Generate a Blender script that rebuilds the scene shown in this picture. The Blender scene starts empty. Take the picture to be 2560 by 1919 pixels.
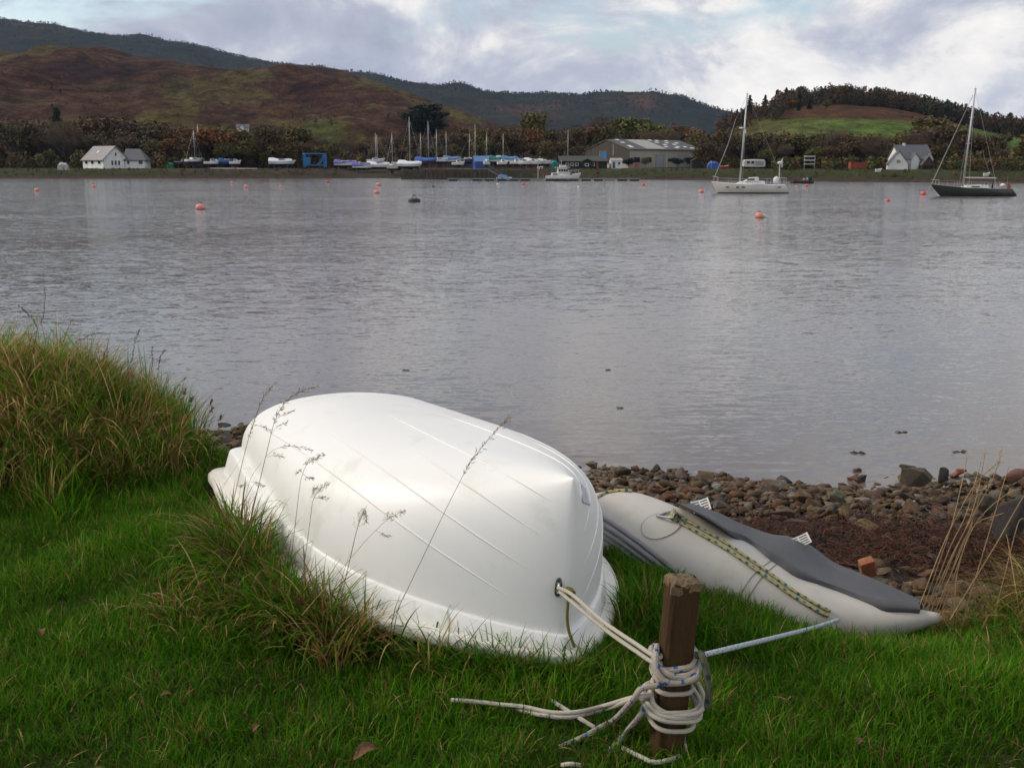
import bpy, bmesh, math, random
import numpy as np
from mathutils import Vector, Matrix, noise as mnoise
from mathutils.bvhtree import BVHTree

random.seed(7)
RNG = np.random.default_rng(11)
scene = bpy.context.scene
COL = scene.collection
R = math.radians

# ------------------------------------------------------------------ camera
FPX = 2600.0                 # focal length in photograph pixels (2560 wide)
CH = 3.6                     # eye height above the water
PITCH = math.atan(554.5 / FPX)
K = 2560.0 / 2212.0
cam_d = bpy.data.cameras.new('camera')
cam = bpy.data.objects.new('camera', cam_d)
COL.objects.link(cam)
cam.location = (0, 0, CH)
cam.rotation_euler = (math.pi / 2 - PITCH, 0, 0)
cam_d.sensor_width = 36.0
cam_d.lens = 36.0 * FPX / 2560.0
cam_d.clip_start = 0.05
cam_d.clip_end = 30000
scene.camera = cam

# ------------------------------------------------------------------ sky and sun
SUN_EL, SUN_AZ = R(36), R(-82)       # azimuth from +Y towards +X
world = bpy.data.worlds.new('World')
scene.world = world
world.use_nodes = True
wt = world.node_tree
wt.nodes.clear()


def N(tree, typ, **kw):
    n = tree.nodes.new(typ)
    for k, v in kw.items():
        if k.startswith('i_'):
            n.inputs[k[2:].replace('_', ' ')].default_value = v
        elif k.startswith('n_'):
            n.inputs[int(k[2:])].default_value = v
        else:
            setattr(n, k, v)
    return n


def mathn(tree, op, a, b=None, clamp=False):
    n = tree.nodes.new('ShaderNodeMath')
    n.operation = op
    n.use_clamp = clamp
    for i, x in enumerate((a, b)):
        if x is None:
            continue
        if isinstance(x, (int, float)):
            n.inputs[i].default_value = x
        else:
            tree.links.new(x, n.inputs[i])
    return n.outputs[0]


def ramp(tree, fac, stops, interp='LINEAR'):
    n = tree.nodes.new('ShaderNodeValToRGB')
    cr = n.color_ramp
    cr.interpolation = interp
    while len(cr.elements) < len(stops):
        cr.elements.new(0.5)
    for e, (p, c) in zip(cr.elements, stops):
        e.position = p
        if isinstance(c, (int, float)):
            c = (c, c, c)
        e.color = (c[0], c[1], c[2], 1)
    tree.links.new(fac, n.inputs[0])
    return n.outputs[0]


def mixc(tree, fac, a, b, blend='MIX'):
    n = tree.nodes.new('ShaderNodeMix')
    n.data_type = 'RGBA'
    n.blend_type = blend
    for s, x in ((n.inputs[0], fac), (n.inputs[6], a), (n.inputs[7], b)):
        if isinstance(x, (int, float)):
            s.default_value = x
        elif isinstance(x, tuple):
            s.default_value = (x[0], x[1], x[2], 1)
        else:
            tree.links.new(x, s)
    return n.outputs[2]


def build_world():
    t = wt
    L = t.links
    tc = N(t, 'ShaderNodeTexCoord')
    sep = N(t, 'ShaderNodeSeparateXYZ')
    L.new(tc.outputs['Generated'], sep.inputs[0])
    mp = N(t, 'ShaderNodeMapping')
    mp.inputs['Scale'].default_value = (1.0, 1.0, 2.3)
    mp.inputs['Location'].default_value = SKY_OFF
    L.new(tc.outputs['Generated'], mp.inputs[0])
    n1 = N(t, 'ShaderNodeTexNoise', i_Scale=4.2, i_Detail=9.0, i_Roughness=0.55, i_Distortion=0.25)
    L.new(mp.outputs[0], n1.inputs['Vector'])
    mp2 = N(t, 'ShaderNodeMapping')
    mp2.inputs['Scale'].default_value = (1.0, 1.0, 1.75)
    mp2.inputs['Location'].default_value = SKY_OFF2
    L.new(tc.outputs['Generated'], mp2.inputs[0])
    n2 = N(t, 'ShaderNodeTexNoise', i_Scale=6.0, i_Detail=9.0, i_Roughness=0.60, i_Distortion=0.35)
    L.new(mp2.outputs[0], n2.inputs['Vector'])
    # heavier cloud over the left of the loch, thinner and brighter over the right
    azim = mathn(t, 'DIVIDE', sep.outputs[0], mathn(t, 'ADD', mathn(t, 'ABSOLUTE', sep.outputs[1]), 0.35))
    side = N(t, 'ShaderNodeMapRange', interpolation_type='SMOOTHSTEP')
    L.new(azim, side.inputs[0])
    side.inputs[1].default_value = -0.30
    side.inputs[2].default_value = 0.12
    # the left-right difference belongs to the low cloud; higher up the cover is even
    lowm = N(t, 'ShaderNodeMapRange', interpolation_type='SMOOTHSTEP')
    L.new(sep.outputs[2], lowm.inputs[0])
    for i_, v_ in ((1, 0.11), (2, 0.20), (3, 1.0), (4, 0.0)):
        lowm.inputs[i_].default_value = v_
    bias = mathn(t, 'MULTIPLY', mathn(t, 'MULTIPLY', mathn(t, 'SUBTRACT', side.outputs[0], 0.5), 0.16), lowm.outputs[0])
    tone = mathn(t, 'ADD', n2.outputs[0], mathn(t, 'ADD', bias, mathn(t, 'MULTIPLY', mathn(t, 'SUBTRACT', 1.0, lowm.outputs[0]), 0.06)))
    ccol = ramp(t, tone, [(0.36, (0.35, 0.385, 0.49)), (0.47, (0.47, 0.495, 0.585)), (0.525, (0.62, 0.63, 0.68)),
                          (0.575, (0.84, 0.82, 0.80)), (0.66, (0.99, 0.95, 0.90))])
    dens = ramp(t, n1.outputs[0], [(0.38, 0.0), (0.50, 1.0)], 'EASE')
    sky = N(t, 'ShaderNodeTexSky', sky_type='NISHITA', sun_disc=False, sun_elevation=SUN_EL, sun_rotation=SUN_AZ,
            air_density=1.1, dust_density=1.6, ozone_density=1.2)
    bsky = N(t, 'ShaderNodeBackground', i_Strength=0.15)
    L.new(sky.outputs[0], bsky.inputs[0])
    bcl = N(t, 'ShaderNodeBackground', i_Strength=1.0)
    L.new(ccol, bcl.inputs[0])
    mx = N(t, 'ShaderNodeMixShader')
    L.new(dens, mx.inputs[0])
    L.new(bsky.outputs[0], mx.inputs[1])
    L.new(bcl.outputs[0], mx.inputs[2])
    out = N(t, 'ShaderNodeOutputWorld')
    L.new(mx.outputs[0], out.inputs[0])


SKY_OFF = (3.1, 7.4, 0.0)
SKY_OFF2 = (11.3, 2.2, 4.0)
build_world()

sun_d = bpy.data.lights.new('sun', 'SUN')
sun_d.energy = 2.0
sun_d.angle = R(14)
sun_d.color = (1.0, 0.90, 0.76)
sun = bpy.data.objects.new('sun', sun_d)
COL.objects.link(sun)
sdir = Vector((math.sin(SUN_AZ) * math.cos(SUN_EL), math.cos(SUN_AZ) * math.cos(SUN_EL), math.sin(SUN_EL)))
sun.rotation_euler = (-sdir).to_track_quat('-Z', 'Y').to_euler()
sun.location = (0, 0, 60)

vs = scene.view_settings
vs.view_transform = 'Standard'
vs.look = 'None'
vs.exposure = 0.13
vs.gamma = 1.0
vs.use_curve_mapping = False
scene.render.engine = 'CYCLES'
scene.cycles.use_denoising = True
scene.cycles.use_adaptive_sampling = True
scene.cycles.adaptive_threshold = 0.025
scene.cycles.max_bounces = 5
scene.cycles.diffuse_bounces = 2
scene.cycles.glossy_bounces = 2
scene.cycles.transmission_bounces = 4
scene.cycles.volume_bounces = 0
scene.cycles.caustics_reflective = False
scene.cycles.caustics_refractive = False

# ------------------------------------------------------------------ geometry helpers
cP, sP = math.cos(PITCH), math.sin(PITCH)


def ray(px, py):
    u = (px - 1280) / FPX
    v = (959.5 - py) / FPX
    return Vector((u, cP + v * sP, -sP + v * cP))


def at(px, py, Y):
    d = ray(px, py)
    return Vector((0, 0, CH)) + d * (Y / d.y)


def on_z(px, py, z):
    d = ray(px, py)
    return Vector((0, 0, CH)) + d * ((z - CH) / d.z)


def proj(p):
    y, z = p[1], p[2] - CH
    d = y * cP - z * sP
    up = y * sP + z * cP
    return 1280 + FPX * p[0] / d, 959.5 - FPX * up / d


def azx(px, Y):
    """x of a far, near-horizon point seen in column px at depth Y"""
    return (px - 1280) / FPX * Y * cP


def sstep(a, b, x):
    t = np.clip((np.asarray(x, float) - a) / (b - a), 0, 1)
    return t * t * (3 - 2 * t)


def fbm(x, y, s, o=4, z=0.0):
    return mnoise.fractal(Vector((x * s, y * s, z)), 1.0, 2.0, o)


class MB:
    def __init__(s):
        s.v, s.f = [], []

    def add(s, vs_, fs_):
        o = len(s.v)
        s.v += [tuple(p) for p in vs_]
        s.f += [tuple(i + o for i in f) for f in fs_]
        return s

    def box(s, c, size, rz=0.0, rot=None):
        hx, hy, hz = [k / 2 for k in size]
        m = rot if rot is not None else Matrix.Rotation(rz, 3, 'Z')
        c = Vector(c)
        P = [c + m @ Vector((x * hx, y * hy, z * hz)) for z in (-1, 1) for y in (-1, 1) for x in (-1, 1)]
        return s.add(P, [(0, 2, 3, 1), (4, 5, 7, 6), (0, 1, 5, 4), (2, 6, 7, 3), (0, 4, 6, 2), (1, 3, 7, 5)])

    def bar(s, a, b, w, h=None):
        a, b = Vector(a), Vector(b)
        d = b - a
        q = d.to_track_quat('Z', 'Y').to_matrix()
        return s.box((a + b) / 2, (w, h or w, d.length), rot=q)

    def tube(s, pts, r, n=6, cap=True):
        pts = [Vector(p) for p in pts]
        rs = r if isinstance(r, (list, tuple)) else [r] * len(pts)
        rings = []
        up = None
        for i, p in enumerate(pts):
            d = (pts[min(i + 1, len(pts) - 1)] - pts[max(i - 1, 0)])
            if d.length < 1e-9:
                d = Vector((0, 0, 1))
            d.normalize()
            if up is None:
                up = d.orthogonal().normalized()
            up = (up - d * up.dot(d))
            if up.length < 1e-6:
                up = d.orthogonal()
            up.normalize()
            w = d.cross(up)
            rings.append([p + (up * math.cos(2 * math.pi * k / n) + w * math.sin(2 * math.pi * k / n)) * rs[i] for k in range(n)])
        return s.loft(rings, True, cap, cap)

    def loft(s, rings, closed=True, cap0=False, cap1=False):
        n = len(rings[0])
        vs_ = [p for r_ in rings for p in r_]
        fs_ = []
        for i in range(len(rings) - 1):
            for k in range(n if closed else n - 1):
                a, b = i * n + k, i * n + (k + 1) % n
                fs_.append((a, b, b + n, a + n))
        if cap0:
            fs_.append(tuple(range(n - 1, -1, -1)))
        if cap1:
            o = (len(rings) - 1) * n
            fs_.append(tuple(o + k for k in range(n)))
        return s.add(vs_, fs_)

    def quad(s, a, b, c, d):
        return s.add([a, b, c, d], [(0, 1, 2, 3)])

    def ball(s, c, r, n=10, m=6, z0=-1.0, sq=(1, 1, 1)):
        rings = []
        for j in range(m + 1):
            t = z0 + (1 - z0) * j / m
            t = max(-1, min(1, t))
            a = math.asin(t)
            rr = max(math.cos(a), 0.02)
            rings.append([(c[0] + r * sq[0] * rr * math.cos(2 * math.pi * k / n), c[1] + r * sq[1] * rr * math.sin(2 * math.pi * k / n),
                           c[2] + r * sq[2] * math.sin(a)) for k in range(n)])
        return s.loft(rings, True, True, True)

    def mesh(s, name, smooth=False):
        me = bpy.data.meshes.new(name)
        me.from_pydata(s.v, [], s.f)
        if smooth:
            me.polygons.foreach_set('use_smooth', [True] * len(me.polygons))
        me.update()
        return me

    def build(s, name, mat, parent=None, smooth=False, world=False):
        if world and parent is not None:
            o = parent.location
            s.v = [(p[0] - o.x, p[1] - o.y, p[2] - o.z) for p in s.v]
        return link(name, s.mesh(name, smooth), mat, parent)


def link(name, me, mat=None, parent=None):
    ob = bpy.data.objects.new(name, me)
    COL.objects.link(ob)
    if mat is not None:
        if len(me.materials) == 0:
            me.materials.append(mat)
    if parent is not None:
        ob.parent = parent
    return ob


def tag(o, label=None, cat=None, group=None, kind=None):
    if label:
        o['label'] = label
    if cat:
        o['category'] = cat
    if group:
        o['group'] = group
    if kind:
        o['kind'] = kind
    return o


def thing(name, label, cat, loc=(0, 0, 0), rz=0.0, group=None):
    o = bpy.data.objects.new(name, None)
    COL.objects.link(o)
    o.location = loc
    o.rotation_euler = (0, 0, rz)
    o.empty_display_size = 0.2
    return tag(o, label, cat, group)


def mesh_np(name, verts, faces_flat, loop_start, loop_total, cols=None, smooth=False):
    me = bpy.data.meshes.new(name)
    me.vertices.add(len(verts))
    me.vertices.foreach_set('co', np.asarray(verts, np.float32).ravel())
    me.loops.add(len(faces_flat))
    me.loops.foreach_set('vertex_index', np.asarray(faces_flat, np.int32))
    me.polygons.add(len(loop_start))
    me.polygons.foreach_set('loop_start', np.asarray(loop_start, np.int32))
    me.polygons.foreach_set('loop_total', np.asarray(loop_total, np.int32))
    if smooth:
        me.polygons.foreach_set('use_smooth', np.ones(len(loop_start), bool))
    if cols is not None:
        at_ = me.attributes.new('Col', 'FLOAT_COLOR', 'POINT')
        c4 = np.ones((len(verts), 4), np.float32)
        c4[:, :3] = cols
        at_.data.foreach_set('color', c4.ravel())
    me.update(calc_edges=True)
    return me


def catmull(pts, n=8):
    P = [Vector(p) for p in pts]
    P = [P[0] * 2 - P[1]] + P + [P[-1] * 2 - P[-2]]
    out = []
    for i in range(1, len(P) - 2):
        for k in range(n):
            t = k / n
            out.append(0.5 * ((2 * P[i]) + (P[i + 1] - P[i - 1]) * t + (2 * P[i - 1] - 5 * P[i] + 4 * P[i + 1] - P[i + 2]) * t * t
                              + (3 * P[i] - P[i - 1] - 3 * P[i + 1] + P[i + 2]) * t ** 3))
    out.append(P[-2])
    return out


# ------------------------------------------------------------------ materials
MATS = {}


def newmat(name):
    m = bpy.data.materials.new(name)
    m.use_nodes = True
    t = m.node_tree
    b = t.nodes['Principled BSDF']
    return m, t, b


def M(name, base=None, rough=0.6, col2=None, scale=6.0, bump=0.0, bscale=30.0, metal=0.0, spec=0.5, detail=4.0, thr=(0.35, 0.65), stretch=None, dirt=None):
    if name in MATS:
        return MATS[name]
    m, t, b = newmat(name)
    L = t.links
    tc = N(t, 'ShaderNodeTexCoord')
    vec = tc.outputs['Object']
    if stretch:
        mp = N(t, 'ShaderNodeMapping')
        mp.inputs['Scale'].default_value = stretch
        L.new(vec, mp.inputs[0])
        vec = mp.outputs[0]
    nz = N(t, 'ShaderNodeTexNoise', i_Scale=scale, i_Detail=detail, i_Roughness=0.6)
    L.new(vec, nz.inputs['Vector'])
    c2 = col2 or tuple(c * 0.72 for c in base)
    c = ramp(t, nz.outputs[0], [(thr[0], c2), (thr[1], base)])
    if dirt:
        nd = N(t, 'ShaderNodeTexNoise', i_Scale=dirt[1], i_Detail=6.0, i_Roughness=0.65)
        L.new(vec, nd.inputs['Vector'])
        c = mixc(t, ramp(t, nd.outputs[0], [(dirt[2], 0.0), (dirt[3], 1.0)]), c, dirt[0])
    L.new(c, b.inputs['Base Color'])
    b.inputs['Roughness'].default_value = rough
    b.inputs['Metallic'].default_value = metal
    b.inputs['Specular IOR Level'].default_value = spec
    if bump:
        nb = N(t, 'ShaderNodeTexNoise', i_Scale=bscale, i_Detail=5.0, i_Roughness=0.6)
        L.new(vec, nb.inputs['Vector'])
        bp = N(t, 'ShaderNodeBump', i_Strength=min(1.0, bump), i_Distance=0.02)
        L.new(nb.outputs[0], bp.inputs['Height'])
        L.new(bp.outputs[0], b.inputs['Normal'])
    MATS[name] = m
    return m

# ================================================================== SETTING
def edge_y(x):
    return np.interp(x, [-9, -4, -2.6, -2.1, -1.7, -1.2, 0.0, 0.7, 1.3, 1.7, 2.1, 2.5, 3.0, 6, 10], [6.6, 6.4, 6.3, 5.9, 5.35, 5.1, 4.9, 4.4, 4.12, 3.98, 3.95, 4.12, 4.5, 5.4, 6.0])


def water_y(x):
    return np.interp(x, [-10, -4, -2, 0.5, 3, 5, 9], [14.6, 14.0, 13.4, 11.9, 11.2, 11.4, 11.2])


def gauss(x, y, cx, cy, sx, sy, a):
    return a * np.exp(-((x - cx) / sx) ** 2 - ((y - cy) / sy) ** 2)


def g(x, y):
    x = np.asarray(x, float)
    y = np.asarray(y, float)
    lawn = 1.985 + 0.012 * np.sin(x * 5.1 + y * 2.3) + 0.01 * np.sin(x * 2.2 - y * 4.7)
    lawn = lawn - 0.30 * sstep(0.2, 1.5, x) * np.clip(y - 2.95, 0, 2)
    lawn = lawn + gauss(x, y, -2.6, 5.4, 0.85, 0.7, 0.31) + gauss(x, y, -4.2, 5.6, 1.6, 0.8, 0.4)
    lawn = lawn + gauss(x, y, -0.85, 4.0, 0.75, 0.45, 0.14)
    lawn = lawn + gauss(x, y, 2.5, 3.75, 0.5, 0.5, 0.22) + gauss(x, y, 4.2, 4.2, 1.2, 0.9, 0.25)
    w = water_y(x)
    beach = 0.175 * (w - y)
    beach = np.where(beach > 0, beach, beach * 0.6)
    beach = np.maximum(beach, -1.5) + 0.03 * np.sin(x * 1.7 + y * 0.9) * sstep(4.5, 6.5, y)
    k = sstep(0.0, 1.0, (y - edge_y(x)) / 0.85)
    return lawn * (1 - k) + np.minimum(beach, lawn) * k


def g1(x, y):
    return float(g(x, y))


def on_ground(px, py, lift=0.0):
    d = ray(px, py)
    s = 2.0
    o = Vector((0, 0, CH))
    for i in range(4000):
        p = o + d * s
        if p.z <= g1(p.x, p.y) + lift:
            return p
        s += 0.01
    return p


def grid_mesh(xs, ys, zf, keep=None):
    X, Y = np.meshgrid(xs, ys)
    Z = zf(X, Y)
    nx, ny = len(xs), len(ys)
    V = np.stack([X, Y, Z], -1).reshape(-1, 3)
    idx = np.arange(nx * ny).reshape(ny, nx)
    q = np.stack([idx[:-1, :-1], idx[:-1, 1:], idx[1:, 1:], idx[1:, :-1]], -1).reshape(-1, 4)
    return V, q


def quads_obj(name, V, q, mat, smooth=True, kind='structure'):
    n = len(q)
    me = mesh_np(name, V, q.ravel(), np.arange(n) * 4, np.full(n, 4), smooth=smooth)
    o = link(name, me, mat)
    o['kind'] = kind
    return o


# ---- foreshore
xs = np.concatenate([np.arange(-9, -3.2, 0.3), np.arange(-3.2, 5, 0.06), np.arange(5, 10, 0.3)])
V, q = grid_mesh(xs, np.arange(0.4, 6.9, 0.06), lambda X, Y: g(X, Y))
soil = M('soil', (0.035, 0.05, 0.014), 0.95, (0.05, 0.035, 0.018), 9.0, 0.8, 60.0, spec=0.2)
cen = V[q].mean(1)
keep = cen[:, 1] < edge_y(cen[:, 0]) + 0.34
quads_obj('lawn', V, q[keep], soil)

xs = np.concatenate([np.arange(-10, -3, 0.4), np.arange(-3, 8, 0.08), np.arange(8, 12, 0.4)])
V, q = grid_mesh(xs, np.concatenate([np.arange(4.3, 13.5, 0.08), np.arange(13.5, 24, 0.5)]), lambda X, Y: g(X, Y) - 0.012)
cen = V[q].mean(1)
keep = cen[:, 1] > edge_y(cen[:, 0]) + 0.06
shingle = M('shingle', (0.05, 0.036, 0.026), 0.9, (0.02, 0.015, 0.012), 14.0, 1.0, 45.0, spec=0.3)
beach = quads_obj('beach', V, q[keep], shingle)

# ---- water
def make_water():
    m, t, b = newmat('water')
    L = t.links
    b.inputs['Base Color'].default_value = (0.142, 0.122, 0.112, 1)
    b.inputs['Roughness'].default_value = 0.11
    b.inputs['IOR'].default_value = 1.33
    geo = N(t, 'ShaderNodeNewGeometry')

    def layer(scl, rot, stretch, det, seed=0.0):
        mp = N(t, 'ShaderNodeMapping')
        mp.inputs['Rotation'].default_value = (0, 0, rot)
        mp.inputs['Scale'].default_value = (scl * stretch, scl, scl)
        mp.inputs['Location'].default_value = (seed, seed, 0)
        L.new(geo.outputs['Position'], mp.inputs[0])
        n = N(t, 'ShaderNodeTexNoise', i_Scale=1.0, i_Detail=det, i_Roughness=0.5, i_Distortion=0.3)
        L.new(mp.outputs[0], n.inputs['Vector'])
        s_ = N(t, 'ShaderNodeSeparateColor')
        L.new(n.outputs['Color'], s_.inputs[0])
        return mathn(t, 'SUBTRACT', s_.outputs[0], .5), mathn(t, 'SUBTRACT', s_.outputs[1], .5)
    # wave slopes, from long swell to cat's-paw ripples
    specs = [(0.15, R(5), 0.4, 2.0, 9.0, .07), (1.3, R(-4), 0.22, 2.0, 3.0, .11), (5.6, R(-8), 0.18, 2.0, 0.0, .30), (10.0, R(-11), 0.26, 2.0, 5.0, .36), (19.0, R(-16), 0.45, 1.0, 7.0, .34)]
    sx = sy = None
    for scl, rot, stv, det, seed, amp in specs:
        a, b_ = layer(scl, rot, stv, det, seed)
        a, b_ = mathn(t, 'MULTIPLY', a, amp * WAVE), mathn(t, 'MULTIPLY', b_, amp * WAVE * .45)
        sy = a if sy is None else mathn(t, 'ADD', sy, a)
        sx = b_ if sx is None else mathn(t, 'ADD', sx, b_)
    pn_ = N(t, 'ShaderNodeTexNoise', i_Scale=0.035, i_Detail=3.0)
    mp = N(t, 'ShaderNodeMapping')
    mp.inputs['Scale'].default_value = (.4, 1.6, 1)
    L.new(geo.outputs['Position'], mp.inputs[0])
    L.new(mp.outputs[0], pn_.inputs['Vector'])
    st = ramp(t, pn_.outputs[0], [(0.35, 0.7), (0.65, 1.15)])
    # sheltered under the near bank, choppier out in the loch
    sp_ = N(t, 'ShaderNodeSeparateXYZ')
    L.new(geo.outputs['Position'], sp_.inputs[0])
    mr = N(t, 'ShaderNodeMapRange', interpolation_type='SMOOTHSTEP')
    L.new(sp_.outputs[1], mr.inputs[0])
    for i_, v_ in ((1, 14.0), (2, 110.0), (3, .74), (4, 2.3)):
        mr.inputs[i_].default_value = v_
    st = mathn(t, 'MULTIPLY', st, mr.outputs[0])
    com = N(t, 'ShaderNodeCombineXYZ')
    L.new(mathn(t, 'MULTIPLY', sx, st), com.inputs[0])
    L.new(mathn(t, 'MULTIPLY', sy, st), com.inputs[1])
    com.inputs[2].default_value = 1.0
    nr = N(t, 'ShaderNodeVectorMath', operation='NORMALIZE')
    L.new(com.outputs[0], nr.inputs[0])
    L.new(nr.outputs[0], b.inputs['Normal'])
    return m


WAVE = 0.72
water_mat = make_water()
ys_ = np.concatenate([np.arange(9, 40, 1.0), np.arange(40, 420, 10)])
V, q = grid_mesh(np.arange(-320, 361, 10), ys_, lambda X, Y: np.zeros_like(X))
wat = quads_obj('water', V, q, water_mat, smooth=False)

# ---- far shore land
SHORE = [(px, on_z(px, py, 0).y) for px, py in ((-900, 447), (0, 446.5), (700, 446.5), (1000, 445.5), (1400, 448), (1800, 450.5), (2160, 455), (2560, 458), (3400, 462))]
SPX = [s[0] for s in SHORE]
SY = [s[1] for s in SHORE]


def px_of(x, y):
    return 1280 + FPX / cP * np.asarray(x) / np.maximum(np.asarray(y), 1)


def shore_y(x, y):
    return np.interp(px_of(x, y), SPX, SY)


def land_z(x, y):
    px = px_of(x, y)
    o = y - np.interp(px, SPX, SY)
    slip = np.exp(-((px - 950) / 95) ** 4)
    bank = 1.75 * sstep(0.0, 6.0, o) + 0.35 * sstep(6, 18, o)
    ramp_ = 2.1 * sstep(-2, 34, o)
    z = bank * (1 - slip) + ramp_ * slip
    z = z + 0.02 * np.clip(o - 45, 0, 400)
    z = np.where(o < 0, o * 0.12, z)
    return z + 0.14 * np.sin(x * 0.9) * np.sin(o * 1.3 + x * 0.37) * sstep(0, 3, o) * (1 - sstep(6, 12, o))


def lz(x, y):
    return float(land_z(np.asarray(float(x)), np.asarray(float(y))))


def far_grid():
    pxs = np.arange(-900, 3401, 9)
    os_ = np.concatenate([np.arange(-6, 20, 0.8), np.arange(20, 60, 4), np.arange(60, 330, 18)])
    P, O = np.meshgrid(pxs, os_)
    Y = np.interp(P, SPX, SY) + O
    X = (P - 1280) / (FPX / cP) * Y
    Z = land_z(X, Y)
    V = np.stack([X, Y, Z], -1).reshape(-1, 3)
    idx = np.arange(P.size).reshape(P.shape)
    q = np.stack([idx[:-1, :-1], idx[:-1, 1:], idx[1:, 1:], idx[1:, :-1]], -1).reshape(-1, 4)
    return V, q


def make_land_mat():
    m, t, b = newmat('far_shore_ground')
    L = t.links
    geo = N(t, 'ShaderNodeNewGeometry')
    sep = N(t, 'ShaderNodeSeparateXYZ')
    L.new(geo.outputs['Position'], sep.inputs[0])
    n1 = N(t, 'ShaderNodeTexNoise', i_Scale=0.12, i_Detail=6.0, i_Roughness=0.6)
    L.new(geo.outputs['Position'], n1.inputs['Vector'])
    n2 = N(t, 'ShaderNodeTexNoise', i_Scale=0.9, i_Detail=6.0, i_Roughness=0.7)
    L.new(geo.outputs['Position'], n2.inputs['Vector'])
    grass = ramp(t, n2.outputs[0], [(0.3, (0.018, 0.022, 0.008)), (0.5, (0.034, 0.042, 0.012)), (0.72, (0.06, 0.045, 0.02))])
    mud = ramp(t, n2.outputs[0], [(0.3, (0.022, 0.016, 0.012)), (0.6, (0.06, 0.042, 0.03)), (0.75, (0.10, 0.075, 0.055))])
    hz = mathn(t, 'ADD', sep.outputs[2], mathn(t, 'MULTIPLY', mathn(t, 'SUBTRACT', n2.outputs[0], 0.5), 1.3))
    f = ramp(t, mathn(t, 'MULTIPLY', hz, 0.4), [(0.22, 0.0), (0.42, 1.0)])
    c = mixc(t, f, mud, grass)
    # the boatyard's hard standing: a gravel yard between the slip and the big shed
    px = mathn(t, 'DIVIDE', sep.outputs[0], sep.outputs[1])
    yard = mathn(t, 'MULTIPLY', ramp(t, mathn(t, 'ADD', mathn(t, 'MULTIPLY', px, 1.0), 0.5), [(0.16, 0.0), (0.20, 1.0), (0.52, 1.0), (0.56, 0.0)]),
                 ramp(t, mathn(t, 'MULTIPLY', sep.outputs[2], 0.25), [(0.18, 0.0), (0.36, 1.0)]))
    c = mixc(t, yard, c, mud)
    L.new(c, b.inputs['Base Color'])
    b.inputs['Roughness'].default_value = 0.95
    b.inputs['Specular IOR Level'].default_value = 0.15
    bp = N(t, 'ShaderNodeBump', i_Strength=1.0, i_Distance=0.5)
    L.new(n2.outputs[0], bp.inputs['Height'])
    L.new(bp.outputs[0], b.inputs['Normal'])
    return m


V, q = far_grid()
quads_obj('far_shore', V, q, make_land_mat())

# ---- hills
def hill_mat(name, cols, s1, s2, bumpd, band=None):
    m, t, b = newmat(name)
    L = t.links
    geo = N(t, 'ShaderNodeNewGeometry')
    mp = N(t, 'ShaderNodeMapping')
    mp.inputs['Scale'].default_value = (1, 0.7, 2.2)
    L.new(geo.outputs['Position'], mp.inputs[0])
    n1 = N(t, 'ShaderNodeTexNoise', i_Scale=s1, i_Detail=8.0, i_Roughness=0.62, i_Distortion=0.5)
    L.new(mp.outputs[0], n1.inputs['Vector'])
    n2 = N(t, 'ShaderNodeTexNoise', i_Scale=s2, i_Detail=8.0, i_Roughness=0.7)
    L.new(mp.outputs[0], n2.inputs['Vector'])
    st = [(0.36 + 0.28 * i / (len(cols) - 1), c) for i, c in enumerate(cols)]
    c = ramp(t, n1.outputs[0], st)
    if band:
        sp = N(t, 'ShaderNodeSeparateXYZ')
        L.new(geo.outputs['Position'], sp.inputs[0])
        zz_ = mathn(t, 'ADD', sp.outputs[2], mathn(t, 'MULTIPLY', mathn(t, 'SUBTRACT', n1.outputs[0], .5), band[2]))
        c = mixc(t, ramp(t, mathn(t, 'DIVIDE', zz_, 40.0), [(band[0] / 40, 0.0), (band[1] / 40, 1.0)]), c, (0.07, 0.034, 0.017))
    c = mixc(t, 1.0, c, ramp(t, n2.outputs[0], [(0.32, 0.35), (0.5, 0.9), (0.68, 1.5)]), 'MULTIPLY')
    n3 = N(t, 'ShaderNodeTexNoise', i_Scale=s2 * 5, i_Detail=4.0, i_Roughness=0.7)
    L.new(geo.outputs['Position'], n3.inputs['Vector'])
    c = mixc(t, 1.0, c, ramp(t, n3.outputs[0], [(0.35, 0.6), (0.65, 1.3)]), 'MULTIPLY')
    L.new(c, b.inputs['Base Color'])
    b.inputs['Roughness'].default_value = 1.0
    b.inputs['Specular IOR Level'].default_value = 0.05
    bp = N(t, 'ShaderNodeBump', i_Strength=1.0, i_Distance=bumpd)
    L.new(n2.outputs[0], bp.inputs['Height'])
    L.new(bp.outputs[0], b.inputs['Normal'])
    return m


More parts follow.
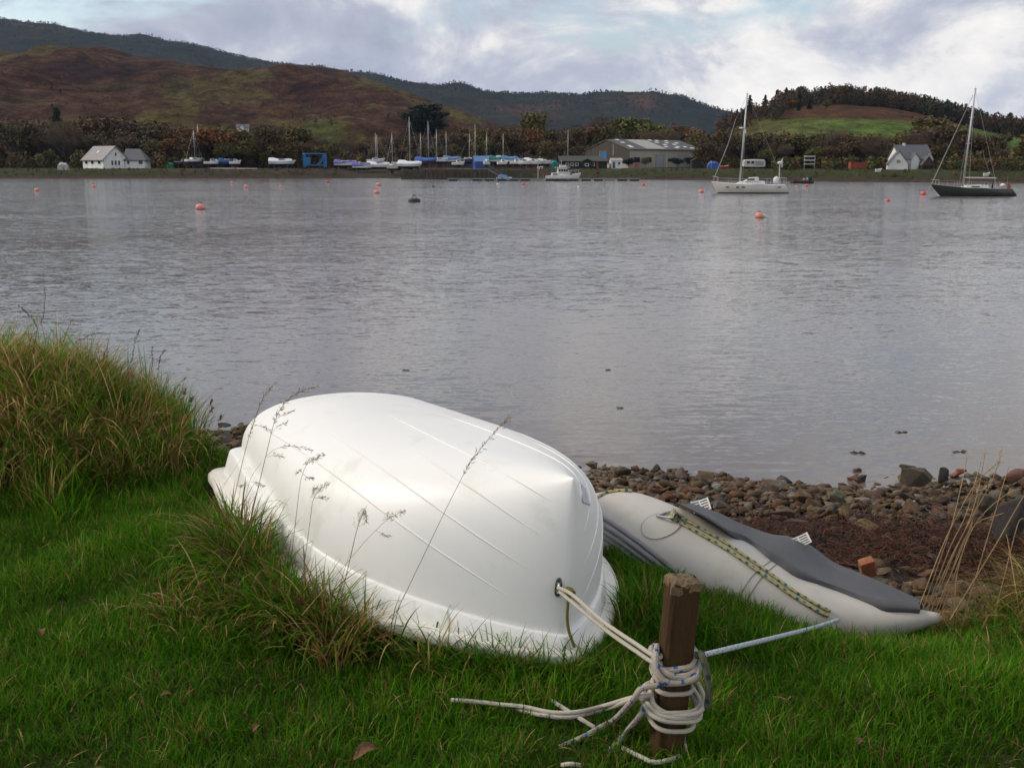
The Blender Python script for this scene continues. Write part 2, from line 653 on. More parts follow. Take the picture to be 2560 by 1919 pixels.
class Hill:
    """A ridge: crest pixels give its bearing and height, the distances are its own."""

    def __init__(s, crest, d0, d1, z0, rough, seed, power=1.0, dpx=10):
        s.cx = [c[0] * K for c in crest]
        s.cy = [c[1] * K for c in crest]
        s.d0, s.d1, s.z0, s.rough, s.seed, s.power, s.dpx = d0, d1, z0, rough, seed, power, dpx

    def crest_z(s, px):
        py = np.interp(px, s.cx, s.cy)
        a = PITCH - np.arctan((959.5 - py) / FPX)
        return CH - s.d1(px) * np.tan(a)

    def z(s, px, d):
        px = np.asarray(px, float)
        d0, d1 = s.d0(px), s.d1(px)
        t = (d - d0) / (d1 - d0)
        zc = s.crest_z(px)
        up = np.sin(np.clip(t, 0, 1) * np.pi / 2) ** s.power
        down = 1 - 0.55 * np.clip(t - 1, 0, 2) ** 1.5
        zz = s.z0 + (zc - s.z0) * np.where(t <= 1, up, down)
        x = (px - 1280) / (FPX / cP) * d
        nz = np.array([fbm(a, b, 1 / 140.0, 5, s.seed) for a, b in zip(np.ravel(x), np.ravel(d))]).reshape(np.shape(x))
        env = np.clip(t, 0, 1) * (1 - np.clip(t, 0, 1)) * 4
        return zz + (nz - .42 * np.clip(t * 1.6 - .4, 0, 1)) * s.rough * env

    def build(s, name, mat, nt=46):
        pxs = np.arange(s.cx[0], s.cx[-1] + 1, s.dpx)
        ts = np.concatenate([np.linspace(0, 1, nt), np.linspace(1.06, 1.7, 8)])
        P, T = np.meshgrid(pxs, ts)
        D = s.d0(P) + T * (s.d1(P) - s.d0(P))
        Z = s.z(P, D)
        X = (P - 1280) / (FPX / cP) * D
        V = np.stack([X, D, Z], -1).reshape(-1, 3)
        idx = np.arange(P.size).reshape(P.shape)
        q = np.stack([idx[:-1, :-1], idx[:-1, 1:], idx[1:, 1:], idx[1:, :-1]], -1).reshape(-1, 4)
        return quads_obj(name, V, q, mat)

    def pt(s, px, d):
        return Vector(((px - 1280) / (FPX / cP) * d, d, float(s.z(np.array([float(px)]), np.array([float(d)]))[0])))


const = lambda v: (lambda px: np.zeros_like(np.asarray(px, float)) + v)
moor_m = hill_mat('moorland', [(0.030, 0.016, 0.016), (0.048, 0.023, 0.020), (0.082, 0.043, 0.024), (0.056, 0.028, 0.022), (0.092, 0.076, 0.027), (0.085, 0.054, 0.025), (0.066, 0.074, 0.021)], 0.011, 0.11, 4.0)
moor = Hill([(-700, 150), (-300, 118), (0, 112), (60, 116), (150, 114), (230, 118), (300, 126), (370, 128), (430, 140), (500, 153), (540, 149), (600, 143), (680, 143), (740, 150), (800, 171),
             (860, 190), (930, 217), (1000, 241), (1060, 262), (1120, 285), (1200, 300), (1300, 322)],
            lambda p: np.interp(p, [-800, 600, 1500], [325, 330, 330]), lambda p: np.interp(p, [-800, 300, 900, 1500], [760, 720, 640, 480]), 1.5, 26.0, 3.0, 1.15)
moor.build('moor_hill', moor_m, 70)
rise_m = hill_mat('bracken_rise', [(0.05, 0.03, 0.016), (0.095, 0.045, 0.018), (0.12, 0.055, 0.02), (0.10, 0.08, 0.03)], 0.02, 0.14, 2.0)
rise = Hill([(1000, 330), (1080, 305), (1150, 290), (1220, 282), (1300, 286), (1400, 292), (1500, 296), (1600, 300), (1700, 310)], const(345), const(470), 1.5, 3.0, 8.0, 1.0)
rise.build('bracken_rise', rise_m, 26)
field_m = hill_mat('pasture', [(0.085, 0.055, 0.022), (0.085, 0.082, 0.028), (0.078, 0.105, 0.026), (0.075, 0.115, 0.024), (0.10, 0.11, 0.036)], 0.011, 0.16, 1.2, (17.0, 18.4, 5.0))
rhill = Hill([(1480, 318), (1560, 290), (1620, 258), (1680, 236), (1740, 226), (1820, 224), (1900, 230), (1960, 240), (2020, 255), (2080, 270), (2140, 285), (2212, 298), (2300, 318), (2500, 352), (2800, 370)],
             lambda p: np.interp(p, [1700, 2560, 3300], [300, 262, 240]), lambda p: np.interp(p, [1700, 2100, 2560], [520, 500, 440]), 2.0, 3.5, 5.0, 1.05)
rhill.build('wooded_hill', field_m, 46)
far_m = hill_mat('forest_floor', [(0.010, 0.017, 0.011), (0.013, 0.021, 0.013), (0.016, 0.022, 0.013), (0.020, 0.022, 0.013), (0.075, 0.036, 0.020)], 0.0042, 0.03, 14.0)
ridge = Hill([(-700, 60), (-300, 30), (0, 46), (90, 59), (200, 79), (330, 89), (430, 104), (480, 122), (540, 132), (620, 143), (700, 150), (760, 158), (830, 166), (900, 182), (985, 189), (1050, 203), (1160, 207),
              (1250, 209), (1330, 199), (1400, 200), (1470, 216), (1530, 238), (1590, 256), (1680, 285), (1800, 310), (2000, 340), (2300, 350)],
             lambda p: np.interp(p, [0, 700, 1800], [1150, 1250, 1200]), lambda p: np.interp(p, [0, 750, 900, 1800], [2300, 2300, 2100, 2050]), 2.0, 24.0, 13.0, 1.1, 14)
ridge.build('forested_ridge', far_m, 50)

# ================================================================== FAR WOODLAND
def leafmat(name, cols, rough=0.75, val=0.35):
    m, t, b = newmat(name)
    L = t.links
    oi = N(t, 'ShaderNodeObjectInfo')
    geo = N(t, 'ShaderNodeNewGeometry')
    c = ramp(t, oi.outputs['Random'], [(i / max(1, len(cols) - 1), c) for i, c in enumerate(cols)])
    k = mathn(t, 'ADD', mathn(t, 'MULTIPLY', geo.outputs['Random Per Island'], val * 2), 1.0 - val)
    c = mixc(t, 1.0, c, k, 'MULTIPLY')
    L.new(c, b.inputs['Base Color'])
    b.inputs['Roughness'].default_value = rough
    b.inputs['Specular IOR Level'].default_value = 0.15
    return m


LEAF = {
    'bare': leafmat('bare_twigs', [(0.12, 0.088, 0.062), (0.09, 0.064, 0.046), (0.105, 0.075, 0.058)]),
    'russet': leafmat('russet_leaves', [(0.15, 0.068, 0.022), (0.115, 0.058, 0.022), (0.17, 0.075, 0.02), (0.10, 0.05, 0.024)]),
    'olive': leafmat('olive_leaves', [(0.095, 0.085, 0.026), (0.12, 0.098, 0.028), (0.08, 0.072, 0.025), (0.125, 0.088, 0.028)]),
    'lime': leafmat('yellow_green_leaves', [(0.11, 0.13, 0.028), (0.13, 0.125, 0.03)]),
    'maroon': leafmat('dark_maroon_leaves', [(0.085, 0.060, 0.030), (0.10, 0.062, 0.030), (0.072, 0.058, 0.030)]),
    'dark': leafmat('dark_evergreen_leaves', [(0.016, 0.026, 0.015), (0.02, 0.032, 0.016), (0.014, 0.024, 0.018)]),
}
BARK = M('bark', (0.06, 0.045, 0.034), 0.9, (0.035, 0.026, 0.02), 3.0)


def tris_from_quads(c, ax, bx):
    """c (N,3), half vectors ax, bx -> verts, quads"""
    V = np.stack([c - ax - bx, c + ax - bx, c + ax + bx, c - ax + bx], 1).reshape(-1, 3)
    q = np.arange(len(V)).reshape(-1, 4)
    return V, q


def quad_mesh(name, V, q):
    n = len(q)
    return mesh_np(name, V, q.ravel(), np.arange(n) * 4, np.full(n, 4))


def rand_dirs(n, rng):
    d = rng.normal(size=(n, 3))
    return d / np.linalg.norm(d, axis=1)[:, None]


def broadleaf(seed, h=10.0, spread=3.6, nleaf=26, leaf=0.30, bare=False, clump=0.62, low=0.28):
    rng = np.random.default_rng(seed)
    rnd = random.Random(seed)
    mb = MB()
    tips = []
    lean = Vector((rnd.uniform(-.05, .05), rnd.uniform(-.05, .05), 1))

    def grow(p, d, ln, r, lev):
        n = 4 if lev == 0 else 3
        pts, rs = [p], [r]
        q = p
        dd = d.copy()
        for i in range(n):
            dd = (dd + Vector((rnd.uniform(-1, 1), rnd.uniform(-1, 1), rnd.uniform(-.3, .7))) * 0.18).normalized()
            q = q + dd * (ln / n)
            pts.append(q)
            rs.append(r * (1 - 0.62 * (i + 1) / n))
        mb.tube(pts, rs, 5 if lev < 2 else 3, False)
        if lev >= 3:
            tips.append(q)
            return
        kids = (6, 4, 3)[lev] + rnd.randint(0, 1)
        for k in range(kids):
            f = rnd.uniform(0.45, 1.0) if lev == 0 else rnd.uniform(0.4, 1.0)
            i = min(n - 1, int(f * n))
            s = pts[i].lerp(pts[i + 1], f * n - i) if i < n else q
            a = 2 * math.pi * (k + rnd.random() * .6) / kids
            out = Vector((math.cos(a), math.sin(a), 0))
            up = (0.55, 0.45, 0.3)[lev] + rnd.uniform(-.2, .4)
            grow(s, (dd * 0.5 + out * 0.9 + Vector((0, 0, up))).normalized(), ln * (0.72, 0.62, 0.55)[lev] * rnd.uniform(.75, 1.15) * (spread / 3.6 if lev == 0 else 1), r * 0.42, lev + 1)
    grow(Vector((0, 0, -0.3)), lean.normalized(), h * 0.52, h * 0.022 + 0.05, 0)
    T = np.array([t[:] for t in tips])
    zmax = T[:, 2].max()
    sc = h * 0.97 / zmax
    mb.v = [(p[0] * sc, p[1] * sc, p[2] * sc) for p in mb.v]
    T = T * sc
    T = T[T[:, 2] > low * h]
    tr = mb.mesh('trunk')
    if bare:
        n = len(T) * nleaf
        c = np.repeat(T, nleaf, 0)
        d = rand_dirs(n, rng)
        d[:, 2] = np.abs(d[:, 2]) * 0.9 + 0.1
        ln = rng.uniform(0.25, 0.8, n)[:, None]
        c = c + rng.normal(size=(n, 3)) * 0.32 + d * ln * 0.5
        side = np.cross(d, rand_dirs(n, rng))
        side /= np.linalg.norm(side, axis=1)[:, None]
        V, q = tris_from_quads(c, d * ln * 0.5, side * rng.uniform(.008, .022, n)[:, None])
    else:
        n = len(T) * nleaf
        c = np.repeat(T, nleaf, 0) + rng.normal(size=(n, 3)) * clump * np.array([1, 1, .75])
        ax = rand_dirs(n, rng)
        bx = np.cross(ax, rand_dirs(n, rng))
        bx /= np.linalg.norm(bx, axis=1)[:, None]
        s = rng.uniform(.45, 1.0, n)[:, None] * leaf
        V, q = tris_from_quads(c, ax * s, bx * s * 0.7)
    return tr, quad_mesh('crown', V, q)


def conifer(seed, h=12.0, w=2.2, pine=False):
    rng = np.random.default_rng(seed)
    rnd = random.Random(seed)
    mb = MB()
    pts = [(rnd.uniform(-.1, .1), rnd.uniform(-.1, .1), h * t - 0.3) for t in (0, .3, .6, .9, 1.0)]
    mb.tube(pts, [h * .02, h * .017, h * .012, h * .005, .02], 6, False)
    C, A, B = [], [], []
    z = h * (0.55 if pine else 0.10)
    while z < h * 0.99:
        t = z / h
        rad = w * ((1 - t) ** 0.8 * 1.15 + 0.03) if not pine else w * (0.55 + 0.8 * math.sin((t - .5) * 6))
        rad = max(rad, 0.12)
        for k in range(7):
            a = rnd.uniform(0, 2 * math.pi)
            rr = rad * rnd.uniform(.65, 1.2)
            out = np.array([math.cos(a), math.sin(a), rnd.uniform(-.35, .05) if not pine else rnd.uniform(-.05, .35)])
            mb.tube([(0, 0, z), tuple(np.array([0, 0, z]) + out * rr * .85)], [.05, .015], 3, False)
            m = max(4, int(rr * 9))
            f = rng.uniform(.15, 1.05, m)[:, None]
            C.append(np.array([0, 0, z]) + out * rr * f + rng.normal(size=(m, 3)) * (0.12 if not pine else .3))
            dd = out + rng.normal(size=(m, 3)) * .5
            dd /= np.linalg.norm(dd, axis=1)[:, None]
            sd = np.cross(dd, rand_dirs(m, rng))
            sd /= np.linalg.norm(sd, axis=1)[:, None]
            s = rng.uniform(.18, .42, m)[:, None]
            A.append(dd * s)
            B.append(sd * s * .5)
        z += h * 0.028 + 0.1
    V, q = tris_from_quads(np.concatenate(C), np.concatenate(A), np.concatenate(B))
    return mb.mesh('trunk'), quad_mesh('crown', V, q)


PROTO = {}
for i in range(3):
    PROTO['bare', i] = broadleaf(20 + i, nleaf=34, bare=True)
    PROTO['russet', i] = broadleaf(40 + i, nleaf=22, leaf=.34)
    PROTO['olive', i] = broadleaf(60 + i, nleaf=22, leaf=.34, spread=3.2)
    PROTO['lime', i] = broadleaf(80 + i, nleaf=36, leaf=.32, spread=2.6, clump=.6, low=.15)
    PROTO['maroon', i] = broadleaf(100 + i, nleaf=26, leaf=.3, low=.15)
    PROTO['dark', i] = conifer(120 + i)
    PROTO['pine', i] = conifer(140 + i, pine=True, w=2.6)
    PROTO['bushy', i] = broadleaf(160 + i, h=10, nleaf=34, leaf=.32, spread=3.4, low=.05, clump=.9)
NAMES = {'bare': 'bare_tree', 'russet': 'russet_tree', 'olive': 'olive_tree', 'lime': 'leafy_tree', 'maroon': 'dark_tree', 'dark': 'conifer_tree', 'pine': 'pine_tree', 'bushy': 'bush'}
H0 = {'dark': 12.0, 'pine': 12.0}
BUSH_LEAF = {}


def tree(kind, p, h, label, group=None, wide=1.0, leaf=None, rnd=random):
    i = rnd.randrange(3)
    tr, cr = PROTO[kind, i]
    leaf = leaf or ('dark' if kind in ('dark', 'pine') else 'olive' if kind == 'bushy' else kind)
    key = (kind, i, leaf)
    if key not in BUSH_LEAF:
        a, b = tr.copy(), cr.copy()
        a.materials.append(BARK)
        b.materials.append(LEAF[leaf])
        BUSH_LEAF[key] = (a, b)
    a, b = BUSH_LEAF[key]
    s = h / H0.get(kind, 10.0)
    o = thing(NAMES[kind], label, 'bush' if kind == 'bushy' else 'tree', p, rnd.uniform(0, 6.28), group)
    o.scale = (s * wide, s * wide, s)
    t_ = link('trunk', a, None, o)
    c_ = link('crown', b, None, o)
    return o


def base_at(px, Y):
    x = (px - 1280) / (FPX / cP) * Y
    return Vector((x, Y, lz(x, Y)))


TR = random.Random(5)


DESC = {'bare': 'leafless grey-brown tree', 'russet': 'russet autumn tree', 'olive': 'thin olive-brown tree', 'lime': 'yellow-green leafy tree', 'maroon': 'dark reddish-brown tree',
        'bushy': 'rounded olive-brown bush'}
SIZE = (('tall', 1.0, 1.16), ('low', .62, .8))


def grove(where, group, n, px0, px1, o0, o1, h, kinds, ground=None):
    """a few trees behind one stretch of shore: kinds and sizes never repeat inside a stretch"""
    combos = [(k, s) for k in kinds for s in SIZE]
    TR.shuffle(combos)
    for i, (kind, (sz, a, b)) in enumerate(combos[:n]):
        px = px0 + (px1 - px0) * (i + TR.uniform(.1, .9)) / n
        o = TR.uniform(o0, o1) if sz == 'tall' else TR.uniform(o0, (o0 + o1) / 2)
        Y = float(np.interp(px, SPX, SY)) + o
        x = (px - 1280) / (FPX / cP) * Y
        p = Vector((x, Y, lz(x, Y) - .1))
        if ground is not None:
            p.z = max(p.z, ground.pt(px, Y).z - .15)
        tree(kind, p, h * TR.uniform(a, b) * (.5 if kind == 'bushy' else 1.0), sz + ' ' + DESC[kind] + ' ' + where, group, TR.uniform(.95, 1.3), rnd=TR)


W1 = ('bare', 'maroon', 'russet', 'olive')
W2 = ('bare', 'maroon', 'olive', 'bushy')
for px0, px1, h, wh in ((-110, 10, 10.5, 'at the far left end of the wood'), (10, 80, 11, 'above the grass left of the pale heap'), (80, 150, 11, 'above the pale covered heap'), (150, 205, 11, 'just left of the cottage roof'),
                        (205, 260, 11.5, 'above the pale slope of the cottage roof'), (260, 320, 11, 'above the cottage gable'), (320, 375, 10.5, 'above the cottage right wing'), (375, 435, 10.5, 'above the green covered heap')):
    grove(wh, 'trees of the wood behind the cottage', 7, px0, px1, 32, 74, h, W1, moor)
for px0, px1, h, wh in ((435, 500, 9.5, 'behind the two leaning left masts'), (500, 555, 9, 'above the white boat with navy bottom'), (555, 620, 9, 'above the blue tarpaulin boat'), (620, 690, 9.5, 'above the end of the stored mast'),
                        (690, 750, 9.5, 'above the white hull by the hoist'), (750, 820, 8.5, 'behind the blue hoist'), (820, 880, 7, 'above the violet covered motorboat')):
    grove(wh, 'trees behind the small boats', 6, px0, px1, 24, 58, h, W2 if px0 > 600 else W1, moor)
for px0, px1, h, wh in ((880, 950, 5.5, 'behind the white motorboats right of the hoist'), (950, 1010, 7.5, 'behind the left pair of boatyard masts'), (1010, 1070, 7.5, 'behind the tallest boatyard mast'), (1070, 1130, 8.5, 'above the small white yacht'),
                        (1130, 1190, 9, 'behind the navy yacht masts'), (1190, 1240, 9, 'above the blue tent'), (1240, 1290, 9.5, 'above the teal covered yacht')):
    grove(wh, 'trees behind the boatyard', 5, px0, px1, 48, 92, h, W2, moor)
for px0, px1, h, wh in ((1290, 1350, 9.5, 'above the long pale cover'), (1350, 1410, 9.5, 'above the teal heap'), (1410, 1470, 9, 'above the black cabin'), (1470, 1560, 9.5, 'behind the boarded gable'), (1560, 1650, 9, 'behind the pale roof bay'), (1650, 1745, 9, 'behind the right end of the shed roof')):
    grove(wh, 'trees behind the big shed', 5, px0, px1, 66, 105, h, W1)
for px0, px1, h, wh in ((1745, 1800, 8, 'behind the blue tarpaulin heap'), (1800, 1850, 8, 'left of the white yacht mast'), (1850, 1905, 7.5, 'behind the caravan'), (1905, 1960, 7.5, 'above the stern of the white yacht'), (1960, 2020, 7, 'left of the thin wooden pole'),
                        (2020, 2080, 7, 'behind the dinghy rack'), (2080, 2150, 7, 'above the rust-orange container'), (2150, 2215, 6.5, 'just left of the gabled house')):
    grove(wh, 'trees between the shed and the gabled house', 7, px0, px1, 36, 74, h, W2)
for px0, px1, h, wh in ((2215, 2280, 7.5, 'behind the left gable of the house'), (2280, 2340, 8, 'behind the right end of the house'), (2340, 2400, 7.5, 'left of the dark yacht mast'), (2400, 2460, 7, 'right of the dark yacht mast'), (2460, 2530, 6.5, 'around the small cream cottage'), (2530, 2640, 6.5, 'at the far right edge')):
    grove(wh, 'trees behind the gabled house', 6, px0, px1, 40, 82, h, W2)

# trees that stand out one by one
def solo(kind, px, py_top, Y, label, wide=1.0, leaf=None, zb=None):
    x = (px - 1280) / (FPX / cP) * Y
    z = lz(x, Y) if zb is None else zb
    top = at(px, py_top, Y).z
    return tree(kind, Vector((x, Y, z - .1)), max(2.5, top - z), label, None, wide, leaf, TR)


solo('dark', 152, 268, 283, 'tall dark conifer standing alone in the wood above the cottage')
solo('dark', 395, 300, 290, 'dark conifer at the wood edge right of the cottage roof', .8)
solo('pine', 1066, 268, 330, 'broad dark pine rising behind the tallest boatyard mast', 1.35)
solo('bushy', 1000, 372, 322, 'wide dark evergreen thicket behind the left boatyard masts', 2.6, 'dark')
solo('bushy', 1110, 366, 324, 'low dark evergreen thicket right of the broad pine', 2.4, 'dark')
solo('lime', 1580, 298, 352, 'round bright yellow-green tree above the left end of the shed roof', 1.3)
solo('lime', 1618, 314, 350, 'smaller yellow-green tree beside the round bright one above the shed', 1.1)
solo('bare', 1527, 286, 356, 'large bare brown-grey tree behind the gable of the shed', 1.5)
solo('russet', 1700, 316, 345, 'broad orange-brown tree behind the middle of the shed roof', 1.7)
solo('olive', 1340, 283, 345, 'tall thin yellowish tree left of the shed', 1.0)
solo('bare', 1247, 300, 335, 'spreading bare tree behind the right-hand boatyard masts', 1.4)
solo('bushy', 1432 + 140, 408, 262, 'clipped dark green bush at the corner of the shed', 1.3, 'dark', )
solo('bushy', 1694, 408, 262, 'wide dark green bush against the shed wall', 1.5, 'dark')
solo('bushy', 1725, 410, 263, 'small dark bush by the grey shed door', 1.0, 'dark')
solo('bushy', 1612, 411, 262, 'small yellow-green bush under the shed windows', 1.0, 'lime')
solo('bare', 2074, 320, 250, 'bare forked tree standing dark against the green field', 1.15)
solo('bare', 2107, 322, 252, 'slimmer bare tree beside the forked one before the field', .95)
solo('olive', 2318, 294, 262, 'big ivy-green spreading tree above the gabled house', 1.5)
solo('olive', 2365, 305, 264, 'green-brown spreading tree right of the house roof', 1.35)


def hill_tree(kind, px, d, py_top, label, wide=1.0, group=None, leaf=None):
    p = rhill.pt(px, d)
    top = at(px, py_top, d).z
    return tree(kind, p - Vector((0, 0, .2)), max(4.0, top - p.z), label, group, wide, leaf, TR)


for px, d, pt, lb, w in ((1838, 400, 272, 'leftmost dark conifer at the foot of the wooded hill', 1.1), (1868, 405, 236, 'tall ragged conifer just right of the white yacht mast', 1.1),
                         (1905, 410, 236, 'tallest conifer of the clump on the wooded hill', 1.25), (1948, 408, 243, 'slim conifer right of the tallest conifer clump', 1.15),
                         (2016, 400, 248, 'dense dark conifer standing before the brown hill wood', 1.5), (1990, 395, 300, 'short dark conifer beside the dense one at the field edge', 1.2)):
    hill_tree('dark', px, d, pt, lb, w)
for px, d, pt, lb in ((1885, 402, 265, 'russet larch under the tall conifers on the hill'), (1975, 405, 270, 'rusty brown tree between the hill conifers'), (2060, 398, 290, 'pale olive tree at the top of the field')):
    hill_tree('olive' if 'olive' in lb else 'russet', px, d, pt, lb, 1.3)

# the wood on the hill reads as one mass
def wood_mass(name, hill, n, px0, px1, t0, t1, h0, h1, cols, seed, per=60, label='', conf=.2, edge=None, qs=.045, flat=None):
    rng = np.random.default_rng(seed)
    Vs, Cs = [], []
    for i in range(n):
        px = rng.uniform(px0, px1)
        if name == 'bank_scrub' and 840 < px < 1010:
            px = rng.uniform(0, 800)
        if flat:
            d0, d1 = float(np.interp(px, SPX, SY)) + flat[0], float(np.interp(px, SPX, SY)) + flat[1]
            d = rng.uniform(d0, d1)
            x_ = (px - 1280) / (FPX / cP) * d
            zg = lz(x_, d) - .2
            if flat[2] is not None:
                zg = max(zg, float(flat[2].pt(px, d).z) - .2)
        d0 = float(hill.d0(px)) if hill is not None else 0
        d1 = float(hill.d1(px)) if hill is not None else 0
        lo = t0 if edge is None else float(np.interp(px, edge[0], edge[1]))
        if not flat:
            u_ = rng.random()
            d = d0 + (lo + (t1 - lo) * (u_ ** .45 if name == 'ridge_forest' else u_)) * (d1 - d0)
        p = np.array(hill.pt(px, d)) if not flat else np.array((x_, d, zg))
        h = rng.uniform(h0, h1)
        col = np.array(cols[rng.integers(len(cols))])
        if rng.random() < conf:
            col = np.array((0.018, 0.03, 0.018))
            m = per
            f = rng.random(m) ** .8
            rad = (1 - f) * h * .2 + .1
            a = rng.uniform(0, 6.28, m)
            c = p + np.stack([np.cos(a) * rad, np.sin(a) * rad, f * h], 1)
        else:
            m = per
            u = rand_dirs(m, rng)
            r = rng.uniform(.5, 1, m)[:, None]
            c = p + np.array([0, 0, h * .47]) + u * r * np.array([h * .32, h * .32, h * .5])
        ax = rand_dirs(m, rng)
        bx = np.cross(ax, rand_dirs(m, rng))
        bx /= np.linalg.norm(bx, axis=1)[:, None]
        s = rng.uniform(.4, 1.0, m)[:, None] * h * qs
        V, q = tris_from_quads(c, ax * s, bx * s)
        Vs.append(V)
        Cs.append(np.repeat(col[None] * rng.uniform(.7, 1.3), len(V), 0))
        if name == 'ridge_forest':
            continue
        # stem
        V, q = tris_from_quads(p[None] + np.array([[0, 0, h * .3]]), np.array([[h * .012, 0, 0]]), np.array([[0, 0, h * .32]]))
        Vs.append(V)
        Cs.append(np.full((4, 3), .04))
    V = np.concatenate(Vs)
    nq = len(V) // 4
    me = mesh_np(name, V, np.arange(len(V)), np.arange(nq) * 4, np.full(nq, 4), np.concatenate(Cs))
    o = link(name, me, attrmat())
    return tag(o, label, 'wood', None, 'stuff')


def attrmat(name='wood_foliage', rough=.8, trans=0.0, spec=.15):
    if name in MATS:
        return MATS[name]
    m, t, b = newmat(name)
    a = N(t, 'ShaderNodeAttribute', attribute_name='Col')
    t.links.new(a.outputs['Color'], b.inputs['Base Color'])
    b.inputs['Roughness'].default_value = rough
    b.inputs['Specular IOR Level'].default_value = spec
    if trans:
        tr = N(t, 'ShaderNodeBsdfTranslucent')
        t.links.new(a.outputs['Color'], tr.inputs[0])
        mx = N(t, 'ShaderNodeMixShader')
        mx.inputs[0].default_value = trans
        t.links.new(b.outputs[0], mx.inputs[1])
        t.links.new(tr.outputs[0], mx.inputs[2])
        t.links.new(mx.outputs[0], t.nodes['Material Output'].inputs[0])
    MATS[name] = m
    return m


HW = [(0.085, 0.046, 0.026), (0.068, 0.046, 0.030), (0.10, 0.05, 0.024), (0.066, 0.055, 0.028), (0.056, 0.040, 0.028)]
wood_mass('hilltop_wood', rhill, 1000, 1930, 2600, .55, 1.05, 3.5, 9, HW + [(0.03, 0.042, 0.02), (0.065, 0.055, 0.022)], 3, 110, 'brown and dark green wood covering the top of the right hill', .16,
          edge=([1900, 2000, 2150, 2300, 2400, 2560], [.55, .74, .78, .82, .90, .95]))
wood_mass('hillfoot_wood', rhill, 90, 1790, 1960, .35, .7, 4, 6.5, HW, 4, 110, 'brown wood at the left foot of the right hill', .12)
wood_mass('ridge_forest', ridge, 12000, -300, 1950, .30, .95, 2.5, 4.2, [(0.012, 0.020, 0.013), (0.015, 0.024, 0.015), (0.020, 0.025, 0.015)], 9, 7, 'dark plantation forest covering the distant ridge', .9, qs=.26)
wood_mass('moor_scrub', moor, 150, -200, 1180, .03, .45, 1.2, 3.0, HW + [(0.07, 0.065, 0.022)], 6, 40, 'scattered scrub on the lower slopes of the brown moor', .05, qs=.09)
UG = [(0.10, 0.060, 0.028), (0.085, 0.064, 0.034), (0.10, 0.086, 0.028), (0.062, 0.068, 0.024), (0.125, 0.092, 0.034)]
wood_mass('cottage_undergrowth', moor, 420, -140, 900, 0, 1, 2.0, 5.5, UG, 12, 70, 'dark undergrowth filling the wood behind the cottage and small boats', .06, flat=(24, 66, moor), qs=.07)
wood_mass('yard_undergrowth', moor, 260, 900, 1480, 0, 1, 1.6, 4.5, UG, 13, 70, 'brown undergrowth behind the boatyard', .12, flat=(40, 90, moor), qs=.07)
wood_mass('slope_undergrowth', moor, 420, 1740, 2700, 0, 1, 1.6, 4.2, UG, 14, 70, 'brown undergrowth on the slope behind the right shore', .06, flat=(36, 66, None), qs=.07)
for a_, b_, lb_ in ((1932, 1995, 'low brown scrub by the shore below the yacht stern'), (2062, 2112, 'low brown scrub right of the dinghy rack'), (2172, 2206, 'low brown scrub left of the gabled house'), (2352, 2700, 'green and brown scrub below the bungalows')):
    wood_mass('shore_scrub', moor, int((b_ - a_) * .45), a_, b_, 0, 1, 1.2, 3.2, UG + [(0.03, 0.05, 0.016)], 31, 70, lb_, 0, flat=(12, 32, None), qs=.07)
wood_mass('bank_scrub', moor, 520, -140, 2700, 0, 1, .35, 1.0, UG + [(0.06, 0.075, 0.02)], 15, 26, 'low grass and scrub along the far bank', 0, flat=(2.5, 9, None), qs=.11)

# ================================================================== FAR BUILDINGS
white_wall = M('white_render', (0.78, 0.78, 0.76), 0.8, (0.66, 0.66, 0.63), .8, dirt=((.45, .44, .38), .5, .62, .85))
slate = M('slate_roof', (0.12, 0.12, 0.13), 0.6, (0.075, 0.075, 0.085), 2.5, .5, 8, stretch=(1, 1, 3))
slate_light = M('pale_slate_roof', (0.22, 0.21, 0.215), 0.55, (0.16, 0.155, 0.16), 2.0, .5, 8)
glass = M('window_glass', (0.03, 0.035, 0.04), 0.08, (0.02, 0.022, 0.026), 1.0, spec=.6)
frame_w = M('white_frame', (0.75, 0.75, 0.73), .5)
timber_dark = M('weathered_boards', (0.085, 0.068, 0.055), 0.9, (0.045, 0.036, 0.03), 3.0, stretch=(6, 6, .4), dirt=((.14, .12, .10), 2.0, .55, .75))
block = M('beige_block', (0.42, 0.37, 0.32), 0.9, (0.34, 0.30, 0.255), 1.2, .3, 10, dirt=((.22, .19, .15), .35, .56, .8))
sheet_dark = M('dark_fibre_sheet', (0.10, 0.095, 0.09), 0.8, (0.06, 0.057, 0.055), 1.0, dirt=((.09, .10, .06), .6, .55, .8))
sheet_pale = M('pale_fibre_sheet', (0.36, 0.34, 0.33), 0.7, (0.26, 0.245, 0.24), 1.5)
rooflight = M('rooflight', (0.68, 0.68, 0.68), .35, (.55, .55, .55))
blue_paint = M('blue_paint', (0.02, 0.16, 0.42), .5, (.015, .11, .3), 3)
grey_paint = M('grey_door', (0.33, 0.37, 0.40), .6)
black_boards = M('black_boards', (0.022, 0.02, 0.018), .8, (.013, .012, .011), 3, stretch=(1, 1, 6))
felt = M('green_grey_felt', (0.06, 0.068, 0.055), .9, (.04, .045, .038), 2)
red_paint = M('red_paint', (0.45, 0.05, 0.035), .5, (.3, .035, .03), 3)
orange_paint = M('rusty_orange', (0.36, 0.085, 0.035), .7, (.22, .05, .025), 2)
brown_timber = M('brown_timber', (0.10, 0.045, 0.028), .8, (.065, .03, .02), 3)
cream_wall = M('cream_render', (0.42, 0.36, 0.29), .85, (.33, .28, .22), 1.0)


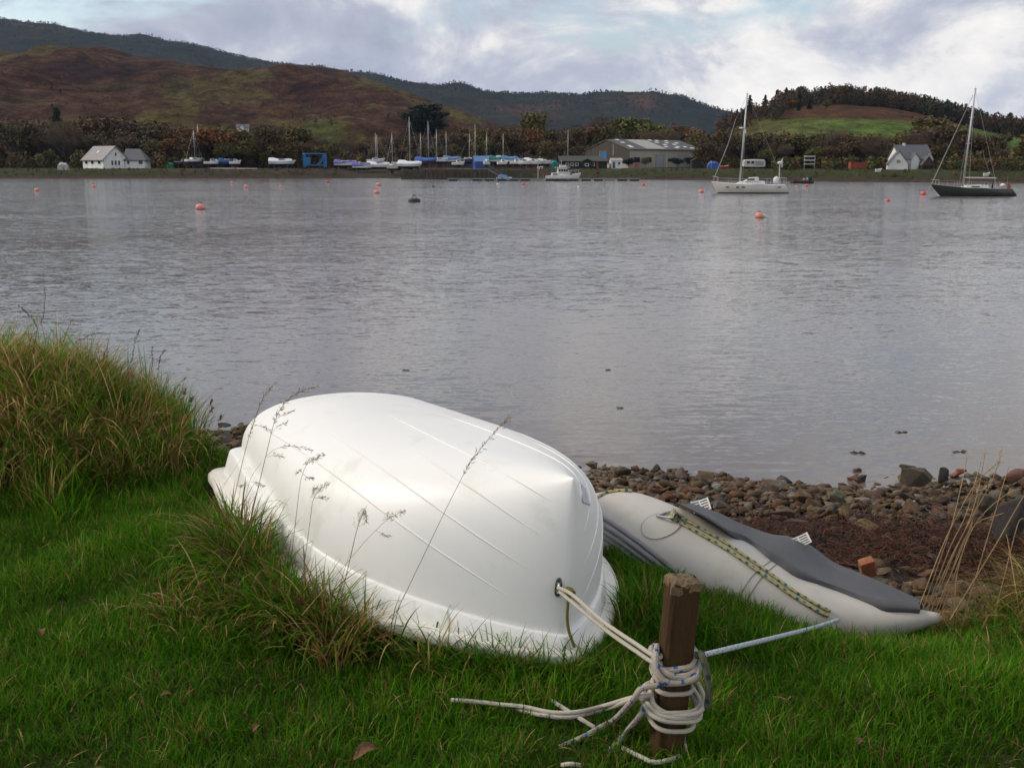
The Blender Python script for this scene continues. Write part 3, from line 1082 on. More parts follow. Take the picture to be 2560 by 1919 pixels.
def gable(parent, C, e, w, L, W, hw, hr, wmat, rmat, over=.35, th=.16, hip=0.0):
    """walls and roof; C near ground corner, e ridge direction, w width direction"""
    C, e, w = Vector(C), Vector(e).normalized(), Vector(w).normalized()
    up = Vector((0, 0, 1))
    a, b, c, d = C, C + e * L, C + e * L + w * W, C + w * W
    m = MB()
    g0, g1_ = C + w * W / 2 + up * hr, C + e * (L - hip) + w * W / 2 + up * hr
    P = [a - up * .6, b - up * .6, c - up * .6, d - up * .6, a + up * hw, b + up * hw, c + up * hw, d + up * hw, g0, g1_]
    m.add(P, [(0, 1, 5, 4), (2, 3, 7, 6), (3, 0, 4, 8, 7), (1, 2, 6, 9, 5)])
    wall = m.build('wall', wmat, parent, world=True)
    m = MB()
    slope = (hr - hw) / (W / 2)
    for sgn in (0, 1):
        e0 = -w * over - up * slope * over if sgn == 0 else w * (W + over) - up * slope * over
        lo0 = C - e * over + e0 + up * (hw + .03)
        lo1 = C + e * (L + over) + e0 + up * (hw + .03)
        hi0 = g0 - e * over + up * .03
        hi1 = g1_ + e * (over if not hip else 0) + up * .03
        t = up * th
        m.add([lo0, lo1, hi1, hi0, lo0 + t, lo1 + t, hi1 + t, hi0 + t], [(0, 1, 2, 3), (4, 7, 6, 5), (0, 4, 5, 1), (1, 5, 6, 2), (2, 6, 7, 3), (3, 7, 4, 0)])
    if hip:
        p0 = C + e * (L + over) - w * over + up * (hw - slope * over + .04)
        p1 = C + e * (L + over) + w * (W + over) + up * (hw - slope * over + .04)
        m.add([p0, p1, g1_ + up * (.03 + th), p0 + up * th, p1 + up * th], [(0, 1, 4, 3), (3, 4, 2)])
    roof = m.build('roof', rmat, parent, world=True)
    return wall, roof


def opening(parent, name, o, u, nrm, s0, s1, z0, z1, fmat=None, pmat=None, fw=.09):
    """a window or door: frame bars and a pane a little behind them"""
    o, u, nrm = Vector(o), Vector(u).normalized(), Vector(nrm).normalized()
    up = Vector((0, 0, 1))
    fmat, pmat = fmat or frame_w, pmat or glass

    def blk(m, a0, a1, c0, c1, d0, d1):
        P = [o + u * a + up * c + nrm * d for d in (d0, d1) for c in (c0, c1) for a in (a0, a1)]
        m.add(P, [(0, 2, 3, 1), (4, 5, 7, 6), (0, 1, 5, 4), (2, 6, 7, 3), (0, 4, 6, 2), (1, 3, 7, 5)])
    m = MB()
    blk(m, s0, s0 + fw, z0, z1, .004, .07)
    blk(m, s1 - fw, s1, z0, z1, .004, .07)
    blk(m, s0 + fw, s1 - fw, z0, z0 + fw, .004, .07)
    blk(m, s0 + fw, s1 - fw, z1 - fw, z1, .004, .07)
    f = m.build(name, fmat, parent, world=True)
    m = MB()
    blk(m, s0 + fw, s1 - fw, z0 + fw, z1 - fw, .004, .035)
    p = m.build('pane' if name == 'window' else 'leaf', pmat, f)
    p.parent = f
    m_off = parent.location
    for v in p.data.vertices:
        v.co -= m_off
    return f


def pt_far(px, Y, dz=0.0):
    x = (px - 1280) / (FPX / cP) * Y
    return Vector((x, Y, lz(x, Y) + dz))


def mpp(Y):
    return Y / (FPX / cP)


# ---- white cottage, left
def cottage():
    Y = 250.0
    C = pt_far(258, Y)
    root = thing('cottage', 'white cottage with grey slate roof and two wings on the left shore', 'house', C)
    a = R(48)
    e, w = Vector((-math.sin(a), math.cos(a), 0)), Vector((math.cos(a), math.sin(a), 0))
    n_g, n_s = Vector((math.sin(a), -math.cos(a), 0)), Vector((-math.cos(a), -math.sin(a), 0))
    gable(root, C, e, w, 10.2, 6.3, 2.15, 5.1, white_wall, slate_light)
    for s in (1.9, 2.75, 3.6):
        opening(root, 'window', C, w, n_g, s, s + .62, .75, 1.95)
    opening(root, 'window', C, w, n_g, 2.95, 3.55, 2.9, 3.8)
    for s in (1.2, 4.6, 7.6):
        opening(root, 'window', C, e, n_s, s, s + 1.4, 1.0, 1.9)
    opening(root, 'door', C, w, n_g, 5.2, 5.95, 0, 2.0, frame_w, brown_timber)
    # rooflight on the near slope
    m = MB()
    q = C + e * 5.2 + w * 1.6 + Vector((0, 0, 2.15 + (5.1 - 2.15) * 1.6 / 3.15 + .25))
    m.box(q, (.8, .8, .12), rot=Matrix.Rotation(a, 3, 'Z') @ Matrix.Rotation(-R(44), 3, 'Y'))
    m.build('rooflight', rooflight, root, world=True)
    # right-hand wing
    b = R(6)
    e2, w2 = Vector((math.cos(b), math.sin(b), 0)), Vector((-math.sin(b), math.cos(b), 0))
    C2 = pt_far(312, Y + 4.0)
    gable(root, C2, e2, w2, 4.6, 6.0, 2.05, 4.4, white_wall, slate, hip=1.6)
    n2 = -w2
    opening(root, 'window', C2, e2, n2, .45, 1.15, .9, 1.85)
    opening(root, 'window', C2, e2, n2, 3.1, 4.2, .9, 1.85)
    m = MB()
    m.tube([C + w * 0.05 + n_g * .06 + Vector((0, 0, 0)), C + w * .05 + n_g * .06 + Vector((0, 0, 2.2))], .05, 6)
    m.build('drainpipe', grey_paint, root, world=True)
    return root


cottage()

# ---- boatyard shed
def shed():
    Y = 262.0
    b = R(38)
    C = pt_far(1574, Y)
    C.z = lz(C.x, C.y)
    e, w = Vector((math.cos(b), math.sin(b), 0)), Vector((-math.sin(b), math.cos(b), 0))
    n_f, n_g = Vector((math.sin(b), -math.cos(b), 0)), Vector((-math.cos(b), -math.sin(b), 0))
    root = thing('boat_shed', 'long boatyard shed with dark boarded gable, beige side wall and rooflights', 'shed', C)
    L, W, hw, hr = 26.0, 16.2, 4.45, 6.9
    gable(root, C, e, w, L, W, hw, hr, block, sheet_dark, over=.3)
    up = Vector((0, 0, 1))
    # boarded gable: separate boards of uneven tone
    nb = 34
    for i in range(nb):
        s0, s1 = W * i / nb, W * (i + 1) / nb - .04
        zt = hw + (hr - hw) * (1 - abs((s0 + s1) / 2 - W / 2) / (W / 2)) - .12
        m = MB()
        z0 = 1.1
        if W * .50 < (s0 + s1) / 2 < W * .665:
            z0 = 4.2
        P = [C + w * s + up * z + n_g * dd for dd in (.01, .05 + .03 * (i % 3 == 0)) for z in (z0, zt) for s in (s0, s1)]
        m.add(P, [(0, 2, 3, 1), (4, 5, 7, 6), (0, 1, 5, 4), (2, 6, 7, 3), (0, 4, 6, 2), (1, 3, 7, 5)])
        m.build('board', timber_dark, root, world=True)
    opening(root, 'door', C, w, n_g, W * .50, W * .66, 0, 4.1, timber_dark, blue_paint, .12)
    # pale roof bay and rooflights on the near slope
    sl = Vector((0, 0, hr - hw)) + w * W / 2
    nrm = e.cross(sl).normalized()
    if nrm.z < 0:
        nrm = -nrm

    def on_roof(name, x0, x1, t0, t1, mat, lift):
        m = MB()
        o = C + up * (hw + .2)
        P = [o + e * x + sl * t + nrm * d for d in (lift - .03, lift) for t in (t0, t1) for x in (x0, x1)]
        m.add(P, [(0, 2, 3, 1), (4, 5, 7, 6), (0, 1, 5, 4), (2, 6, 7, 3), (0, 4, 6, 2), (1, 3, 7, 5)])
        m.build(name, mat, root, world=True)
    on_roof('pale_roof_bay', 6.2, 13.1, .01, .985, sheet_pale, .06)
    for x, t in ((1.6, .26), (1.4, .14), (1.9, .60), (2.2, .88), (14.2, .2), (15.6, .42), (14.6, .66), (16.2, .86), (17.2, .1), (17.9, .62), (18.6, .2), (19.4, .46), (19.6, .84), (21.2, .2), (21.6, .62), (22.9, .08), (14.0, .9)):
        on_roof('rooflight', x, x + 1.25, t, t + .1, rooflight, .07)
    for s0, s1, z0, z1, nm in ((1.3, 3.6, 1.3, 2.7, 'window'), (5.5, 7.7, 1.3, 2.7, 'window'), (13.4, 15.4, 1.5, 2.4, 'window')):
        opening(root, nm, C, e, n_f, s0, s1, z0, z1, grey_paint)
    for s0, s1, z1 in ((9.1, 11.9, 3.2), (17.4, 20.2, 3.2)):
        opening(root, 'door', C, e, n_f, s0, s1, 0, z1, M('door_frame_grey', (.2, .22, .22), .6), grey_paint)
    m = MB()
    m.tube([C + e * 13.0 + n_f * .08, C + e * 13.0 + n_f * .08 + up * hw], .07, 6)
    m.build('drainpipe', frame_w, root, world=True)
    m = MB()
    m.bar(C - n_g * .0 + w * 5.8 + n_g * .1 + up * 3.2, C + w * 5.8 + n_g * .1 + up * 5.9, .16)
    m.build('flue', frame_w, root, world=True)
    # small white lean-to at the gable foot
    r2 = thing('white_hut', 'small white hut below the blue door of the shed', 'hut', pt_far(1528, 246))
    C2 = r2.location.copy()
    gable(r2, C2, (1, .1, 0), (-.1, 1, 0), 2.6, 2.2, 1.75, 2.3, white_wall, sheet_pale, .12, .08)
    opening(r2, 'door', C2, (1, .1, 0), (.1, -1, 0), .3, 1.0, 0, 1.6, frame_w, glass)
    opening(r2, 'window', C2, (1, .1, 0), (.1, -1, 0), 1.5, 2.2, .8, 1.5)
    r3 = thing('low_cabin', 'long low black cabin with green-grey felt roof before the shed', 'cabin', pt_far(1402, 243))
    C3 = r3.location.copy()
    e3, w3 = Vector((1, .05, 0)), Vector((-.05, 1, 0))
    gable(r3, C3, e3, w3, 10.6, 5.0, 1.75, 2.75, black_boards, felt, .45, .12, hip=1.0)
    for s in (1.1, 2.2, 3.3, 5.6, 7.0):
        opening(r3, 'window', C3, e3, -w3, s, s + .8, .6, 1.35)
    opening(r3, 'door', C3, e3, -w3, 8.1, 8.7, 0, 1.6, brown_timber, orange_paint, .05)
    # gabled porch of the cabin
    Cp = C3 + e3 * 4.6 - w3 * 1.2
    gable(r3, Cp, w3, e3, 1.4, 2.6, 1.5, 2.2, black_boards, felt, .25, .1)
    opening(r3, 'window', Cp, e3, -w3, .8, 1.7, .55, 1.2)


shed()

def gabled_house():
    Y = 216.0
    C = pt_far(2266, Y)
    C.z = 1.35
    root = thing('gabled_house', 'white house with steep slate gables and brown porch on the right shore', 'house', C)
    u = mpp(Y) / 1.0
    e = Vector((1, .12, 0)).normalized()
    w = Vector((-.12, 1, 0)).normalized()
    base = C + w * 2.5 - e * .2
    gable(root, base, e, w, 7.0, 5.2, 2.9, 5.55, white_wall, slate, .25)
    # gable wing towards the loch
    C2 = pt_far(2222, Y - 1.0)
    a = R(-14)
    e2, w2 = Vector((math.cos(a), math.sin(a), 0)), Vector((-math.sin(a), math.cos(a), 0))
    C2.z = C.z
    gable(root, C2, w2, e2, 4.5, 3.75, 1.9, 4.35, white_wall, slate, .2)
    opening(root, 'window', C2, e2, -w2, 1.4, 2.3, 1.95, 2.75, frame_w, M('painted_glow_pane', (.35, .28, .12), .2))  # window glow is only a warm base colour; no lamp inside
    # lower link and front details
    f = -w
    for s, z0, z1, wd in ((.35, .8, 1.6, .25), (1.15, .8, 1.6, .25), (2.75, .75, 1.45, .8), (2.75, 2.0, 2.85, .8)):
        opening(root, 'window', base, e, f, s, s + wd, z0, z1)
    opening(root, 'door', base, e, f, 1.75, 2.15, 0, 1.7, brown_timber, brown_timber)
    gable(root, base + e * 2.3 - w * .45, w, e, 2.4, 1.7, 2.95, 4.0, white_wall, slate, .18, .1)
    gable(root, base + e * 5.9 - w * .3, w, e, 2.0, 1.2, 2.9, 3.9, white_wall, slate, .18, .1)
    gable(root, base + e * 4.1 - w * 1.6, w, e, 2.2, 2.6, 1.75, 3.35, brown_timber, slate, .2, .1)
    opening(root, 'window', base + e * 4.1 - w * 1.6, e, f, .2, 2.4, .3, 1.65, brown_timber, glass, .07)
    m = MB()
    m.box(base + e * 2.0 + w * 2.6 + Vector((0, 0, 5.7)), (.5, .5, .7))
    m.build('chimney', white_wall, root, world=True)


gabled_house()
for i, (px, Y, wpx, hpx, lb) in enumerate(((2390, 232, 44, 24, 'cream bungalow half hidden by bushes behind the dark yacht mast'), (2497, 232, 30, 24, 'small cream cottage among bushes at the far right'))):
    C = pt_far(px, Y)
    r = thing('bungalow', lb, 'house', C)
    u = mpp(Y)
    e, w = Vector((1, -.2, 0)).normalized(), Vector((.2, 1, 0)).normalized()
    gable(r, C, w, e, 6, wpx * u, 2.1, 3.9, cream_wall, slate, .3)
    opening(r, 'window', C, e, -w, 1.2, 2.2, .8, 1.7)
    opening(r, 'window', C, e, -w, wpx * u - 1.6, wpx * u - .7, .8, 1.7)
p = moor.pt(597, 420)
r = thing('farmhouse', 'tiny grey-roofed white farmhouse on the brown moor', 'house', p)
gable(r, p, (1, .3, 0), (-.3, 1, 0), 4.6, 3.4, 1.1, 2.3, white_wall, slate, .3)
gable(r, p + Vector((1.3, -.8, 0)), (-.3, 1, 0), (1, .3, 0), 2, 1.7, 1.15, 2.2, white_wall, slate, .2)

# ================================================================== BOATS
gel_white = M('white_gelcoat', (0.72, 0.72, 0.70), .3, (.62, .62, .6), 1.5, dirt=((.45, .42, .36), .8, .6, .85))
gel_cream = M('cream_gelcoat', (0.62, 0.58, 0.50), .35, (.52, .48, .42), 1.5)
navy = M('navy_paint', (0.02, 0.035, 0.11), .35, (.015, .026, .08))
dark_green = M('dark_green_hull', (0.035, 0.05, 0.042), .22, (.025, .037, .032), 1.0)
antifoul_red = M('red_antifoul', (0.12, 0.03, 0.025), .8, (.08, .022, .02))
antifoul_blue = M('blue_antifoul', (0.02, 0.045, 0.12), .8)
antifoul_black = M('black_antifoul', (0.02, 0.022, 0.024), .8)
cover_blue = M('blue_tarpaulin', (0.035, 0.10, 0.36), .6, (.025, .07, .26), 2, .4, 5)
cover_sky = M('light_blue_cover', (0.12, 0.24, 0.42), .7, (.09, .18, .34), 2)
cover_teal = M('teal_cover', (0.02, 0.20, 0.19), .7, (.015, .14, .14), 2)
cover_green = M('green_cover', (0.025, 0.26, 0.10), .7, (.02, .18, .07), 2)
cover_purple = M('violet_cover', (0.13, 0.13, 0.38), .7, (.1, .1, .3), 2)
cover_white = M('white_cover', (0.74, 0.75, 0.78), .6, (.6, .61, .66), 2)
cover_tan = M('tan_cover', (0.42, 0.33, 0.25), .7, (.33, .26, .2), 2)
alloy = M('mast_alloy', (0.50, 0.50, 0.51), .4, (.42, .42, .43), 2, metal=.35)
wood_stand = M('stand_timber', (0.11, 0.075, 0.05), .8, (.07, .05, .035), 3)
teak = M('teak', (0.24, 0.15, 0.09), .7, (.17, .1, .065), 4)


def hull_rings(L, B, zb, zs, zl, over_b=.8, over_s=.2, transom=.62, n=13, prof=None):
    """stations from stern to bow; each ring goes port rail -> keel -> starboard rail"""
    rings = []
    prof = prof or [(1.0, 1.0), (.985, .72), (.93, .42), (.72, .16), (.34, .03), (0.0, 0.0)]
    for i in range(n):
        t = i / (n - 1)
        if t > .42:
            b = B / 2 * max(0.012, 1 - ((t - .42) / .58) ** 2.1)
        else:
            b = B / 2 * (transom + (1 - transom) * math.sin(t / .42 * math.pi / 2))
        zd = zs + (zb - zs) * t ** 1.6 - .06 * math.sin(math.pi * t) * (zb - zl)
        ring = []
        for yf, zf in prof:
            x = -L / 2 + L * t - over_b * (1 - zf) ** 1.2 * t ** 3 + over_s * (1 - zf) * (1 - t) ** 3
            ring.append((x, b * yf, zl + (zd - zl) * zf))
        ring += [(x, -y, z) for x, y, z in reversed(ring[:-1])]
        rings.append(ring)
    return rings


def hull_parts(parent, L, B, zb, zs, zl, zw, topm, botm, over_b=.8, over_s=.2, transom=.62, deckm=None):
    """topsides, underwater body and deck as separate parts; zw is the paint line"""
    rings = hull_rings(L, B, zb, zs, zl, over_b, over_s, transom)
    tops, bots = [], []
    for r_ in rings:
        zd = r_[0][2]
        k = (zw - zl) / max(.01, zd - zl)
        # split each side where it crosses the paint line
        half = r_[:6]
        up_, lo_ = [], []
        for j in range(5):
            a, b = half[j], half[j + 1]
            up_.append(a)
            if a[2] >= zw > b[2]:
                f = (a[2] - zw) / (a[2] - b[2])
                mid = tuple(a[i] + (b[i] - a[i]) * f for i in range(3))
                up_.append(mid)
                lo_ = [mid] + list(half[j + 1:])
                break
        while len(up_) < 5:
            up_.insert(1, up_[0] if len(up_) < 2 else tuple((up_[0][i] + up_[1][i]) / 2 for i in range(3)))
        up_ = up_[:1] + up_[-4:]
        while len(lo_) < 5:
            lo_.insert(1, tuple((lo_[0][i] + lo_[1][i]) / 2 for i in range(3)))
        lo_ = lo_[:1] + lo_[-4:]
        tops.append(up_)
        bots.append(lo_ + [(x, -y, z) for x, y, z in reversed(lo_[:-1])])
    m = MB()
    m.loft(tops, False)
    m.loft([[(x, -y, z) for x, y, z in reversed(t)] for t in tops], False)
    # transom
    t0 = tops[0]
    m.add(list(t0) + [(x, -y, z) for x, y, z in t0], [tuple([j, j + 1, j + 6, j + 5]) for j in range(4)])
    hull = m.build('hull', topm, parent, True)
    m = MB()
    m.loft(bots, False, True, False)
    m.build('underwater_hull', botm, parent, True)
    m = MB()
    n = len(rings)
    m.loft([[(r_[0][0], r_[0][1] * .985, r_[0][2] - .03), (r_[0][0], 0, r_[0][2] + .05), (r_[0][0], -r_[0][1] * .985, r_[0][2] - .03)] for r_ in rings], False)
    m.build('deck', deckm or gel_white, parent)
    return rings


def rounded_cabin(x0, x1, w0, w1, z0, z1, rake0=.15, rake1=.5, inset=.12):
    m = MB()
    P = [(x0, -w0, z0), (x1, -w1, z0), (x1, w1, z0), (x0, w0, z0),
         (x0 + rake0, -w0 + inset, z1), (x1 - rake1, -w1 + inset, z1 - .05), (x1 - rake1, w1 - inset, z1 - .05), (x0 + rake0, w0 - inset, z1)]
    m.add(P, [(3, 2, 1, 0), (4, 5, 6, 7), (0, 1, 5, 4), (1, 2, 6, 5), (2, 3, 7, 6), (3, 0, 4, 7)])
    return m


def add_mast(parent, x, z0, h, r=.07, lean=0.0, boom=None, stays=True, L=6, zdeck=None, spread=True, thin=.018, radar=False):
    top = (x + lean * h, 0, z0 + h)
    m = MB()
    m.tube([(x, 0, z0), (x + lean * h * .5, 0, z0 + h * .5), top], [r, r * .95, r * .7], 7)
    ms = m.build('mast', alloy, parent, True)
    if spread:
        m = MB()
        for f in (.45, .72):
            m.bar((x + lean * h * f, -.55, z0 + h * f), (x + lean * h * f, .55, z0 + h * f), .05, .04)
        m.build('spreader', alloy, ms)
    m = MB()
    m.box((top[0], 0, top[2] + .08), (.22, .05, .12))
    m.tube([(top[0], 0, top[2]), (top[0], 0, top[2] + .45)], .015, 4)
    m.build('masthead', alloy, ms)
    if radar:
        m = MB()
        m.ball((x + lean * h * .62 + .35, 0, z0 + h * .62), .26, 10, 4, sq=(1, 1, .45))
        m.build('radar', gel_white, ms, True)
    if boom:
        m = MB()
        m.tube([(x, 0, z0 + 1.0), (x + boom, 0, z0 + 1.1)], .06, 6)
        m.build('boom', alloy, ms)
    if stays:
        zd = zdeck if zdeck is not None else z0
        m = MB()
        m.tube([(L / 2 - .1, 0, zd + .1), (top[0], 0, top[2] - .2)], thin, 4)
        m.tube([(-L / 2 + .1, 0, zd), (top[0], 0, top[2])], thin * .7, 4)
        for s in (-1, 1):
            m.tube([(x - .2, s * .9, zd), (x + lean * h * .72, s * .5, z0 + h * .72), (top[0], 0, top[2] - .3)], thin * .7, 4)
        m.build('stays', alloy, ms)
    return ms


def yard_boat(label, px, Y, L, rz, kind='yacht', top=None, bot=None, cover=None, mast=None, cab=None, name='laid_up_boat', sc=1.0, lift=.35, group='boats laid up in the yard'):
    p = pt_far(px, Y)
    o = thing(name, label, 'boat', p, R(rz), group)
    top, bot = top or gel_white, bot or antifoul_blue
    B = L * .34
    zk = lift + (.75 if kind == 'yacht' else .2) * sc
    zs, zb = zk + 1.05 * sc, zk + 1.4 * sc
    hull_parts(o, L, B, zb, zs, zk, zk + .52 * sc, top, bot, .18 * L, .05, .7, gel_white)
    if kind == 'yacht':
        m = MB()
        m.add([(-L * .1, -.09, zk + .25), (L * .16, -.09, zk + .25), (L * .1, -.07, lift), (-L * .1, -.07, lift),
               (-L * .1, .09, zk + .25), (L * .16, .09, zk + .25), (L * .1, .07, lift), (-L * .1, .07, lift)],
              [(0, 1, 2, 3), (7, 6, 5, 4), (0, 3, 7, 4), (1, 5, 6, 2), (3, 2, 6, 7)])
        m.build('keel', bot, o)
    # stands
    for sx in (-.28, .2):
        for sy in (-1, 1):
            m = MB()
            m.bar((L * sx, sy * B * .62, 0), (L * sx, sy * B * .38, zk + .35 * sc), .12)
            m.box((L * sx, sy * B * .62, .05), (.4, .4, .1))
            m.build('stand', wood_stand, o)
    if cab != 'none':
        if kind == 'motor':
            rounded_cabin(-L * .16, L * .3, B * .36, B * .2, zs - .02, zs + .62 * sc, .1, .5 * sc).build('cabin', gel_white, o)
            c = rounded_cabin(-L * .12, L * .15, B * .37, B * .31, zs + .24 * sc, zs + .5 * sc, .05, .3 * sc, .06)
            c.build('windscreen', glass, o)
        else:
            rounded_cabin(-L * .2, L * .22, B * .3, B * .18, zs - .02, zs + .42 * sc, .06, .35).build('cabin', gel_white, o)
            c = rounded_cabin(-L * .16, L * .12, B * .305, B * .235, zs + .14 * sc, zs + .3 * sc, .02, .06, .03)
            c.build('cabin_window', glass, o)
    if cover is not None:
        m = MB()
        rr = []
        for i in range(9):
            t = i / 8
            x = -L * .5 + L * (.86 if kind == 'motor' else .96) * t
            b = B * .52 * (1 - max(0, (t - .5) / .5) ** 2 * .8)
            zt = zs + (.85 + .15 * math.sin(t * 9)) * sc * (1 - .35 * t)
            rr.append([(x, -b, zs - .12), (x, -b * .95, zs + .18 * sc), (x, 0, zt), (x, b * .95, zs + .18 * sc), (x, b, zs - .12)])
        m.loft(rr, False, True, True)
        m.build('cover', cover, o)
    for mx, mh in (mast or []):
        add_mast(o, mx * L, zs + .1, mh, .065, 0.0, None, True, L, zs, True, .014)
    return o


YB = [
    ('small dark boat with white cabin left of the white yacht pair', 461, 262, 4.2, 15, 'motor', navy, antifoul_black, None, None),
    ('white yacht with two leaning spars laid up left of the yard', 486, 258, 4.6, 60, 'yacht', None, antifoul_blue, None, [(.05, 6.6)]),
    ('second white yacht close behind the white yacht on the left', 499, 264, 4.6, 75, 'yacht', None, antifoul_blue, None, [(0, 8.2)]),
    ('white boat with navy bottom beside the blue covered boat', 533, 257, 3.8, 20, 'motor', None, navy, None, None),
    ('boat wrapped in bright blue tarpaulin left of the hoist', 567, 258, 3.4, 30, 'motor', navy, navy, cover_blue, None),
    ('small white boat with dark bottom right of the blue tarpaulin', 588, 256, 2.4, 10, 'motor', None, navy, None, None),
    ('white hull with blue-grey stern beside the blue hoist', 706, 252, 5.4, 8, 'motor', None, antifoul_blue, cover_white, None),
    ('white motorboat with violet cover right of the hoist', 862, 258, 4.4, 0, 'motor', None, antifoul_black, cover_purple, None),
    ('white motorboat with violet stern cover, second right of the hoist', 907, 256, 4.3, 0, 'motor', None, antifoul_black, cover_purple, None),
    ('white cruiser with blue canopy behind the slip', 950, 259, 5.4, 8, 'motor', None, antifoul_black, cover_white, [(-.1, 6.8)]),
    ('white yacht with dark red bottom, bow towards the slip', 981, 250, 5.0, -115, 'yacht', None, antifoul_red, None, [(0, 7.2)]),
    ('tall-masted white yacht with cluttered deck beside the slip', 1026, 250, 5.2, -20, 'yacht', None, antifoul_black, cover_white, [(-.02, 10.4)]),
    ('yacht with blue deck cover and navy hull band', 1066, 251, 4.6, -15, 'yacht', navy, antifoul_red, cover_blue, [(-.25, 6.0), (.1, 8.6)]),
    ('small white yacht right of the blue covered yacht', 1101, 254, 3.2, 10, 'yacht', None, antifoul_black, None, None),
    ('white boat with light blue cover above the jetty', 1131, 256, 3.8, 15, 'yacht', None, antifoul_blue, cover_sky, None),
    ('navy-hulled yacht with wheelhouse and two masts', 1171, 252, 4.0, -8, 'yacht', navy, navy, None, [(.06, 5.6), (.35, 7.6)]),
    ('boat under tan cover behind the navy yacht', 1155, 264, 4.0, 20, 'motor', None, antifoul_black, cover_tan, None),
    ('white bow-on boat below the blue tent', 1216, 246, 3.6, -100, 'motor', None, antifoul_black, None, [(-.1, 6.4)]),
    ('white yacht with teal cover right of the blue tent', 1243, 253, 3.4, 10, 'yacht', None, antifoul_black, cover_teal, None),
    ('white boat with light blue cover right of the teal covered yacht', 1276, 253, 3.4, 10, 'yacht', None, antifoul_black, cover_sky, None),
    ('dark boat with teal cover at the right of the yard', 1301, 256, 3.6, -12, 'motor', navy, antifoul_black, cover_teal, None),
    ('white boat under long pale cover at the right end of the yard', 1338, 252, 4.6, 6, 'motor', None, antifoul_black, cover_white, None),
    ('white open boat in the front row near the cabin', 1334, 246, 2.6, -20, 'motor', None, antifoul_red, None, None),
    ('white dinghy hull behind the jetty shore end', 1257, 246, 2.4, 30, 'motor', None, antifoul_black, None, None),
    ('white motorboat in the back row behind the slip yacht', 1004, 268, 4.4, 12, 'motor', None, antifoul_black, None, None),
    ('cream yacht in the back row above the jetty', 1092, 268, 4.2, 20, 'yacht', gel_cream, antifoul_red, None, [(0, 7.0)]),
    ('white yacht in the back row with light blue cover', 1206, 268, 4.2, 160, 'yacht', None, antifoul_blue, cover_sky, None),
    ('small white motorboat in the back row near the tent', 1228, 270, 3.6, -15, 'motor', None, antifoul_black, None, None),
    ('white yacht with white cover in the back row by the teal boats', 1264, 268, 4.2, 10, 'yacht', None, antifoul_black, cover_white, None),
    ('blue covered boat in the back row at the right', 1318, 268, 4.2, 5, 'motor', None, antifoul_black, cover_blue, None),
    ('white motorboat at the far right of the back row', 1356, 266, 4.0, -8, 'motor', None, antifoul_black, None, None),
    ('little white boat between the violet covered motorboats', 885, 262, 2.8, 25, 'motor', None, antifoul_black, None, None),
    ('white sloop in the back row left of the slip yacht', 940, 270, 4.0, 15, 'yacht', None, antifoul_black, None, [(0, 6.2)]),
    ('little white boat between the tall-masted yacht and the blue covered one', 1047, 262, 3.0, -30, 'motor', None, antifoul_black, None, None),
    ('white sloop with bare mast behind the small white yacht', 1116, 272, 4.2, 10, 'yacht', None, antifoul_blue, None, [(0, 6.6)]),
    ('little white boat just left of the navy yacht', 1146, 247, 2.6, 15, 'motor', None, antifoul_black, None, None),
    ('white sloop with bare mast right of the teal covered yacht', 1258, 262, 3.8, -12, 'yacht', None, antifoul_black, None, [(0, 5.8)]),
    ('little white boat in the front row below the teal covers', 1292, 247, 2.8, 18, 'motor', None, antifoul_black, None, None),
    ('little white boat at the front right of the yard', 1312, 246, 2.6, -15, 'motor', None, antifoul_red, None, None),
    ('white cruiser with red canopy behind the black cabin', 1440, 255, 5.6, 4, 'motor', None, antifoul_black, red_paint, [(-.3, 7.0)]),
]
for a in YB:
    yard_boat(a[0], a[1], a[2], a[3] * 1.18, a[4], a[5], a[6], a[7], a[8], a[9], sc=1.0)

# blue tent over a boat
p = pt_far(1188, 249)
r = thing('blue_tent', 'blue tarpaulin tent over a boat in the middle of the yard', 'tent', p)
gable(r, p, (1, .3, 0), (-.3, 1, 0), 3.3, 3.0, 1.7, 2.9, cover_blue, cover_sky, .12, .05)

# travelling boat hoist
p = pt_far(787, 249)
r = thing('boat_hoist', 'blue steel travelling boat hoist on wheels above the slip', 'hoist', p, R(18))
for sx in (-1, 1):
    for sy in (-1, 1):
        MB().bar((sx * 2.4, sy * 1.5, .45), (sx * 2.4, sy * 1.5, 3.5), .3).build('leg', blue_paint, r)
        w_ = MB()
        w_.tube([(sx * 2.4, sy * 1.5 - .14, .36), (sx * 2.4, sy * 1.5 + .14, .36)], .36, 12)
        w_.build('wheel', M('tyre', (.02, .02, .02), .9), r)
for sy in (-1, 1):
    MB().bar((-2.6, sy * 1.5, 3.55), (2.6, sy * 1.5, 3.55), .28).build('top_beam', blue_paint, r)
    MB().bar((-2.4, sy * 1.5, .95), (2.4, sy * 1.5, .95), .24).build('lower_beam', blue_paint, r)
    MB().bar((.9, sy * 1.5, 1.1), (2.4, sy * 1.5, 3.3), .2).build('brace', blue_paint, r)
MB().bar((-2.4, -1.5, 3.5), (-2.4, 1.5, 3.5), .32).build('cross_beam', blue_paint, r)
m = MB()
m.box((-1.75, -1.5, 1.9), (1.0, .7, 1.6))
m.build('engine_box', blue_paint, r)
for sx in (-1.0, 1.2):
    m = MB()
    m.tube([(sx, -1.5, 3.4), (sx, -.6, 1.6), (sx, .6, 1.6), (sx, 1.5, 3.4)], .05, 4)
    m.build('sling', M('sling', (.05, .045, .04), .9), r)

# ---- small things along the far shore
def shore_thing(name, label, cat, px, Y, fn, dz=0.0):
    p = pt_far(px, Y, dz)
    o = thing(name, label, cat, p)
    fn(o)
    return o


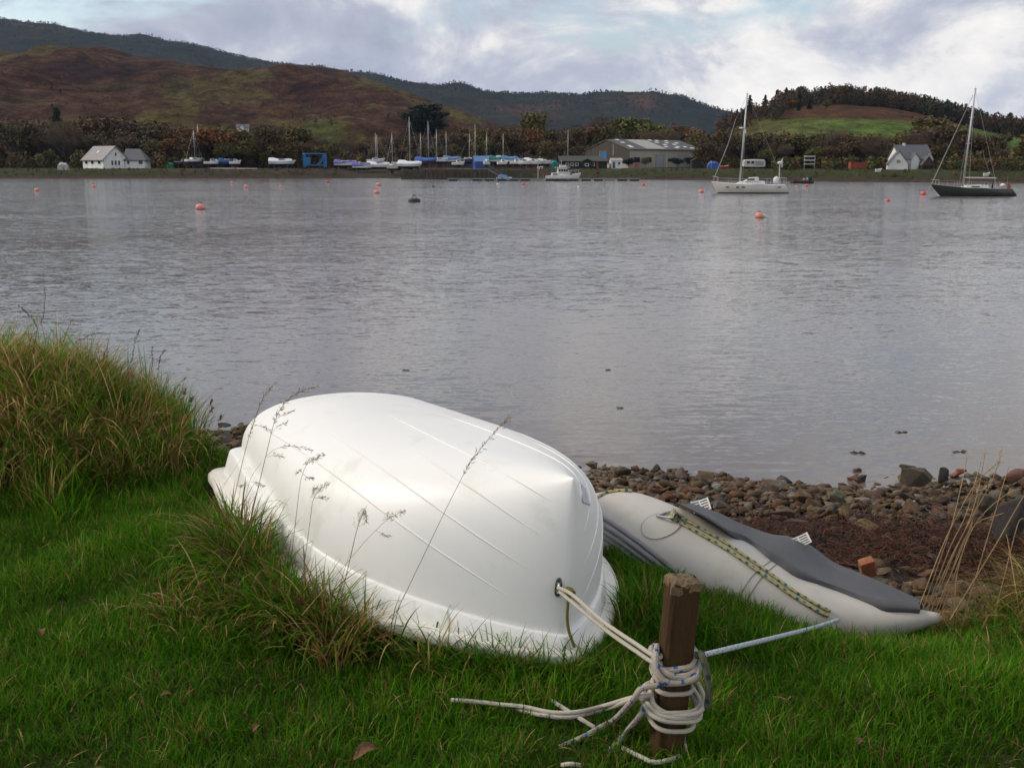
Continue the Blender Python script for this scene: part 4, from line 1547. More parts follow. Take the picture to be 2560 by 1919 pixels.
def tarp_heap(o, w, h, mat, sd=1):
    rr = []
    rn = random.Random(sd)
    for i in range(8):
        t = i / 7
        x = (t - .5) * w
        hh = h * (math.sin(math.pi * min(1, max(0, .08 + .84 * t))) ** .35) * rn.uniform(.9, 1.05)
        rr.append([(x, -w * .28, 0), (x, -w * .25, hh * .75), (x, -.03 * w, hh), (x, w * .2, hh * .8), (x, w * .28, 0)])
    m = MB()
    m.loft(rr, False, True, True)
    m.build('tarpaulin', mat, o)
    m = MB()
    m.tube([(-.2 * w, -w * .29, .02), (-.2 * w, -w * .262, h * .75), (-.2 * w, -.04 * w, h * 1.04), (-.2 * w, w * .22, h * .8)], .025, 4)
    m.build('lashing', frame_w, o)


shore_thing('tarpaulin_heap', 'bright blue tarpaulin heap right of the shed', 'tarpaulin', 1783, 240, lambda o: tarp_heap(o, 2.6, 1.75, cover_blue))
shore_thing('tarpaulin_heap', 'small green covered heap behind the cottage', 'tarpaulin', 424, 262, lambda o: tarp_heap(o, 2.0, 1.5, cover_green, 4))
shore_thing('tarpaulin_heap', 'teal covered heap left of the black cabin', 'tarpaulin', 1386, 252, lambda o: tarp_heap(o, 1.9, 1.9, cover_teal, 5))
shore_thing('tarpaulin_heap', 'pale and tan covered heap on the grass left of the cottage', 'tarpaulin', 157, 243, lambda o: tarp_heap(o, 2.3, 1.9, M('pale_canvas', (.5, .45, .4), .7, (.3, .3, .33), 1.2), 8))


def caravan(o):
    m = MB()
    rr = []
    for x, z0, z1 in ((-2.4, .55, 1.75), (-2.2, .45, 2.0), (0, .42, 2.08), (2.1, .45, 1.98), (2.35, .6, 1.7)):
        rr.append([(x, -1.0, z0), (x, -1.0, z1 - .1), (x, -.7, z1), (x, .7, z1), (x, 1.0, z1 - .1), (x, 1.0, z0)])
    m.loft(rr, True, True, True)
    m.build('body', cream_wall if False else M('caravan_white', (.6, .58, .53), .5, (.5, .47, .42), 1), o)
    for s in (-1.5, -.5):
        m = MB()
        m.box((s, -1.02, 1.4), (.6, .06, .5))
        m.build('window', glass, o)
    m = MB()
    m.box((1.0, -1.02, 1.2), (1.8, .06, .9))
    m.build('awning', grey_paint, o)
    m = MB()
    m.tube([(0, -.95, .28), (0, -.7, .28)], .28, 10)
    m.build('wheel', M('tyre'), o)


shore_thing('caravan', 'off-white static caravan behind the mast of the white yacht', 'caravan', 1885, 240, caravan)


def shed_small(o, w, d, h, wall, roof):
    C = o.location
    gable(o, C - Vector((w / 2, 0, 0)), (0, 1, 0), (1, 0, 0), d, w, h, h * 1.35, wall, roof, .15, .08)
    opening(o, 'door', C - Vector((w / 2, 0, 0)), (1, 0, 0), (0, -1, 0), w * .35, w * .65, 0, h * .85, wall, black_boards)


shore_thing('garden_shed', 'small black gabled shed at the right end of the boat shed', 'shed', 1742, 246, lambda o: shed_small(o, 2.3, 2.2, 1.7, black_boards, black_boards))
shore_thing('storage_container', 'low rust-orange container beside the right shore', 'container', 2145, 222, lambda o: (
    MB().box((0, 0, .75), (3.4, 1.6, 1.2)).build('body', orange_paint, o), MB().box((0, 0, 1.4), (3.5, 1.7, .1)).build('lid', orange_paint, o),
    [MB().box((x, -.83, .75), (.12, .08, 1.2)).build('rib', orange_paint, o) for x in (-1.6, -.8, 0, .8, 1.6)]))


def rack(o):
    for sx in (-1, 1):
        MB().bar((sx * 1.1, 0, 0), (sx * 1.1, 0, 2.6), .1).build('post', alloy, o)
    for z in (.9, 1.7, 2.5):
        rr = hull_rings(2.5, .75, z + .32, z + .28, z, .2, .05, .6, 7)
        m = MB()
        m.loft(rr, False, True, False)
        m.build('dinghy_hull', gel_white, o, True)


shore_thing('dinghy_rack', 'steel rack of stacked white dinghies on the right shore', 'rack', 2024, 226, rack)


def small_boat(o, L=2.6, mat=None, z=0.0):
    hull_parts(o, L, L * .38, z + .75, z + .62, z + .0, z + .12, mat or gel_white, mat or gel_white, .3, .05, .7, gel_white)
    m = MB()
    m.box((-.3, 0, z + .62), (.3, L * .3, .06))
    m.build('thwart', teak, o)


shore_thing('rowing_boat', 'small red and white boat beside the blue tarpaulin heap', 'boat', 1812, 236, lambda o: small_boat(o, 2.0, red_paint))
shore_thing('rowing_boat', 'white rowing boat on the bank left of the gabled house', 'boat', 2198, 200, lambda o: small_boat(o, 1.3))
for px, Y, lb, L in ((1350, 240, 'white dinghy on the grass beside the black cabin', 1.4), (2470, 190, 'upturned white hull on the right bank', 1.2)):
    shore_thing('rowing_boat', lb, 'boat', px, Y, lambda o: small_boat(o, L))


def spar(o):
    m = MB()
    m.tube([(-5.3, 0, .35), (0, .2, .3), (5.4, .3, .3)], [.09, .11, .08], 6)
    m.build('spar', gel_cream, o)
    for x in (-4, 0, 4):
        MB().box((x, .1, .1), (.3, .8, .2)).build('trestle', wood_stand, o)


shore_thing('stored_mast', 'long pale mast lying on trestles along the grass bank', 'mast', 582, 243, spar)


def turbine_post(o):
    MB().tube([(0, 0, 0), (0, 0, 4.2)], .04, 6).build('pole', alloy, o)


def lifebuoy(o):
    MB().bar((0, 0, -.2), (0, 0, 1.4), .09).build('post', wood_stand, o)
    m = MB()
    pts = [(.32 * math.cos(a), -.1, 1.15 + .32 * math.sin(a)) for a in np.linspace(0, 2 * math.pi, 15)]
    m.tube(pts, .1, 6, False)
    m.build('ring', red_paint, o, True)
    m = MB()
    m.box((0, 0, 1.15), (.62, .12, .62))
    m.build('housing', red_paint, o)


shore_thing('lifebuoy_post', 'red lifebuoy on a post at the end of the pontoon bank', 'lifebuoy', 1590, 226, lifebuoy)
shore_thing('telegraph_pole', 'thin dark wooden pole standing before the green field', 'pole', 2002, 268, lambda o: (
    MB().tube([(0, 0, -.3), (0, 0, 10.6)], [.13, .09], 6).build('shaft', wood_stand, o), MB().bar((-.5, 0, 10.1), (.5, 0, 10.1), .1).build('crossarm', wood_stand, o)))

# ---- quay wall, jetty and pontoon
stone_w = M('quay_stone', (0.10, 0.085, 0.06), .9, (.05, .045, .03), 1.5, .8, 4, dirt=((.04, .055, .02), .8, .5, .7))
q0, q1 = pt_far(1003, 231), pt_far(1330, 229)
quay = thing('quay_wall', 'dark weathered quay wall below the laid-up yachts', 'wall', (q0 + q1) / 2 * Vector((1, 1, 0)) if False else Vector(((q0.x + q1.x) / 2, (q0.y + q1.y) / 2, 0)))
d = (q1 - q0)
ang = math.atan2(d.y, d.x)
quay.rotation_euler = (0, 0, ang)
Lq = d.length
rn = random.Random(3)
for row in range(3):
    x = -Lq / 2
    while x < Lq / 2 - .3:
        w_ = rn.uniform(1.0, 2.0)
        m = MB()
        m.box((x + w_ / 2, rn.uniform(-.06, .06), .35 + row * .62), (w_ - .06, 1.2, .58))
        m.build('stone', stone_w, quay)
        x += w_
MB().box((0, .15, .95), (Lq, .7, 2.0)).build('wall_core', stone_w, quay)
jet = thing('jetty', 'timber jetty on tall piles in front of the boatyard', 'jetty', pt_far(1145, 226) * Vector((1, 1, 0)) if False else Vector((pt_far(1145, 226).x, 226, 0)))
Lj = (1226 - 1065) * mpp(226)
m = MB()
m.box((0, 0, 2.15), (Lj, 1.5, .16))
m.build('deck', M('jetty_deck', (.2, .18, .16), .8, (.14, .125, .11), 3), jet)
m = MB()
m.box((-Lj * .32, -.78, 2.3), (Lj * .3, .06, .22))
m.build('edge_beam', M('faded_red', (.22, .08, .07), .8), jet)
for i in range(15):
    x = -Lj / 2 + .3 + (Lj - .6) * i / 14
    for s in (-1, 1):
        m = MB()
        m.tube([(x, s * .65, -.8), (x, s * .65, 2.06)], .11, 6)
        m.build('pile', wood_stand, jet)
for i in range(0, 15, 2):
    x = -Lj / 2 + .3 + (Lj - .6) * i / 14
    MB().bar((x, .7, 2.2), (x, .7, 3.0), .06).build('rail_post', wood_stand, jet)
MB().bar((-Lj / 2, .7, 3.0), (Lj / 2, .7, 3.0), .06).build('handrail', wood_stand, jet)

YP = on_z(1360, 452.5, 0).y
pon = thing('pontoon', 'long low floating pontoon lying out from the jetty', 'pontoon', Vector((azx(1360, YP), YP, 0)))
Lp = (1603 - 1118) * mpp(YP)
deckm_ = M('pontoon_deck', (.24, .25, .25), .7, (.17, .175, .18), 3)
nsec = 8
for i in range(nsec):
    x0 = -Lp / 2 + Lp * i / nsec
    s = Lp / nsec
    MB().box((x0 + s / 2, 0, .42), (s - .12, 1.6, .14)).build('deck_section', deckm_, pon)
    MB().box((x0 + s * .25, 0, .12), (s * .36, 1.5, .46)).build('float', M('float_dark', (.03, .045, .045), .6), pon)
    MB().box((x0 + s * .75, 0, .12), (s * .36, 1.5, .46)).build('float', M('float_pale', (.3, .3, .3), .6) if i % 3 == 0 else M('float_dark'), pon)
for x in (-Lp * .48, -Lp * .36, -Lp * .24, -Lp * .12):
    MB().tube([(x, .75, -.5), (x, .75, 1.6)], .09, 6).build('pile', wood_stand, pon)
MB().tube([(-Lp * .03, .8, -.5), (-Lp * .03, .8, 4.0)], [.1, .07], 6).build('light_pole', cream_wall, pon)
gx = pt_far(1222, 224)
gw = thing('gangway', 'sloping dark gangway from the jetty down to the pontoon', 'gangway', Vector((gx.x, 222, 2.1)))
a_, b_ = Vector((0, 0, 0)), Vector(((1262 - 1222) * mpp(214), YP - 222 + .5, -1.65))
for s in (-.4, .4):
    off = Vector((s * .3, s, 0))
    MB().bar(a_ + off, b_ + off, .1, .18).build('side_beam', black_boards, gw)
    MB().bar(a_ + off + Vector((0, 0, .8)), b_ + off + Vector((0, 0, .8)), .05).build('handrail', black_boards, gw)
for i in range(9):
    c = a_.lerp(b_, (i + .5) / 9)
    MB().box(c, (.7, .9, .05)).build('tread', deckm_, gw)
o = thing('dinghy_cluster_boat', 'small boat with blue cover moored at the pontoon landing', 'boat', Vector((azx(1260, YP + 1.6), YP + 1.6, 0)), .1)
hull_parts(o, 3.0, 1.2, .7, .6, -.15, .08, gel_white, antifoul_blue, .4, .1, .7)
m = MB()
m.loft([[(x, -.5, .6), (x, 0, .6 + h), (x, .5, .6)] for x, h in ((-1.3, .2), (-.6, .7), (.3, .55), (1.0, .15))], False, True, True)
m.build('cover', cover_sky, o)
o.name = 'moored_dinghy'


# ---- motor cruiser at the pontoon
def cruiser():
    Yc = YP + 2.2
    p = Vector((azx(1408, Yc), Yc, 0))
    o = thing('motor_cruiser', 'white motor cruiser with wheelhouse and flybridge lying at the pontoon', 'boat', p, R(4))
    L = (1457 - 1366) * mpp(Yc)
    hull_parts(o, L, 2.5, 1.5, 1.0, -.35, .16, gel_white, antifoul_blue, 1.0, .1, .85)
    rounded_cabin(-L * .32, L * .28, 1.05, .7, 1.0, 1.55, .1, .6, .08).build('lower_cabin', gel_white, o)
    rounded_cabin(-L * .16, L * .17, .95, .85, 1.5, 2.5, .05, .45, .1).build('wheelhouse', gel_white, o)
    for i in range(4):
        x = -L * .135 + i * L * .068
        for s in (-1, 1):
            MB().box((x + .18, s * .93, 2.0), (L * .05, .07, .5)).build('window', glass, o)
    MB().box((L * .11, 0, 2.02), (.08, 1.4, .45), rot=Matrix.Rotation(R(-24), 3, 'Y')).build('windscreen', glass, o)
    for x in (-L * .27, -L * .2, L * .2):
        for s in (-1, 1):
            MB().box((x, s * 1.0, 1.28), (.4, .08, .22)).build('porthole', glass, o)
    MB().box((-L * .02, 0, 2.56), (L * .4, 1.95, .1)).build('roof', gel_white, o)
    rounded_cabin(-L * .1, L * .1, .8, .7, 2.6, 3.05, .02, .3, .05).build('flybridge', gel_cream, o)
    m = MB()
    for s in (-1, 1):
        m.tube([(L * .1, s * 1.0, 1.9), (L * .3, s * .75, 2.0), (L * .47, s * .12, 2.1)], .022, 4)
        for x, w_ in ((L * .1, 1.0), (L * .22, .9), (L * .33, .66), (L * .43, .28)):
            m.tube([(x, s * w_, 1.2), (x, s * w_, 1.98)], .02, 4)
    m.build('rail', alloy, o)
    m = MB()
    m.box((-L * .5 + .1, 0, 1.0), (.8, 1.4, .7))
    m.build('stern_canopy', M('dark_red_canvas', (.16, .03, .03), .8), o)
    MB().tube([(-L * .05, 0, 3.0), (-L * .05, 0, 3.9)], .03, 5).build('aerial', gel_white, o)


cruiser()


# ---- the two yachts afloat
def white_yacht():
    Y = on_z(1870, 483, 0).y
    u = mpp(Y)
    x = azx(1873, Y)
    L = (1966 - 1784) * u
    o = thing('white_yacht', 'white sailing yacht with bare mast moored beyond the pink buoys', 'yacht', Vector((x, Y, 0)), math.pi - .06)
    # bow points left: local +x is the bow
    hull_parts(o, L, 2.7, 1.32, .98, -.3, .10, M('yacht_white', (.66, .64, .58), .25, (.6, .58, .52), .7), antifoul_black, 1.0, -.55, .55)
    rounded_cabin(-L * .22, L * .2, .85, .55, 1.0, 1.42, .1, .9, .1).build('coachroof', gel_white, o)
    rounded_cabin(-L * .13, L * .06, .72, .62, 1.38, 1.86, .05, .7, .1).build('pilothouse', gel_white, o)
    for s in (-1, 1):
        MB().box((L * -.02, s * .71, 1.62), (L * .1, .07, .2)).build('window', glass, o)
        for x_ in (L * .3, L * .165, L * .085, -L * .4):
            b = 1.24 if x_ < L * .2 else .98
            MB().box((x_, s * (b + .02), .72), (.36, .1, .13)).build('portlight', glass, o)
    ms = add_mast(o, L * .115, 1.35, (484 - 231) * u - 2.0, .115, -.042, None, False, L, 1.2, True, .02, True)
    h = (484 - 231) * u - 2.0
    tx, tz = L * .115 - .042 * h, 1.35 + h
    m = MB()
    m.tube([(L * .5 - .15, 0, 1.42), (L * .34 - .3, 0, 1.3 + h * .42), (L * .26 - .45, 0, 1.4 + h * .72)], [.045, .05, .03], 5)
    m.build('furled_jib', M('sailcloth', (.36, .36, .36), .8), o)
    m = MB()
    m.tube([(L * .26 - .45, 0, 1.4 + h * .72), (tx, 0, tz)], .014, 4)
    m.tube([(-L * .5, 0, 1.0), (tx, 0, tz)], .012, 4)
    for s in (-1, 1):
        m.tube([(L * .1, s * 1.2, 1.1), (L * .11 - .02 * h, s * .6, 1.35 + h * .5), (tx, 0, tz - .3)], .012, 4)
    m.build('stays', alloy, o)
    m = MB()
    m.box((L * .1 - .02 * h, .2, 1.35 + h * .58), (.18, .18, .45))
    m.build('mast_light', gel_white, ms)
    m = MB()
    m.tube([(-L * .41, .3, 1.0), (-L * .41, .3, 3.4)], .05, 6)
    pole = m.build('generator_pole', gel_white, o)
    m = MB()
    m.ball((-L * .41, .3, 3.5), .2, 8, 5, sq=(1.5, 1, 1))
    for k in range(5):
        a = k * 2 * math.pi / 5
        m.bar((-L * .41 - .25, .3, 3.5), (-L * .41 - .25, .3 + .55 * math.cos(a), 3.5 + .55 * math.sin(a)), .09, .03)
    m.build('wind_generator', gel_white, pole)
    m = MB()
    m.ball((-L * .38, 0, 1.5), .42, 10, 6, sq=(.9, 1, 1.1))
    m.build('covered_outboard', gel_white, o, True)
    m = MB()
    for s in (-1, 1):
        m.tube([(L * .5 - .1, 0, 1.95), (L * .42, s * .45, 1.85), (L * .42, s * .45, 1.3)], .03, 5)
        m.tube([(-L * .5, s * .6, 1.0), (-L * .5, s * .6, 1.8), (-L * .42, s * .8, 1.75), (-L * .42, s * .8, 1.0)], .03, 5)
        m.tube([(L * .42, s * .45, 1.75), (0, s * 1.25, 1.65), (-L * .42, s * .85, 1.7)], .012, 4)
        for x_ in (.25, .1, -.1, -.28):
            m.tube([(L * x_, s * (1.25 if x_ < .2 else .9), 1.05), (L * x_, s * (1.25 if x_ < .2 else .9), 1.68)], .015, 4)
    m.build('guard_rail', alloy, o)


def dark_yacht():
    Y = on_z(2430, 490, 0).y
    u = mpp(Y)
    L = (2531 - 2328) * u
    o = thing('dark_yacht', 'dark green-black sailing yacht with tall bare mast on the right', 'yacht', Vector((azx(2431, Y), Y, 0)), math.pi + .05)
    hull_parts(o, L, 2.6, 1.25, .78, -.3, .08, dark_green, antifoul_black, 1.5, -.9, .5, teak)
    rounded_cabin(-L * .2, L * .12, .75, .5, .85, 1.18, .1, .5, .1).build('coachroof', gel_white, o)
    for s in (-1, 1):
        MB().box((-L * .03, s * .71, 1.02), (L * .1, .06, .12)).build('window', glass, o)
    H = (490 - 221) * u - 1.5
    ms = add_mast(o, L * .095, 1.0, H, .10, -.045, None, False, L, 1.0, True)
    tx, tz = L * .095 - .045 * H, 1.0 + H
    m = MB()
    m.tube([(L * .49, 0, 1.3), (tx + .2, 0, tz - .5)], [.05, .022], 5)
    m.build('furled_jib', M('sailcloth'), o)
    m = MB()
    m.tube([(-L * .33, 0, 1.2), (tx, 0, tz)], .013, 4)
    for s in (-1, 1):
        m.tube([(L * .08, s * 1.15, .95), (L * .09 - .022 * H, s * .55, 1.0 + H * .5), (tx, 0, tz - .2)], .012, 4)
    m.build('stays', alloy, o)
    m = MB()
    m.tube([(L * .09, 0, 1.95), (-L * .32, 0, 1.9)], [.075, .07], 6)
    m.build('boom', gel_cream, o)
    m = MB()
    m.tube([(-L * .30, 0, 1.9), (-L * .22, 0, 2.6), (-L * .12, 0, 4.6)], .012, 4)
    m.tube([(-L * .30, 0, 1.9), (-L * .30, 0, .9)], .015, 4)
    m.build('mainsheet', alloy, o)
    m = MB()
    m.tube([(-L * .45, .2, .8), (-L * .455, .2, 2.1)], .025, 5)
    st = m.build('ensign_staff', teak, o)
    m = MB()
    m.loft([[(-L * .455 - .02, .2, 1.35), (-L * .455 - .02, .2, .8)], [(-L * .455 - .25, .3, 1.2), (-L * .455 - .22, .32, .68)], [(-L * .455 - .42, .22, 1.02), (-L * .455 - .38, .24, .6)]], False)
    m.build('ensign', red_paint, st)
    m = MB()
    m.ball((-L * .43, -.3, 1.12), .26, 10, 6, sq=(1, 1, .9))
    m.build('outboard', gel_white, o, True)
    for x_, h_ in ((-.14, .45), (-.18, .5), (-.27, .7)):
        MB().tube([(L * x_, .2, .85), (L * x_ - .05, .2, .9 + h_)], [.1, .05], 6).build('winch' if h_ < .6 else 'binnacle', antifoul_black, o)
    m = MB()
    for s in (-1, 1):
        m.tube([(L * .5, 0, 1.75), (L * .42, s * .4, 1.7), (L * .42, s * .4, 1.2)], .028, 5)
        m.tube([(L * .42, s * .4, 1.65), (0, s * 1.2, 1.5), (-L * .44, s * .7, 1.4)], .011, 4)
        for x_ in (.25, .1, -.08, -.25, -.42):
            yb = 1.2 if x_ < .2 and x_ > -.3 else .8
            m.tube([(L * x_, s * yb, .9), (L * x_, s * yb, 1.52)], .014, 4)
    m.build('guard_rail', alloy, o)
    m = MB()
    m.tube([(L * .49, 0, 1.2), (L * .56, .05, .1), (L * .6, .05, -.1)], .02, 4)
    m.build('mooring_line', alloy, o)


white_yacht()
dark_yacht()
# dark raft
Yr = on_z(2008, 458.5, 0).y
o = thing('work_raft', 'low dark raft with clutter moored behind the white yacht', 'raft', Vector((azx(2008, Yr), Yr, 0)))
MB().box((0, 0, .18), (52 * mpp(Yr), 1.8, .4)).build('deck', black_boards, o)
for i, (x, h) in enumerate(((-1.2, .35), (.3, .5), (1.3, .9), (1.0, .6))):
    m = MB()
    m.ball((x, 0, .4 + h / 2), h / 2, 8, 5)
    m.build('gear_bundle', grey_paint if i % 2 else black_boards, o)

# ---- mooring buoys
buoy_pink = M('faded_pink_buoy', (0.70, 0.27, 0.235), .5, (.6, .2, .17), 2.5, dirt=((.3, .2, .15), 3, .55, .8))
buoy_red = M('red_buoy', (0.64, 0.10, 0.085), .45, (.52, .08, .07), 2.5)
buoy_white = M('white_buoy', (0.7, 0.66, 0.62), .5)
buoy_black = M('black_buoy', (0.022, 0.024, 0.024), .6)
weed = M('buoy_weed', (0.06, 0.05, 0.025), .9)
BU = [(80, 413, 13, 'p', 'faded pink buoy farthest left, low in the water'), (203, 404, 10, 'p', 'small pink buoy in front of the white cottage'), (433, 452, 23, 'p', 'largest round pink buoy on the left of the water'),
      (501, 396, 8, 'p', 'tiny pink buoy just right of the cottage'), (532, 405, 11, 'p', 'pink buoy below the blue tarpaulin boat'), (607, 404, 8, 'p', 'tiny pink buoy left of the boat hoist'),
      (708, 394, 9, 'r', 'small red buoy below the boat hoist'), (818, 401, 13, 'p', 'upper of the two pink buoys below the slip'), (814, 418, 15, 'p', 'lower of the two pink buoys below the slip'),
      (936, 404, 6, 'b', 'tiny dark buoy right of the slip'), (1076, 400, 8, 'w', 'tiny white buoy in front of the pontoon'), (1131, 399, 9, 'r', 'red buoy in front of the moored cruiser'),
      (1250, 406, 8, 'w', 'small white buoy right of the cruiser'), (1390, 401, 9, 'r', 'red buoy beyond the right end of the pontoon'), (1515, 416, 13, 'p', 'pink buoy just off the bow of the white yacht'),
      (1640, 470, 21, 'q', 'pink buoy with a white end, nearest of the right-hand buoys'), (1722, 405, 7, 'p', 'tiny pale buoy astern of the white yacht'), (1742, 403, 9, 'r', 'small bright red buoy by the dark raft'),
      (1918, 435, 10, 'r', 'small red buoy between the two yachts'), (1995, 421, 15, 'r', 'bright red buoy under the bow of the dark yacht')]
for px, py, wd, c, lb in BU:
    px, py, wd = px * K, py * K, wd * K
    P = on_z(px, py, 0)
    r_ = wd * P.y / (FPX) / 2 * .86
    o = thing('mooring_buoy', lb, 'buoy', P, random.uniform(0, 6), 'mooring buoys on the loch')
    mt = {'p': buoy_pink, 'r': buoy_red, 'w': buoy_white, 'b': buoy_black, 'q': buoy_pink}[c]
    m = MB()
    m.ball((0, 0, r_ * .35), r_, 14, 8, sq=(1, 1, .92))
    f_ = m.build('float', mt, o, True)
    m = MB()
    m.tube([(r_ * .3 * math.cos(a), 0, r_ * 1.3 + r_ * .22 * math.sin(a)) for a in np.linspace(0, 2 * math.pi, 9)], r_ * .07, 5, False)
    m.build('ring', weed, f_)
    m = MB()
    m.ball((0, 0, r_ * .02), r_ * .99, 14, 2, -.3, (1.01, 1.01, .3))
    m.build('weed_line', weed, f_)
    if c == 'q':
        m = MB()
        m.ball((r_ * 1.25, 0, r_ * .3), r_ * .55, 10, 6)
        m.build('pickup_float', buoy_white, o, True)
        o.rotation_euler = (0, 0, .2)
P = on_z(895 * K, 436 * K, 0)
o = thing('black_buoy', 'black drum buoy with a lifting frame in the middle of the water', 'buoy', P)
rb = 13 * K * P.y / FPX
m = MB()
m.loft([[(rb * s * math.cos(a), rb * s * math.sin(a), z * rb) for a in np.linspace(0, 2 * math.pi, 17)[:-1]] for s, z in ((.9, -.3), (1, -.1), (1, .35), (.9, .5), (.35, .58))], True, True, True)
m.build('drum', buoy_black, o, True)
m = MB()
m.bar((-rb * .4, 0, rb * .5), (-.05, 0, rb * 1.15), .05)
m.bar((rb * .4, 0, rb * .5), (.05, 0, rb * 1.15), .05)
m.bar((-.1, 0, rb * 1.15), (.1, 0, rb * 1.15), .05)
m.build('lifting_frame', buoy_black, o)
# drifting weed near the shore
for i, (px, py, wd) in enumerate(((1015, 926, 18), (1550, 1020, 20), (2255, 1081, 36), (2145, 1132, 40), (2400, 1130, 50), (1520, 925, 14))):
    P = on_z(px, py, 0.0)
    o = thing('floating_weed', ['small dark weed floating above the dinghy', 'dark weed floating above the inflatable', 'long dark weed floating near the right shingle', 'dark weed at the shallow edge left of the flat rock',
                                'broad weed patch right of the flat rock', 'tiny weed far out above the dinghy'][i], 'seaweed', P)
    rn = random.Random(i)
    for k in range(7):
        a = rn.uniform(-.5, .5) + (math.pi if k % 2 else 0)
        l_ = wd * P.y / FPX * rn.uniform(.25, .55)
        m = MB()
        m.tube([(0, 0, .0), (l_ * .5 * math.cos(a), l_ * .5 * math.sin(a) + rn.uniform(-.03, .03), .015), (l_ * math.cos(a), l_ * math.sin(a), 0)], [.006, .007, .003], 4)
        m.build('frond', weed, o)

# ================================================================== UPTURNED DINGHY
DP = dict(L=2.5088, B=1.4254, D=0.5026, e1=0.82, e2=0.74, rise=0.2395, roll=-0.092, pitch=-0.002, yaw=-1.0885, x=-0.9674, y=5.2928, z=2.0499, kb=0.015, ks=0.1571, pb=2.65)


def d_plan(t, L, B):
    if t < 0.12:
        a = t / 0.12 * math.pi / 2
        n = 5.0
        return 0.16 * (1 - max(0, math.cos(a)) ** (2 / n)) * L * .6, 0.46 * B * math.sin(a) ** (2 / n)
    q_ = min(1.0, (t - 0.12) / 0.88)
    x0 = 0.16 * 0.6
    x = x0 + (1 - x0) * (1 - (1 - q_) ** 1.35)
    if x < 0.42:
        h = 0.46 + 0.04 * math.sin((x - x0) / (0.42 - x0) * math.pi / 2)
    else:
        h = 0.5 * max(0, 1 - ((x - 0.42) / 0.58) ** DP['pb']) ** 0.86
    return x * L, B * h


def d_zl(xf):
    return .13 - .085 * min(1, max(0, (xf - .5) / .5)) ** 1.2


def d_pt(t, th, side=1, out=0.0):
    """point on the shell; th 0 ledge .. pi/2 keel"""
    L, B, D = DP['L'], DP['B'], DP['D']
    x, y = d_plan(t, L, B)
    mid = L * .5
    s = math.sin(th)
    w_ = min(1, max(0, (x / L - .35) / .3))
    kx = (1 - .12 - DP['ks'] * s ** 2) * (1 - w_) + (1 - .06 - DP['kb'] * s ** 4) * w_
    ky = (.81 + .06 * w_) * max(0, math.cos(th)) ** DP['e1']
    z0 = d_zl(x / L)
    zt = D * (1 + DP['rise'] * (x / L - .5))
    return Vector((mid + (x - mid) * kx, y * ky * side, z0 + (zt - z0) * s ** DP['e2']))


def d_level(t, ks, kb, ky, zf, side):
    """ks, kb: stern and bow length factors; zf: 0 rim .. 1 ledge height (below 0: metres)"""
    L, B = DP['L'], DP['B']
    x, y = d_plan(t, L, B)
    w_ = min(1, max(0, (x / L - .35) / .3))
    k = ks * (1 - w_) + kb * w_
    z = zf if abs(zf) < .05 and zf <= 0 else zf * d_zl(x / L)
    return Vector((L * .5 + (x - L * .5) * k, y * ky * side, z))


gel = M('dinghy_gelcoat', (0.80, 0.79, 0.76), .42, (.75, .745, .72), 1.3, .06, 180, dirt=((.58, .56, .45), 4.0, .56, .85))
gel_rim = M('dinghy_rim', (0.74, 0.72, 0.65), .4, (.66, .63, .55), 3, dirt=((.42, .38, .28), 5.0, .58, .85))
steel = M('stainless', (0.62, 0.62, 0.62), .22, (.5, .5, .5), 4, metal=1.0)
dinghy = thing('upturned_dinghy', 'white plastic rowing dinghy lying upside down on the grass', 'dinghy', (DP['x'], DP['y'], DP['z']))
dinghy.rotation_euler = (DP['roll'], DP['pitch'], DP['yaw'])
TS = [i / 70 for i in range(71)]


def loop(f):
    """closed loop: near side stern->bow then far side bow->stern"""
    return [f(t, -1) for t in TS] + [f(t, 1) for t in reversed(TS[1:-1])]


m = MB()
rings = [loop(lambda t, s, a=a: d_pt(t, a, s)) for a in [math.pi / 2 * (i / 30) ** 1.15 for i in range(31)]]
m.loft(rings, True)
hull = m.build('hull', gel, dinghy, True)
m = MB()
lv = [(.955, .972, .905, .10), (.948, .968, .898, .28), (.932, .958, .878, .93), (.928, .955, .872, .99), (.915, .95, .857, 1.015), (.895, .945, .828, 1.01), (.872, .935, .80, 1.0)]
m.loft([loop(lambda t, s, k=k: d_level(t, k[0], k[1], k[2], k[3], s)) for k in lv], True)
m.build('side_band', gel, dinghy, True)
m = MB()
lv = [(.955, .97, .90, -.04), (.998, .998, .995, -.042), (1.003, 1.003, 1.003, -.03), (1.0, 1.0, 1.0, -.004), (.99, .992, .985, .07), (.968, .98, .935, .12), (.955, .97, .90, .12), (.94, .96, .87, .14)]
m.loft([loop(lambda t, s, k=k: d_level(t, k[0], k[1], k[2], k[3], s)) for k in lv], True)
m.build('gunwale_rim', gel_rim, dinghy, True)
bpy.context.view_layer.update()
DM = dinghy.matrix_world.copy()
_me = hull.data
DBVH = BVHTree.FromPolygons([DM @ v.co for v in _me.vertices], [tuple(p.vertices) for p in _me.polygons])


def cast(bvh, px, py):
    d = ray(px, py).normalized()
    loc, nrm, i, dist = bvh.ray_cast(Vector((0, 0, CH)), d)
    return loc, nrm


